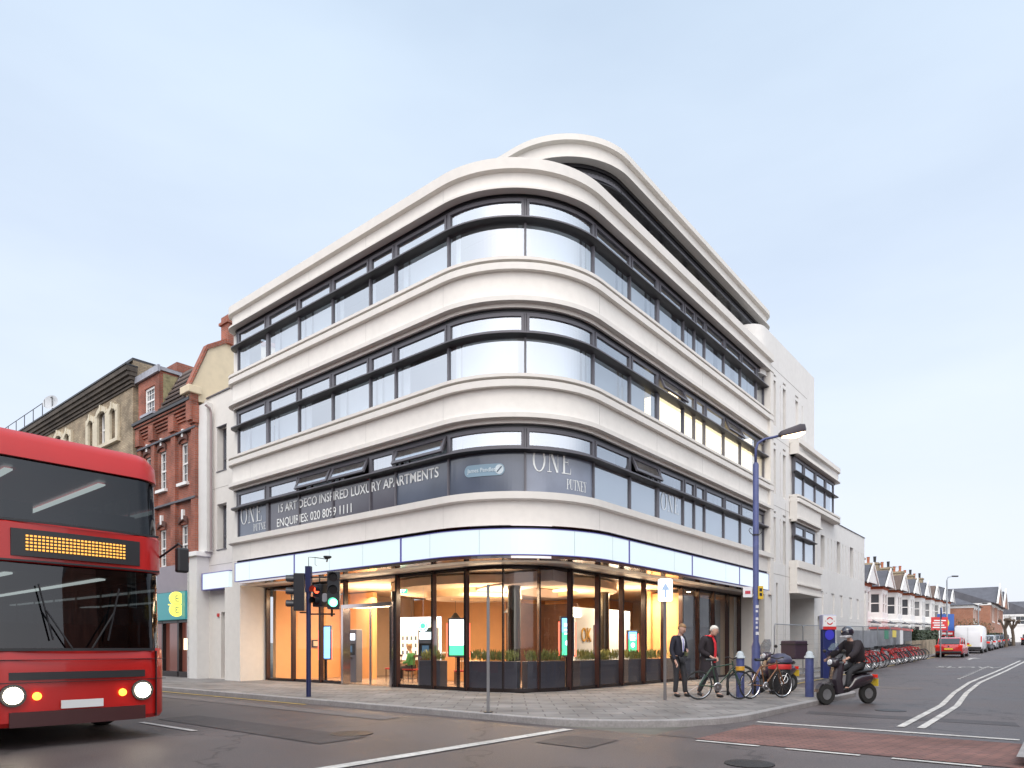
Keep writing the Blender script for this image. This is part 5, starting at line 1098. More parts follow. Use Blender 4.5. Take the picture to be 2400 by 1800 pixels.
mb = MB(); mb.lathe([(0, -.02), (.1, -.02), (.115, .0), (.1, .02), (0, .02)], (.42, -.06, 2.46), 22, 'y'); mb.build('backing_disc', mat('grey disc', (.25, .25, .27), .5), t)
mb = MB(); mb.tube([(0, 0, 3.2), (0, 0, 3.48), (.17, 0, 3.47), (.45, 0, 3.43)], .009, 6); mb.tube([(.16, 0, 3.47), (.16, 0, 3.3), (.2, 0, 3.26)], .005, 5); mb.lathe([(0, 0), (.05, .01), (.10, .04), (.10, .075), (0, .08)], (.47, 0, 3.43), 14); mb.cyl((.45, 0, 3.36), (.47, 0, 3.44), .018); mb.build('detector', TLM, t)
# ---- bollards
def bollard(label, a, b, rings):
    t = thing('bollard', label, 'bollard', W(a, b, PV), 0, 'blue bollards on the corner pavement')
    MB().lathe([(.10, 0), (.10, .95), (.115, .96), (0, .97)], (0, 0, 0), 16).build('shaft', BLUEP, t, auto=40)
    MB().lathe([(.125, .965), (.12, 1.0), (.085, 1.04), (.08, 1.09), (.05, 1.13), (0, 1.14)], (0, 0, 0), 16).build('cap', mat('pale grey cap', (.42, .47, .50), .6), t, auto=50)
    if rings: MB().lathe([(.101, .66), (.106, .665), (.106, .76), (.101, .765)], (0, 0, 0), 16).build('yellow_band', mat('yellow band', (.6, .32, .03), .5), t, auto=40)
bollard('blue bollard with grey cap and yellow band beside the cycles', 3.71, -3.57, True); bollard('blue bollard with grey cap beside the scooters, right of the lamp post', 5.0, -4.83, False)
# ---- cycle stand, litter bin
t = thing('cycle_stand', 'black hooped cycle stand beside the lamp post', 'cycle stand', W(4.5, -3.3, PV))
MB().tube([(-.35, 0, 0), (-.35, 0, .45)]+[(-.35+.35*(1-math.cos(q)), 0, .45+.30*math.sin(q)) for q in [PI*k/10 for k in range(1, 10)]]+[(.35, 0, .45), (.35, 0, 0)], .035, 8).build('hoop', BLACK, t, smooth=True)
t = thing('litter_bin', 'black litter bin with domed lid and red band right of the lamp post', 'litter bin', W(5.55, -3.93, PV))
MB().lathe([(.24, 0), (.27, .05), (.28, .82), (0, .82)], (0, 0, 0), 20).build('drum', BLACK, t, auto=35); MB().lathe([(.285, .66), (.29, .67), (.29, .78), (.285, .79)], (0, 0, 0), 20).build('red_band', SRED, t, auto=35)
MB().lathe([(.31, .84), (.31, .90), (.26, .99), (.14, 1.05), (.13, 1.07), (0, 1.08)], (0, 0, 0), 20).build('lid', mat('slate blue lid', (.05, .05, .09), .4), t, auto=35)
MB().torus((.0, -.275, .4), .1, .008, 'y', 18, 5).build('emblem_ring', SWH, t)
# ---- cycle hire totem
t = thing('hire_totem', 'cycle hire terminal totem with red ring sign in front of the side wing', 'sign', W(15.26, -2.6, gz(15.3)+PV), R_(12))
NAVY = mat('navy totem', (.02, .03, .12), .35)
MB().box(-.27, .27, -.09, .09, 0, 1.88).build('body', NAVY, t, bevel=.02); MB().box(-.31, .31, -.11, .11, 1.88, 2.45).build('head', mat('lilac grey frame', (.35, .36, .50), .4), t, bevel=.03)
MB().box(-.285, .285, -.118, -.105, 2.0, 2.42).build('white_panel', SWH, t); MB().box(-.285, .285, -.118, -.105, 1.885, 1.995).build('red_panel', SRED, t)
mb = MB()
for q0, q1 in ((25, 155), (205, 335)): mb.loft([[(r*math.cos(R_(q)), -.122, 2.21+r*math.sin(R_(q))) for r in (.105, .15)] for q in [q0+(q1-q0)*k/12 for k in range(13)]], cap=False, closed=False)
mb.build('ring_emblem', SRED, t)
mb = MB(); mb.box(-.2, -.17, -.125, -.119, 2.19, 2.22); mb.box(.17, .2, -.125, -.119, 2.19, 2.22); mb.build('emblem_ticks', SRED, t)
MB().lathe([(0, -.01), (.2, -.01), (.2, 0), (0, 0)], (0, -.095, 1.68), 22, 'y').build('blue_dial', mat('bright blue dial', (.05, .05, .5), .4), t)
# ---- fencing, hoarding, shelter
def hf(a): return gz(a)+PV
t = thing('mesh_fence', 'galvanised temporary mesh fencing along the side street pavement', 'fence', W(12.6, -1.45, 0), ROT)
for k in range(8):
    a0 = k*3.45; z0 = hf(12.6+a0); z1 = hf(12.6+a0+3.4)
    mb = MB(); mb.tube([(a0, 0, z0+.1), (a0, 0, z0+2.0), (a0+.08, 0, z0+2.08), (a0+3.32, 0, z1+2.08), (a0+3.4, 0, z1+2.0), (a0+3.4, 0, z1+.1)], .02, 6); mb.tube([(a0, 0, z0+.15), (a0+3.4, 0, z1+.15)], .016, 6); fr = mb.build('panel_frame', GREYM, t)
    mb = MB()
    for j in range(1, 34): u = a0+3.4*j/34; z = z0+(z1-z0)*j/34; mb.box(u-.003, u+.003, -.003, .003, z+.15, z+2.06)
    for j in range(1, 9): mb.hull8([(a0, -.003, z0+.2*j+.1), (a0+3.4, -.003, z1+.2*j+.1), (a0+3.4, .003, z1+.2*j+.1), (a0, .003, z0+.2*j+.1)], [(a0, -.003, z0+.2*j+.106), (a0+3.4, -.003, z1+.2*j+.106), (a0+3.4, .003, z1+.2*j+.106), (a0, .003, z0+.2*j+.106)])
    mb.build('wire_mesh', GREYM, fr)
    MB().box(a0-.15, a0+.15, -.3, .3, z0, z0+.1).build('concrete_foot', KERB, t)
t = thing('site_hoarding', 'grey sheeted site hoarding behind the mesh fence', 'fence', W(22.5, -1.1, gz(22.5)), ROT)
HO = mat('grey plastic sheeting', (.26, .27, .30), .55, noise=.35, scale=2.5, bump=.6)
mb = MB(); rr = random.Random(8)
cols_ = [(.55*k, rr.uniform(-.12, .12)) for k in range(31)]
mb.loft([[(u, v, .1+gz(22.5+u)-gz(22.5)), (u, v*.6, 1.0+gz(22.5+u)-gz(22.5)), (u, 0, 2.0+gz(22.5+u)-gz(22.5))] for u, v in cols_], cap=False, closed=False); mb.build('sheeting', HO, t)
for u, m_, w_, h_, nm in ((9.0, SGR, 1.0, .5, 'green_notice'), (11.3, SYE, 1.0, .42, 'yellow_notice'), (13.6, SWH, .9, 1.3, 'white_notice')): MB().box(u, u+w_, -.4, -.37, 2.0-h_+gz(22.5+u)-gz(22.5), 2.0+gz(22.5+u)-gz(22.5)).build(nm, m_, t)
t = thing('flat_roofed_hut', 'low dark hut with bright red roof edge in front of the first white houses', 'hut', W(34.95, -.9, gz(35)), ROT)
MB().box(0, 8.5, 0, .9, 0, 2.1).build('wall', mat('dark hut boards', (.05, .05, .06), .6), t); MB().box(-.1, 8.6, -.12, .95, 2.1, 2.25).build('roof_edge', mat('bright red edge', (.7, .05, .03), .5), t)
t = thing('low_wall', 'low brown garden wall by the end of the hire cycle row', 'wall', W(41, -1.2, gz(41)), ROT)
mb = MB(); mb.hull8([(0, 0, 0), (12, 0, .23), (12, .25, .23), (0, .25, 0)], [(0, 0, 1.25), (12, 0, 1.48), (12, .25, 1.48), (0, .25, 1.25)]); mb.build('wall', BRICK2, t)
# ---- bicycles
def bicycle(label, loc, rz, frame_m, group, basket=False, thick=.016, guard=None, name='bicycle'):
    t = thing(name, label, 'bicycle', loc, rz, group)
    for x_ in (0, 1.02):
        w_ = MB().torus((x_, 0, .34), .325, .018, 'y', 26, 6).build('wheel', RUB, t)
        mb = MB()
        for k in range(12): q = 2*PI*k/12; mb.cyl((x_, 0, .34), (x_+.31*math.cos(q), 0, .34+.31*math.sin(q)), .0022, n=3, cap=False)
        mb.cyl((x_, -.04, .34), (x_, .04, .34), .025, n=8); mb.torus((x_, 0, .34), .305, .008, 'y', 26, 4); mb.build('spokes', CHROME, w_)
        if guard:
            mb = MB(); mb.loft([[(x_+.36*math.cos(q), s, .34+.36*math.sin(q)) for s in (-.03, .03)] for q in [R_(20+150*k/12) for k in range(13)]], cap=False, closed=False); mb.build('mudguard', guard, t)
    mb = MB()
    for p0, p1 in (((.45, 0, .30), (.33, 0, .82)), ((.45, 0, .30), (.86, 0, .74)), ((.36, 0, .76), (.84, 0, .84)), ((0, .04, .34), (.35, .01, .78)), ((0, -.04, .34), (.35, -.01, .78)), ((0, .04, .34), (.45, 0, .30)), ((0, -.04, .34), (.45, 0, .30)), ((.87, 0, .7), (.83, 0, .92)), ((.87, .03, .7), (1.02, .05, .34)), ((.87, -.03, .7), (1.02, -.05, .34))): mb.cyl(p0, p1, thick, n=7)
    mb.build('frame', frame_m, t)
    MB().tube([(.78, -.27, .98), (.84, -.22, 1.0), (.85, 0, .95), (.84, .22, 1.0), (.78, .27, .98)], .014, 7).build('handlebar', BLACK, t)
    MB().cyl((.33, 0, .8), (.31, 0, .92), .014, n=6).build('seat_post', CHROME, t)
    MB().loft([[(x_, y_*w2, .93+z_) for y_, z_ in ((-1, 0), (-.5, .035), (.5, .035), (1, 0), (0, -.03))] for x_, w2 in ((.16, .05), (.22, .085), (.32, .06), (.44, .02))]).build('saddle', BLACK, t)
    mb = MB(); mb.lathe([(.09, -.006), (.1, 0), (.09, .006)], (.45, -.05, .3), 16, 'y'); mb.cyl((.45, -.06, .3), (.58, -.06, .2), .01); mb.cyl((.45, .06, .3), (.32, .06, .4), .01); mb.box(.53, .63, -.12, -.06, .185, .21); mb.box(.27, .37, .06, .12, .39, .41); mb.build('pedals', CHROME, t)
    if basket: MB().loft([[(x_, y_, z_) for x_, y_ in ((.92, -.17), (1.2, -.17), (1.2, .17), (.92, .17))] for z_ in (.78, 1.0)]).build('basket', BLACK, t)
    return t
bicycle('dark bicycle with chrome bars leaning near the shop windows', W(2.35, -3.1, PV), R_(8), mat('dark green frame', (.03, .06, .04), .4), None)
bicycle('bicycle with brown frame locked beside the banded bollard', W(3.35, -3.95, PV), R_(24), mat('rusty brown frame', (.16, .07, .03), .5), None)
bg_ = 'docked hire cycles'
hb = bicycle('red hire cycle in its dock along the side street pavement', (0, 0, 0), 0, mat('hire cycle red frame', (.36, .02, .02), .4), bg_, True, .028, mat('dark mudguard', (.03, .03, .04), .4), 'hire_cycle')
rj = random.Random(4)
for k in range(17):
    a = 21.5+k*1.0; loc = W(a+rj.uniform(-.08, .08), -2.55+rj.uniform(-.06, .06), gz(a)+PV)
    if k in (5, 6, 12): continue
    if k == 0: hb.location = loc; hb.rotation_euler = (0, 0, ROT+R_(68))
    else: dup(hb, loc, ROT+R_(68+rj.uniform(-9, 9)))
dk = thing('cycle_dock', 'short grey docking post for hire cycles', 'docking post', (0, 0, 0), ROT, 'docking posts of the hire cycle row')
MB().hull8([(-.12, -.16, 0), (.12, -.16, 0), (.12, .16, 0), (-.12, .16, 0)], [(-.1, -.02, .82), (.1, -.02, .82), (.1, .12, .86), (-.1, .12, .86)]).build('post', mat('docking grey', (.30, .32, .34), .4), dk, bevel=.015)
MB().box(-.09, .09, -.06, -.03, .6, .75).build('lock_plate', BLACK, dk)
for k in range(17):
    a = 21.9+k*1.0; loc = W(a, -1.7, gz(a)+PV)
    if k == 0: dk.location = loc
    else: dup(dk, loc, ROT)
# ================================================================= double decker bus
bus = thing('double_decker_bus', 'red double decker bus with lit headlights coming in from the left edge', 'bus', W(-9.3, .83, 0), ROT-PI/2)
BRED = mat('bus red', (.45, .012, .010), .35, coat=.25, spec=.35, noise=.05, scale=2)
BGL = glass('bus glass', (.07, .075, .08), .0)
def plan(z, ins=0, L=10.4, Hw=1.26, rf=.42, nose=0, n=7):
    out = []
    for cx, cy, q0, r in ((nose-rf, Hw-rf, 0, rf), (-L+.25, Hw-.25, 90, .25), (-L+.25, -Hw+.25, 180, .25), (nose-rf, -Hw+rf, 270, rf)):
        r2 = max(.02, r-ins); cyy = cy; cxx = cx
        for k in range(n+1):
            q = R_(q0+90*k/n); out.append((cxx+r2*math.cos(q)*(1.0), cyy+r2*math.sin(q), z))
    # bow the front a little
    return [(x+(.10*(1-(y/Hw)**2) if x > -.8 else 0), y, z) for x, y, z in out]
def bbox(prof, name, m, par=bus, **k): return MB().loft([plan(z, i, nose=nn) for z, i, nn in prof], cap=True).build(name, m, par, auto=35, **k)
def bshell(prof, name, m, par=bus): return MB().loft([plan(z, i, nose=nn) for z, i, nn in prof], cap=False).build(name, m, par, auto=35)
bshell([(.30, .03, -.02), (.36, 0, 0), (1.05, 0, .0), (1.30, 0, -.02), (1.34, .02, -.03)], 'lower_panels', BRED)
bshell([(1.34, .035, -.05), (2.5, .035, -.12)], 'lower_deck_windows', BGL)
bshell([(2.48, .02, -.10), (2.50, 0, -.08), (3.0, 0, -.10), (3.04, .02, -.12)], 'middle_panels', BRED)
bshell([(3.04, .035, -.14), (3.92, .035, -.24)], 'upper_deck_windows', BGL)
MB().loft([plan(3.90, .0, nose=-.22), plan(4.15, 0, nose=-.28), plan(4.30, .08, nose=-.36), plan(4.38, .22, nose=-.55, rf=.45)], cap=True).build('roof_dome', BRED, bus, auto=50)
mb = MB(); mb.box(-10.2, -.45, -1.2, 1.2, 2.42, 2.5); mb.box(-10.2, -.45, -1.2, 1.2, .3, .45); mb.build('deck_floors', mat('bus lining', (.35, .33, .32), .8), bus)
mb = MB()
for s in (-1, 1):
    mb.box(-9.8, -.9, s*.6-.05, s*.6+.05, 2.39, 2.415); mb.box(-9.8, -.9, s*.6-.05, s*.6+.05, 3.86, 3.885)
mb.build('saloon_lights', mat('saloon lights', (1, 1, 1), .5, emit=(.92, 1, .92), es=3), bus)
mb = MB()
for k in range(11):
    for s in (-1, 1):
        mb.box(-9.6+.85*k, -9.5+.85*k, s*.7-.42, s*.7+.42, 2.5, 3.45)
        if k < 9: mb.box(-9.6+.85*k, -9.5+.85*k, s*.7-.42, s*.7+.42, .6, 1.75)
mb.build('seat_backs', mat('bus moquette', (.10, .04, .08), .9), bus)
mb = MB()
for k in range(8):
    x_ = -1.5-1.2*k
    for s in (-1, 1): mb.box(x_-.05, x_+.05, s*1.245-.02, s*1.245+.02, 1.34, 2.49); mb.box(x_-.05, x_+.05, s*1.245-.02, s*1.245+.02, 3.04, 3.91)
mb.build('window_pillars', BLACK, bus)
# front details, x forward
fx = lambda y: .10*(1-(y/1.26)**2)
def patch(y0, y1, z0, z1, off, name, m, par=bus, nn=0, th=.02, n=8):
    mb = MB(); mb.loft([[(fx(y)+nn+off, y, z0), (fx(y)+nn+off, y, z1), (fx(y)+nn+off-th, y, z1), (fx(y)+nn+off-th, y, z0)] for y in [y0+(y1-y0)*k/n for k in range(n+1)]]); return mb.build(name, m, par)
patch(-.84, .84, .92, 1.02, .012, 'grille', BLACK, nn=-.0); patch(-.84, .84, .30, .50, .03, 'bumper', mat('dark bumper', (.05, .01, .01), .5))
patch(-.26, .26, .52, .63, .02, 'number_plate', PLW)
patch(-.80, .80, 2.56, 2.92, .015, 'destination_blind', BLACK, nn=-.09)
AMB = mat('amber display', (.9, .5, .1), .5, emit=(1, .38, .05), es=.7); mb = MB(); rl = random.Random(2)
for k in range(5):
    y = -.64
    while y < .6:
        w_ = .03; x_ = fx(y)-.09+.026
        mb.box(x_-.004, x_, y, y+.03, 2.64+.045*k, 2.664+.045*k)
        y += w_+.016
mb.build('blind_led_grid', AMB, bus)
patch(-.02, .02, 3.04, 3.92, .0, 'upper_front_pillar', BLACK, nn=-.19) if 0 else None
HLT = mat('lit headlamp', (1, .95, .85), .2, emit=(1, .88, .66), es=16)
for s in (-1, 1):
    y = s*.80
    mb = MB(); mb.loft([[(fx(.8)-.02+dx, y+r*math.cos(2*PI*k/18), .72+r*math.sin(2*PI*k/18)) for k in range(18)] for r, dx in ((.15, 0), (.15, .05), (.125, .05))], cap=True); hh = mb.build('headlight', BLACK, bus)
    mb = MB(); mb.lathe([(0, 0), (.11, 0), (.10, .025), (0, .035)], (fx(.8)+.035, y, .72), 18, 'x'); mb.build('headlight_lens', HLT, hh)
    mb = MB(); mb.lathe([(0, 0), (.055, 0), (.05, .02), (0, .025)], (fx(.8)+.01, y-s*.27, .70), 14, 'x'); mb.build('indicator', mat('amber lens', (.9, .35, .02), .2, emit=(1, .4, .05), es=2), bus)
    mb = MB(); mb.tube([(-.35, s*1.22, 2.75), (.05, s*1.34, 2.95), (.12, s*1.36, 2.9)], .018, 6); ma = mb.build('mirror_arm', BLACK, bus)
    mb = MB(); mb.box(.06, .18, s*1.36-.09, s*1.36+.09, 2.5, 2.88); mb.build('mirror', BLACK, ma, bevel=.03)
    mb = MB(); mb.tube([(fx(s*.1)+.0, s*.12, 1.33), (fx(s*.4)-.03, s*.42, 1.85)], .012, 5); mb.tube([(fx(.35)-.03, s*.34, 1.45), (fx(.5)-.06, s*.5, 2.2)], .012, 5); mb.build('wiper', BLACK, bus)
patch(-.05, .05, 1.34, 2.48, .02, 'windscreen_divider', BLACK, nn=-.085) if 0 else None
for x_ in (-2.4, -8.0):
    for s in (-1, 1):
        mb = MB(); mb.lathe([(.28, -.14), (.46, -.14), (.49, -.08), (.49, .08), (.46, .14), (.28, .14)], (x_, s*1.13, .49), 26, 'y'); wh = mb.build('tyre', RUB, bus)
        MB().lathe([(0, s*.06), (.12, s*.10), (.28, s*.13), (.29, 0), (0, 0)], (x_, s*1.13, .49), 18, 'y').build('hub', GREYM, wh)
# driver silhouette
mb = MB(); mb.box(-1.0, -.9, -.75, -.25, .9, 1.7); mb.build('driver_seat', BLACK, bus)

# ================================================================= people
SKIN = mat('skin', (.55, .33, .25), .55, noise=.06, scale=20); 
def skinmesh(name, V, E, m, par, sub=1):
    me = bpy.data.meshes.new(name); me.from_pydata([tuple(c) for c, r in V], E, []); o = bpy.data.objects.new(name, me); COL.objects.link(o)
    sk = o.modifiers.new('skin', 'SKIN'); sk.use_smooth_shade = True
    for i, (c, r) in enumerate(V):
        d = me.skin_vertices[0].data[i]; rr = r if isinstance(r, tuple) else (r, r); d.radius = rr; d.use_root = (i == 0)
    ss = o.modifiers.new('sub', 'SUBSURF'); ss.levels = sub; ss.render_levels = sub
    dg = bpy.context.evaluated_depsgraph_get(); me2 = bpy.data.meshes.new_from_object(o.evaluated_get(dg)); bpy.data.objects.remove(o)
    me2.materials.clear(); me2.materials.append(m)
    for p in me2.polygons: p.use_smooth = True
    o2 = bpy.data.objects.new(name, me2); COL.objects.link(o2); o2.parent = par; return o2
BASE = dict(pel=(0, 0, .95), wai=(0, 0, 1.10), che=(0, 0, 1.30), nkb=(0, .01, 1.46), nk=(0, -.01, 1.53),
            sR=(-.17, 0, 1.42), eR=(-.24, .03, 1.13), wR=(-.24, -.07, .88), sL=(.17, 0, 1.42), eL=(.24, .03, 1.13), wL=(.24, -.07, .88),
            hR=(-.09, 0, .90), kR=(-.10, -.02, .50), aR=(-.10, .02, .09), tR=(-.11, -.15, .04), hL=(.09, 0, .90), kL=(.10, -.02, .50), aL=(.10, .02, .09), tL=(.11, -.15, .04))
def person(label, loc, rz, pose, skin, top, legs, shoe, hair, hair_style='short', head=(0, 0), name='person', helmet=None, top_r=.0, group=None, longcoat=False, extra=None):
    J = {k: Vector(v) for k, v in BASE.items()}; J.update({k: Vector(v) for k, v in pose.items()})
    t = thing(name, label, 'person', loc, rz, group)
    V = []; E = []; idx = {}
    def add(k, c, r, prev=None):
        V.append((c, r)); idx[k] = len(V)-1
        if prev is not None: E.append((idx[prev], idx[k]))
    add('pel', J['pel'], (.125, .10)); add('wai', J['wai'], (.12, .09), 'pel'); add('che', J['che'], (.145, .105), 'wai'); add('nkb', J['nkb'], (.075, .065), 'che'); add('nk', J['nk'], .052, 'nkb')
    up = (J['nk']-J['nkb']).normalized(); hc = J['nk']+up*.06; add('hb', hc, .055, 'nk')
    for s in 'RL':
        add('s'+s, J['s'+s], .055, 'che'); m_ = J['s'+s].lerp(J['e'+s], .5); add('u'+s, m_, .047, 's'+s); add('e'+s, J['e'+s], .038, 'u'+s); add('f'+s, J['e'+s].lerp(J['w'+s], .5), .034, 'e'+s); add('w'+s, J['w'+s], .025, 'f'+s)
        d = (J['w'+s]-J['e'+s]).normalized(); sx = 1 if s == 'L' else -1; side = d.cross(Vector((sx, .3, .2))).normalized(); bend = side.cross(d).normalized()*(-sx)
        pm = J['w'+s]+d*.05; add('p'+s, pm, (.034, .018), 'w'+s)
        add('t1'+s, J['w'+s]+d*.035+side*.035, .011, 'p'+s); add('t2'+s, J['w'+s]+d*.065+side*.055, .009, 't1'+s)
        for q, (o_, ln) in enumerate(((.027, .062), (.009, .07), (-.009, .066), (-.026, .052))):
            k1 = pm+d*.045+side*o_; add('q%d%s' % (q, s), k1, .010, 'p'+s); add('r%d%s' % (q, s), k1+d*ln*.55+bend*.012, .009, 'q%d%s' % (q, s)); add('v%d%s' % (q, s), k1+d*ln*.8+bend*.034, .0075, 'r%d%s' % (q, s))
        add('h'+s, J['h'+s], .085, 'pel'); add('g'+s, J['h'+s].lerp(J['k'+s], .5), .072, 'h'+s); add('k'+s, J['k'+s], .055, 'g'+s); add('c'+s, J['k'+s].lerp(J['a'+s], .4), .052, 'k'+s); add('a'+s, J['a'+s], .038, 'c'+s); add('o'+s, J['t'+s], .032, 'a'+s)
    body = skinmesh('body', V, E, skin, t)
    # head: face looks towards -y, tilted by head=(nod, turn)
    Mh = Matrix.Translation(hc+up*.085) @ Matrix.Rotation(R_(head[1]), 4, 'Z') @ Matrix.Rotation(R_(head[0]), 4, 'X')
    T = lambda c: Mh @ Vector(c)
    rows = [(-.115, .030, -.045, .035), (-.105, .045, -.075, .045), (-.08, .058, -.092, .06), (-.045, .068, -.098, .082), (0, .075, -.098, .098), (.04, .077, -.095, .102), (.075, .070, -.082, .095), (.10, .050, -.05, .07), (.115, .02, -.015, .03)]
    mb = MB(T); rings = []
    for z, hw, yf, yb in rows:
        cy, ry = (yf+yb)/2, (yb-yf)/2; rings.append([(hw*math.cos(2*PI*k/20), cy+ry*math.sin(2*PI*k/20), z) for k in range(20)])
    mb.loft(rings)
    mb.hull8([(-.018, -.09, -.035), (.018, -.09, -.035), (.009, -.125, -.03), (-.009, -.125, -.03)], [(-.008, -.092, .02), (.008, -.092, .02), (.004, -.10, .02), (-.004, -.10, .02)])
    for s in (-1, 1): mb.ball((s*.076, .01, -.005), .03, 8, 6, (.3, .6, 1)); mb.ball((s*.03, -.088, .012), .02, 8, 6, (1, .5, .5))
    hd = mb.build('head_tmp', skin, None, smooth=True)
    # join the head into the one body mesh
    bm = bmesh.new(); bm.from_mesh(body.data); bm.from_mesh(hd.data); bm.to_mesh(body.data); bm.free(); bpy.data.objects.remove(hd)
    for p in body.data.polygons: p.use_smooth = True
    for s in (-1, 1): MB(T).ball((s*.03, -.098, .010), .009, 8, 6).build('eye', mat('dark eye', (.03, .02, .02), .2), t, smooth=True)
    MB(T).box(-.022, .022, -.099, -.094, -.062, -.056).build('mouth', mat('lip', (.30, .10, .08), .5), t)
    if hair and not helmet:
        mb = MB(T); rings = []
        for z, hw, yf, yb in [(-.04, .070, .02, .092), (0, .080, -.005, .108), (.035, .084, -.05, .112), (.065, .080, -.094, .106), (.10, .058, -.068, .082), (.124, .02, -.02, .03)]:
            cy, ry = (yf+yb)/2, (yb-yf)/2; rings.append([(hw*math.cos(2*PI*k/22)*(1+.03*math.sin(k*5.1)), cy+ry*math.sin(2*PI*k/22)*(1+.03*math.cos(k*3.7)), z) for k in range(22)])
        mb.loft(rings); mb.build('hair', hair, t, smooth=True)
    if helmet:
        mb = MB(T); mb.ball((0, .005, .03), .145, 20, 12, (.9, 1.05, 1)); mb.build('helmet', helmet, t, smooth=True)
        mb = MB(T); mb.loft([[(.128*math.sin(q)*k_, -.143*math.cos(q)*k_+.005, z) for z, k_ in ((-.01, 1.02), (.03, 1.05), (.07, .98))] for q in [R_(-62+124*i/12) for i in range(13)]], cap=False, closed=False); mb.build('visor', mat('smoky visor', (.03, .03, .04), .08, spec=1), t, smooth=True)
        mb = MB(T); mb.hull8([(-.09, -.15, -.10), (.09, -.15, -.10), (.10, .02, -.10), (-.10, .02, -.10)], [(-.10, -.165, -.03), (.10, -.165, -.03), (.12, .02, -.03), (-.12, .02, -.03)]); mb.build('chin_guard', mat('white chin guard', (.55, .55, .57), .4), t, bevel=.02)
    e = top_r+.022
    V = []; E = []; idx = {}
    add('pel', J['pel']-(J['wai']-J['pel'])*.25, (.15+e, .125+e)); add('wai', J['wai'], (.135+e, .105+e), 'pel'); add('che', J['che'], (.155+e, .115+e), 'wai'); add('nkb', J['nkb']-up*.01, (.088, .078), 'che')
    for s in 'RL':
        add('s'+s, J['s'+s], .066+e*.6, 'che'); add('u'+s, J['s'+s].lerp(J['e'+s], .5), .054+e*.6, 's'+s); add('e'+s, J['e'+s], .046+e*.6, 'u'+s); add('w'+s, J['e'+s].lerp(J['w'+s], .93), .036+e*.4, 'e'+s)
    skinmesh('jacket', V, E, top, t)
    if longcoat:
        mb = MB(); mb.loft([[((.17+w_)*math.cos(2*PI*k/24)*(1+.04*math.sin(3*k)), (.14+w_)*math.sin(2*PI*k/24)+J['pel'].y, z) for k in range(24)] for z, w_ in ((1.05, -.01), (.9, .03), (.7, .06), (.52, .075))], cap=False); mb.build('coat_skirt', top, t, smooth=True)
    V = []; E = []; idx = {}
    add('pel', J['pel'], (.14, .115))
    for s in 'RL': add('h'+s, J['h'+s], .10, 'pel'); add('g'+s, J['h'+s].lerp(J['k'+s], .5), .085, 'h'+s); add('k'+s, J['k'+s], .070, 'g'+s); add('a'+s, J['k'+s].lerp(J['a'+s], 1.0), .060, 'k'+s)
    skinmesh('trousers', V, E, legs, t)
    for s in 'RL':
        a, tt = J['a'+s], J['t'+s]; d = (tt-a); d.z = 0; d = d.normalized() if d.length > .01 else Vector((0, -1, 0))
        V = [(a-d*.03+Vector((0, 0, -.025)), .058), (a+d*.07+Vector((0, 0, -.04)), .052), (tt+Vector((0, 0, .0)), .038)]; skinmesh('shoe', V, [(0, 1), (1, 2)], shoe, t)
    return t, J, T
SUIT = mat('dark suit', (.018, .018, .03), .8, noise=.15, scale=6); COAT = mat('near black wool coat', (.022, .016, .02), .9, noise=.2, scale=8)
TRS = mat('charcoal trousers', (.03, .03, .035), .85); LEA = mat('black leather', (.02, .018, .018), .35)
SANDY = mat('sandy hair', (.26, .15, .07), .7, noise=.3, scale=40); WHT = mat('white hair', (.62, .58, .52), .8, noise=.15, scale=40)
def front_strip(t, pts, w_, m, name):
    mb = MB(); mb.loft([[(x_-w_(k), y_, z_), (x_+w_(k), y_, z_)] for k, (x_, y_, z_) in enumerate(pts)], cap=False, closed=False); return mb.build(name, m, t)
t, J, T = person('sandy haired man in dark suit and white shirt looking down beside the arrow sign', W(2.93, -2.31, PV), R_(35), dict(nkb=(0, -.02, 1.45), nk=(0, -.05, 1.515), wL=(.02, -.26, 1.12), eL=(.25, -.02, 1.13), wR=(-.22, -.10, .86), aL=(.13, -.10, .09), tL=(.14, -.27, .04), kL=(.12, -.08, .5)), SKIN, SUIT, TRS, LEA, SANDY, head=(28, 8))
t.scale = (1.0, 1.0, 1.03)
front_strip(t, [(0, -.09, 1.47), (0, -.132, 1.40), (0, -.158, 1.30), (0, -.152, 1.18), (0, -.148, 1.08)], lambda k: [.03, .055, .05, .035, .015][k], mat('white shirt', (.72, .72, .76), .8), 'shirt_front')
front_strip(t, [(0, -.137, 1.41), (0, -.163, 1.31), (0, -.158, 1.2), (0, -.154, 1.10)], lambda k: [.014, .018, .022, .012][k], mat('lilac tie', (.25, .25, .55), .6), 'tie')
t, J, T = person('elderly white haired man in dark coat with bright red scarf walking past the cycles', W(3.21, -2.95, PV), R_(40), dict(nkb=(0, -.06, 1.43), nk=(0, -.10, 1.49), che=(0, -.02, 1.28), sR=(-.19, -.02, 1.40), sL=(.19, -.02, 1.40), eR=(-.27, .03, 1.12), eL=(.27, .0, 1.12), wR=(-.12, -.18, .98), wL=(.14, -.16, .95), kL=(.10, -.16, .50), aL=(.11, -.20, .09), tL=(.12, -.37, .05), aR=(-.10, .20, .12), tR=(-.11, .05, .04)), SKIN, COAT, TRS, LEA, WHT, head=(20, 22), top_r=.035, longcoat=True)
t.scale = (1.0, 1.0, 1.02)
mb = MB(); mb.torus((0, -.04, 1.47), .085, .032, 'z', 20, 8); mb.build('scarf_collar', mat('red scarf', (.60, .02, .03), .85, noise=.2, scale=30), t, smooth=True)
front_strip(t, [(.0, -.15, 1.45), (.005, -.205, 1.32), (.01, -.215, 1.15), (.0, -.21, .98), (.0, -.20, .84)], lambda k: [.04, .05, .05, .055, .05][k], M['red scarf'], 'scarf_end')
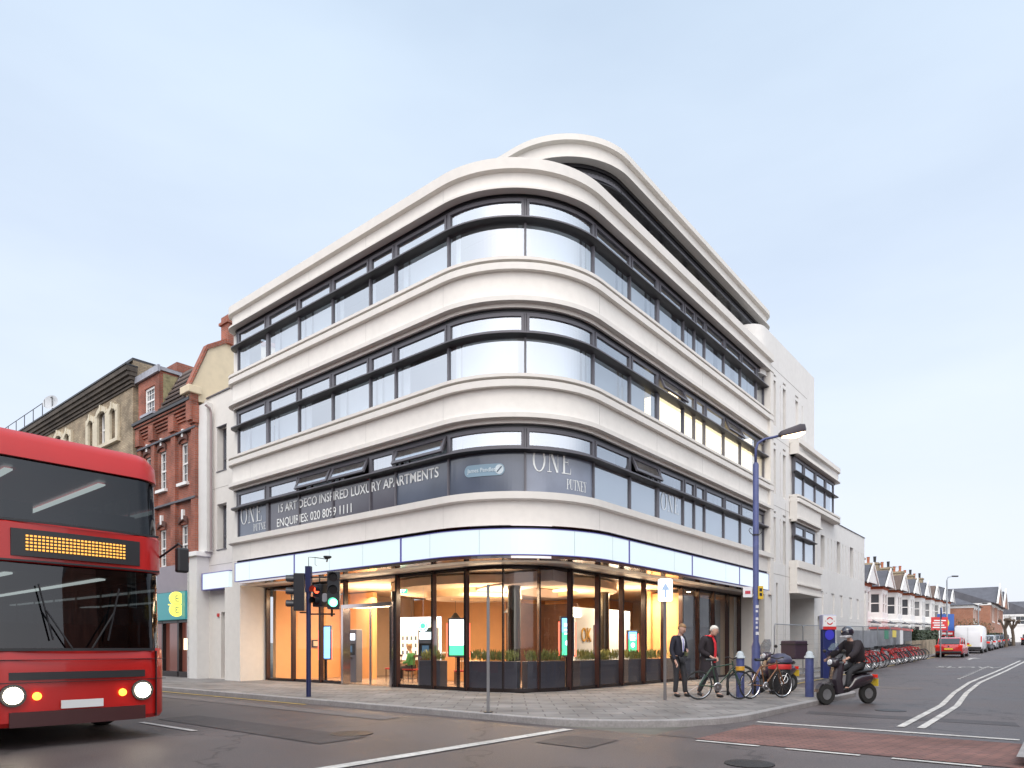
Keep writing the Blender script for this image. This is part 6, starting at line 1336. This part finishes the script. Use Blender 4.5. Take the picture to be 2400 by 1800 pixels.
# a person walking on the side pavement is only a trail in the photograph; the seated customer is inside the shop
sc_ = thing('chair', 'dark wooden chair with the seated customer inside the entrance', 'chair', W(3.5, 8.15, .13), ROT+R_(200))
def chair_mesh(t, sm, wm):
    MB().box(-.22, .22, -.22, .22, .42, .47).build('seat', sm, t, bevel=.015)
    for x_ in (-.19, .19):
        for y_ in (-.19, .19): MB().cyl((x_, y_, 0), (x_, y_, .42), .018, n=8).build('leg', wm, t)
    mb = MB()
    for x_ in (-.2, -.1, 0, .1, .2): mb.tube([(x_, .2, .45), (x_, .25, .9)], .012, 6)
    mb.box(-.23, .23, .235, .275, .88, .96); mb.build('backrest', wm, t)
chair_mesh(sc_, mat('red seat pad', (.35, .03, .03), .7), WOOD)
grp_c = 'wooden chairs inside the shop'; sc_['group'] = grp_c
for lb_, a, b, q in (('dark wooden chair by the planters near the rounded corner', 3.4, 5.6, 140), ('dark wooden chair behind the glass on the side street side', 5.9, 3.2, 80), ('dark wooden chair left of the seated customer', 3.7, 9.3, 170)):
    dup(sc_, W(a, b, .13), ROT+R_(q), lb_)
person('seated customer in green top inside the shop entrance', W(3.5, 8.15, .0), ROT+R_(200), dict(pel=(0, .0, .62), wai=(0, .03, .78), che=(0, .04, .98), nkb=(0, .02, 1.14), nk=(0, 0, 1.21), sR=(-.17, .03, 1.10), sL=(.17, .03, 1.10), eR=(-.22, -.02, .84), eL=(.22, -.02, .84), wR=(-.13, -.24, .80), wL=(.13, -.24, .80), hR=(-.09, 0, .62), hL=(.09, 0, .62), kR=(-.12, -.42, .62), kL=(.12, -.42, .62), aR=(-.12, -.44, .22), aL=(.12, -.44, .22), tR=(-.12, -.60, .17), tL=(.12, -.60, .17)), SKIN, mat('green top', (.08, .30, .10), .8), TRS, LEA, mat('light hair', (.40, .27, .15), .8), head=(20, 0))
# ================================================================= scooters
def scooter(label, loc, rz, col, box=False):
    t = thing('scooter', label, 'scooter', loc, rz)      # front towards -y
    pm = mat('scooter paint %s' % (col,), col, .3, coat=.6)
    for y_ in (-.62, .62):
        MB().lathe([(.13, -.05), (.23, -.05), (.25, -.02), (.25, .02), (.23, .05), (.13, .05)], (0, y_, .25), 22, 'x').build('tyre', RUB, t, auto=40)
        MB().lathe([(0, -.03), (.13, -.04), (.13, .04), (0, .03)], (0, y_, .25), 14, 'x').build('rim', GREYM, t)
    MB().loft([[(w_*math.cos(2*PI*k/12), y_, zc+h_*math.sin(2*PI*k/12)) for k in range(12)] for y_, w_, zc, h_ in ((.80, .05, .62, .05), (.62, .15, .60, .14), (.35, .17, .56, .18), (.12, .16, .50, .18), (.0, .13, .38, .1), (-.35, .13, .28, .05))]).build('body', pm, t, smooth=True)
    MB().loft([[(x_, y_+c_*x_*x_, z_) for x_ in (-.19, -.1, 0, .1, .19)]+[(x_, y_+.05+c_*x_*x_, z_) for x_ in (.19, .1, 0, -.1, -.19)] for y_, z_, c_ in ((-.38, .28, 2), (-.44, .60, 2), (-.36, .98, 1.5))]).build('leg_shield', pm, t)
    MB().loft([[(w_*math.cos(2*PI*k/10), y_+.12*math.sin(2*PI*k/10), z_) for k in range(10)] for w_, y_, z_ in ((.12, -.40, .9), (.15, -.40, 1.02), (.10, -.36, 1.10))]).build('headset', pm, t, smooth=True)
    MB().lathe([(0, 0), (.07, .0), (.06, -.03), (0, -.04)], (0, -.50, 1.0), 14, 'y').build('headlamp', HL, t)
    MB().loft([[(x_, y_, z_) for x_, y_, z_ in ((-w_, y0, z0), (w_, y0, z0), (w_, y0+.015, z0), (-w_, y0+.015, z0))] for w_, y0, z0 in ((.14, -.47, 1.06), (.18, -.42, 1.28), (.10, -.36, 1.45))]).build('windshield', glass('scooter screen', (.7, .72, .75), .1) if 'scooter screen' not in M else M['scooter screen'], t)
    for s in (-1, 1):
        MB().cyl((s*.12, -.36, 1.04), (s*.36, -.30, 1.05), .018, n=8).build('handgrip', BLACK, t)
        mb = MB(); mb.tube([(s*.2, -.36, 1.05), (s*.28, -.38, 1.2)], .008, 5); mb.ball((s*.3, -.38, 1.26), .06, 10, 8, (1, .3, .75)); mb.build('mirror', BLACK, t)
    MB().loft([[(w_*math.cos(2*PI*k/12), y_, z_+.05*math.sin(2*PI*k/12)) for k in range(12)] for y_, w_, z_ in ((.72, .08, .80), (.55, .14, .79), (.2, .15, .76), (.02, .09, .74))]).build('saddle', BLACK, t, smooth=True)
    MB().box(-.03, .03, -.7, -.5, .25, .5).build('fork', GREYM, t); MB().loft([[(w_, -.62+.29*math.cos(q), .25+.29*math.sin(q)) for w_ in (-.07, .07)] for q in [R_(10+160*k/10) for k in range(11)]], cap=False, closed=False).build('front_mudguard', pm, t)
    MB().box(-.09, .09, .80, .84, .62, .70).build('tail_light', REDL, t); MB().box(-.1, .1, .83, .85, .42, .6).build('number_plate', PLY, t)
    if box:
        MB().box(-.25, .25, .50, 1.02, .90, 1.42).build('delivery_box', mat('plum delivery box', (.045, .028, .045), .5), t, bevel=.03); MB().box(-.26, .26, .49, 1.03, 1.30, 1.325).build('box_lid_seam', BLACK, t)
    return t
scooter('dark parked scooter with big square delivery box behind the litter bin', W(6.4, -3.55, PV), R_(-60), (.05, .03, .05), True)
scooter('black scooter carrying a helmeted rider, right of the second bollard', W(4.75, -5.75, 0), R_(-72), (.03, .022, .03))
t, J, T = person('helmeted scooter rider in dark padded jacket heading left', W(4.75, -5.75, .12), R_(-72), dict(pel=(0, .30, .86), wai=(0, .27, 1.0), che=(0, .18, 1.20), nkb=(0, .10, 1.36), nk=(0, .07, 1.43), sR=(-.19, .14, 1.32), sL=(.19, .14, 1.32), eR=(-.31, -.05, 1.10), eL=(.31, -.05, 1.10), wR=(-.30, -.25, .98), wL=(.30, -.25, .98), hR=(-.10, .28, .80), hL=(.10, .28, .80), kR=(-.20, -.12, .66), kL=(.20, -.12, .66), aR=(-.16, -.14, .28), aL=(.16, -.14, .28), tR=(-.16, -.30, .22), tL=(.16, -.30, .22)), SKIN, COAT, TRS, LEA, None, head=(12, 0), helmet=mat('black gloss helmet', (.02, .02, .035), .12, coat=1), top_r=.05)
# ================================================================= things inside the shop
SCR_W = mat('lit white screen', (.9, .95, 1), .4, emit=(.78, .90, 1), es=2.6); SCR_G = mat('lit green screen', (.1, .6, .3), .4, emit=(.08, .75, .32), es=1.2); SCR_B = mat('lit blue screen', (.2, .5, .9), .4, emit=(.22, .55, 1), es=1.4)
FRD = mat('red edge glow', (.9, .1, .08), .4, emit=(1, .10, .06), es=2.4)
def screen(label, a, b, rz, wd, h, z, kind):
    t = thing('display_screen', label, 'screen', W(a, b, .13), rz, None)       # faces -y
    MB().box(-wd/2-.05, wd/2+.05, .0, .07, z-.13-.05, z-.13+h+.05).build('casing', mat('screen casing', (.10, .10, .12), .4), t, bevel=.01); MB().box(-.05, .05, .01, .06, 0, z-.18).build('stand', DARKM, t); MB().box(-.2, .2, -.1, .18, 0, .02).build('foot', DARKM, t)
    z0 = z-.13
    if kind == 'tall_white':
        MB().box(-wd/2, wd/2, -.01, -.001, z0+h*.28, z0+h).build('screen_image', SCR_W, t); MB().box(-wd/2, wd/2, -.01, -.001, z0, z0+h*.279).build('screen_footer', SCR_G, t)
    elif kind == 'blue_green':
        MB().box(-wd/2, wd/2, -.01, -.001, z0+h*.62, z0+h).build('screen_image', SCR_B, t); MB().box(-wd/2, wd/2, -.01, -.001, z0, z0+h*.618).build('screen_footer', SCR_G, t)
        mb = MB(); mb.lathe([(0, -.004), (wd*.22, -.004), (wd*.22, 0), (0, 0)], (0, -.012, z0+h*.33), 20, 'y'); mb.build('screen_disc', SCR_W, t)
        mb = MB(); mb.box(-wd*.3, wd*.3, -.016, -.011, z0+h*.56, z0+h*.60); mb.box(-wd*.3, wd*.3, -.016, -.011, z0+h*.66, z0+h*.70); mb.box(-wd*.3, wd*.25, -.016, -.011, z0+h*.78, z0+h*.86); mb.build('screen_lines', SCR_W, t)
    else: MB().box(-wd/2, wd/2, -.01, -.001, z0, z0+h).build('screen_image', SCR_W if kind == 'white' else SCR_B, t)
    if kind in ('tall_white', 'blue_green', 'bluewhite'):
        for s in (-1, 1): MB().box(s*(wd/2+.09)-.012, s*(wd/2+.09)+.012, .0, .03, z0-.05, z0+h*.9).build('edge_light', FRD, t)
    return t
screen('tall bright white and green advert screen in the left window', 1.75, 4.15, R_(-12), .52, 1.05, 1.12, 'tall_white')
screen('blue and green advert screen with white disc near the rounded corner', 3.95, 1.75, R_(20), .36, 1.1, 1.12, 'blue_green')
screen('pale blue screen in the first window left of the entrance', 2.1, 11.2, R_(-25), .45, 1.15, .95, 'bluewhite')
screen('narrow white screen behind the side street windows', 5.3, 1.55, R_(30), .14, .85, 1.15, 'white')
screen('small green and white screen seen by the suited man', 8.3, 2.0, R_(30), .36, .7, 1.2, 'blue_green')
def atm(label, a, b, rz):
    t = thing('cash_machine', label, 'cash machine', W(a, b, .13), rz, 'cash machines inside the shop')
    MB().box(-.28, .28, 0, .35, 0, 1.85).build('housing', mat('grey machine housing', (.16, .16, .19), .4), t, bevel=.02); MB().box(-.22, .22, -.012, -.001, 1.48, 1.7).build('lit_header', SCR_W, t)
    MB().box(-.23, .23, -.02, -.001, .95, 1.35).build('control_panel', BLACK, t, bevel=.01); MB().box(-.12, .12, -.03, -.021, 1.05, 1.28).build('machine_screen', mat('dim machine screen', (.05, .08, .12), .2, emit=(.1, .2, .3), es=.4), t); MB().box(-.16, .16, -.07, -.001, .82, .88).build('shelf', CHROME, t)
atm('grey cash machine with lit header right of the entrance', 2.2, 6.0, R_(-20)); atm('grey cash machine with lit header left of the entrance', 2.1, 9.75, R_(-25))
t = thing('street_mural', 'large bright wall picture of pale house fronts seen through the entrance', 'mural', W(4.6, 9.1, .13), ROT-PI/2+R_(10))
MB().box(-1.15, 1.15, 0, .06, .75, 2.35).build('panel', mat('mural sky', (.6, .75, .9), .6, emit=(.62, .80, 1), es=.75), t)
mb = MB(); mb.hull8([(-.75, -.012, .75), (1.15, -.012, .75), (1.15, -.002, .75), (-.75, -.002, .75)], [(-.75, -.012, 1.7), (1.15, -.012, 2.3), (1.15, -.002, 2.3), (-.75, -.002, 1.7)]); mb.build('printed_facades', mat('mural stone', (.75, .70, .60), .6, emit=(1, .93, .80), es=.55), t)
mb = MB()
for i in range(9):
    x_ = -.62+.2*i; top = 1.62+(x_+.75)*.315
    for k, z in enumerate((.95, 1.22, 1.49, 1.76)):
        if z+.17 < top: mb.box(x_, x_+.09, -.016, -.0125, z, z+.15)
mb.build('printed_windows', mat('mural window', (.10, .13, .17), .5), t)
PLG = mat('yellow green leaf', (.22, .24, .07), .6, noise=.4, scale=12)
def planter(label, a, b, rz, ln, seed):
    r = random.Random(seed); t = thing('planter', label, 'planter', W(a, b, .13), rz, 'dark planters behind the shop glass')
    MB().box(-ln/2, ln/2, -.16, .16, 0, .82).build('trough', mat('dark grey planter', (.045, .045, .06), .4), t, bevel=.01)
    mb = MB()
    for k in range(int(ln*150)):
        c = Vector((r.uniform(-ln/2+.05, ln/2-.05), r.uniform(-.13, .13), .82)); q = r.uniform(0, 2*PI); h = r.uniform(.12, .38); o_ = r.uniform(.03, .16); w_ = r.uniform(.012, .028)
        d = Vector((math.cos(q)*o_, math.sin(q)*o_, h)); s_ = Vector((-math.sin(q), math.cos(q), 0))*w_; m_ = c+d*.6+Vector((0, 0, h*.15))
        mb.face([c, m_-s_, c+d, m_+s_])
    mb.build('leaves', PLG, t)
planter('dark planter with leafy plants at the rounded corner, left part', 2.05, 3.0, ROT+R_(110), 1.5, 1); planter('dark planter with leafy plants at the rounded corner, right part', 3.1, 2.0, ROT+R_(160), 1.3, 2)
planter('dark planter with leafy plants behind the first side street windows', 5.6, 1.75, ROT, 2.4, 3); planter('dark planter with leafy plants behind the middle side street windows', 8.6, 1.75, ROT, 2.6, 4); planter('dark planter with leafy plants by the orange partition', 11.3, 1.7, ROT, 1.4, 5)
planter('dark planter with leafy plants between the tall screen and the cash machine', 1.75, 5.2, ROT+PI/2, .9, 6)
t = thing('exit_sign', 'green and white running figure exit sign hanging above the entrance', 'sign', W(2.2, 7.1, 3.12), R_(-15))
MB().box(-.17, .17, -.01, .01, 0, .2).build('panel', SCR_G, t); mb = MB(); mb.box(-.14, -.04, -.018, -.011, .03, .17); mb.box(.02, .06, -.018, -.011, .04, .16); mb.box(.06, .11, -.018, -.011, .09, .12); mb.build('pictogram', SCR_W, t); MB().cyl((0, 0, .2), (0, 0, .42), .006, n=5).build('hanger', CHROME, t)
t = thing('round_emblem', 'round green illuminated emblem hanging above the cash machine', 'sign', W(1.85, 5.75, 2.02), R_(-15))
MB().lathe([(0, -.02), (.16, -.02), (.16, .0), (0, 0)], (0, 0, 0), 26, 'y').build('disc', SCR_G, t); MB().torus((0, -.025, 0), .165, .015, 'y', 26, 5).build('rim', SCR_W, t); MB().torus((0, -.028, 0), .1, .008, 'y', 24, 4).build('inner_ring', SCR_W, t); MB().cyl((0, 0, .17), (0, 0, 1.4), .005, n=5).build('wire', CHROME, t)
def column(label, a, b, r):
    t = thing('shop_column', label, 'column', W(a, b, .13), 0, 'dark metal columns inside the shop')
    MB().lathe([(r*(1+.04*(k % 2)), 0) for k in range(2)]+[(r, 0), (r, 3.3), (r*1.1, 3.32), (r*1.1, 3.42)], (0, 0, 0), 24).build('shaft', mat('dark bronze column', (.10, .09, .07), .22, metal=.8), t, auto=30)
    MB().lathe([(r*1.03, .0), (r*1.03, .12)], (0, 0, 0), 24).build('base', CHROME, t)
column('dark metal column just behind the rounded corner glass', 3.15, 3.15, .2); column('dark metal column behind the side street windows', 7.4, 2.6, .17); column('dark metal column behind the left window row', 2.6, 7.9, .15)
t = thing('reception_desk', 'orange fronted desk deep inside the shop', 'desk', W(5.2, 7.6, .13), ROT+PI/2)
MB().box(-1.2, 1.2, -.3, .3, 0, 1.0).build('front', OR, t, bevel=.02); MB().box(-1.25, 1.25, -.36, .36, 1.0, 1.05).build('top', WHITE, t)
# ================================================================= the other side of the high street, seen only as reflections
def opposite(label, b0, b1, h, wm, a=-16.5):
    t = plotthing('facing_building', label, 'building', 'buildings across the high street reflected in the glass')
    hol = []; n = max(2, int((b1-b0)/2.6))
    for k in range(n):
        u = b0+(b1-b0)*(k+.3)/n
        for z in (4.6, 7.6): hol.append((u, u+1.0, z, z+1.7, .2, False))
    mb = MB(); wallgrid(mb, b0, b1, 3.6, h, hol, lambda u, z, d: (a-d, u, z), .2); mb.face([(a, b0, 0), (a-6, b0, 0), (a-6, b0, h), (a, b0, h)]); mb.face([(a, b1, 0), (a-6, b1, 0), (a-6, b1, h), (a, b1, h)]); mb.build('wall', wm, t)
    for q in hol: sash(t, q[0], q[1], q[2], q[3], lambda u, z, d: (a-d, u, z), .1, (2, 2))
    mb = MB(); mb.box(a-.2, a+.02, b0, b1, 0, 3.598); mb.build('shopfront', mat('dim shopfront', (.06, .05, .05), .2), t)
    mb = MB(); mb.loft([[(x_, y_, z_) for x_, z_ in ((a+.2, h), (a-3, h+2), (a-6, h))] for y_ in (b0, b1)]); mb.build('roof', SLATE, t)
t = plotthing('facing_building', 'plain brick house across the side street, mirrored in the side street shop windows', 'building')
mb = MB(); hol = [(u, u+1.0, z, z+1.6, .2, False) for u in range(0, 36, 3) for z in (1.2, 4.6)]
wallgrid(mb, -3, 38, 0, 7.4, hol, lambda u, z, d: (u, -13.2-d, z), .2); mb.face([(-3, -13.2, 0), (-3, -24, 0), (-3, -24, 7.4), (-3, -13.2, 7.4)]); mb.build('wall', BRICK1, t)
for q in hol: sash(t, q[0], q[1], q[2], q[3], lambda u, z, d: (u, -13.2-d, z), .1, (2, 2))
mb = MB(); mb.loft([[(x_, y_, z_) for y_, z_ in ((-13, 7.4), (-18, 10), (-24, 7.4))] for x_ in (-3, 38)]); mb.build('roof', SLATE, t)
opposite('red brick shop block across the high street, mirrored in the left windows', 3, 16, 9.8, BRICK1); opposite('yellow brick block across the high street, mirrored beside the red one', 16.1, 30, 10.6, BRICK2); opposite('white rendered block across the high street, mirrored in the entrance glass', -12, 2.9, 9.2, STONE2)

t = thing('picture_frame', 'small dark framed notice on the orange wall left of the entrance', 'picture', W(3.2, 13.28, 1.35), ROT+R_(0))
MB().box(-.25, .25, -.04, .0, 0, .3).build('frame', DARKM, t); MB().box(-.2, .2, -.05, -.041, .05, .25).build('picture', mat('beige notice', (.5, .42, .3), .6), t)
for k, (a, b) in enumerate(((5.4, 10.2), (4.9, 6.6), (8.8, 2.9))):
    t = thing('round_table', ['small round cafe table deep in the shop by the seated customer', 'small round cafe table near the reception desk', 'small round cafe table behind the middle side street windows'][k], 'table', W(a, b, .13), 0, 'cafe tables inside the shop')
    MB().cyl((0, 0, .72), (0, 0, .75), .35, n=24).build('table_top', WHITE, t); MB().cyl((0, 0, .02), (0, 0, .72), .03, n=8).build('stem', CHROME, t); MB().cyl((0, 0, 0), (0, 0, .02), .22, n=18).build('foot', CHROME, t)
def pendant(label, a, b, z):
    t = thing('pendant_lamp', label, 'lamp', W(a, b, z), 0, 'pendant lamps inside the shop'); MB().lathe([(.03, .22), (.06, .2), (.19, .02), (.2, 0), (.18, .01), (.05, .19)], (0, 0, 0), 20).build('lamp_shade', BLACK, t, auto=40)
    MB().ball((0, 0, .05), .06, 10, 8).build('bulb', DLT, t); MB().cyl((0, 0, .2), (0, 0, 3.52-z), .006, n=5).build('cord', BLACK, t)
pendant('black pendant lamp over the cafe table by the seated customer', 5.4, 10.2, 2.3); pendant('black pendant lamp over the reception desk', 5.2, 7.6, 2.4); pendant('black pendant lamp behind the rounded corner', 4.7, 4.6, 2.5)
# body seams and fittings of the bus front
for z in (1.18, .88): patch(-1.16, 1.16, z, z+.008, .004, 'panel_seam', BLACK)
patch(-1.0, 1.0, 1.30, 1.34, .012, 'windscreen_seal', BLACK, nn=-.02); patch(-1.1, 1.1, 2.49, 2.515, .008, 'windscreen_seal', BLACK, nn=-.085); patch(-1.1, 1.1, 3.02, 3.05, .008, 'windscreen_seal', BLACK, nn=-.115)
for s in (-1, 1): MB().box(fx(1.0)-.12, fx(1.0)+.0, s*1.02-.004, s*1.02+.004, .32, 1.3).build('panel_seam', BLACK, bus)
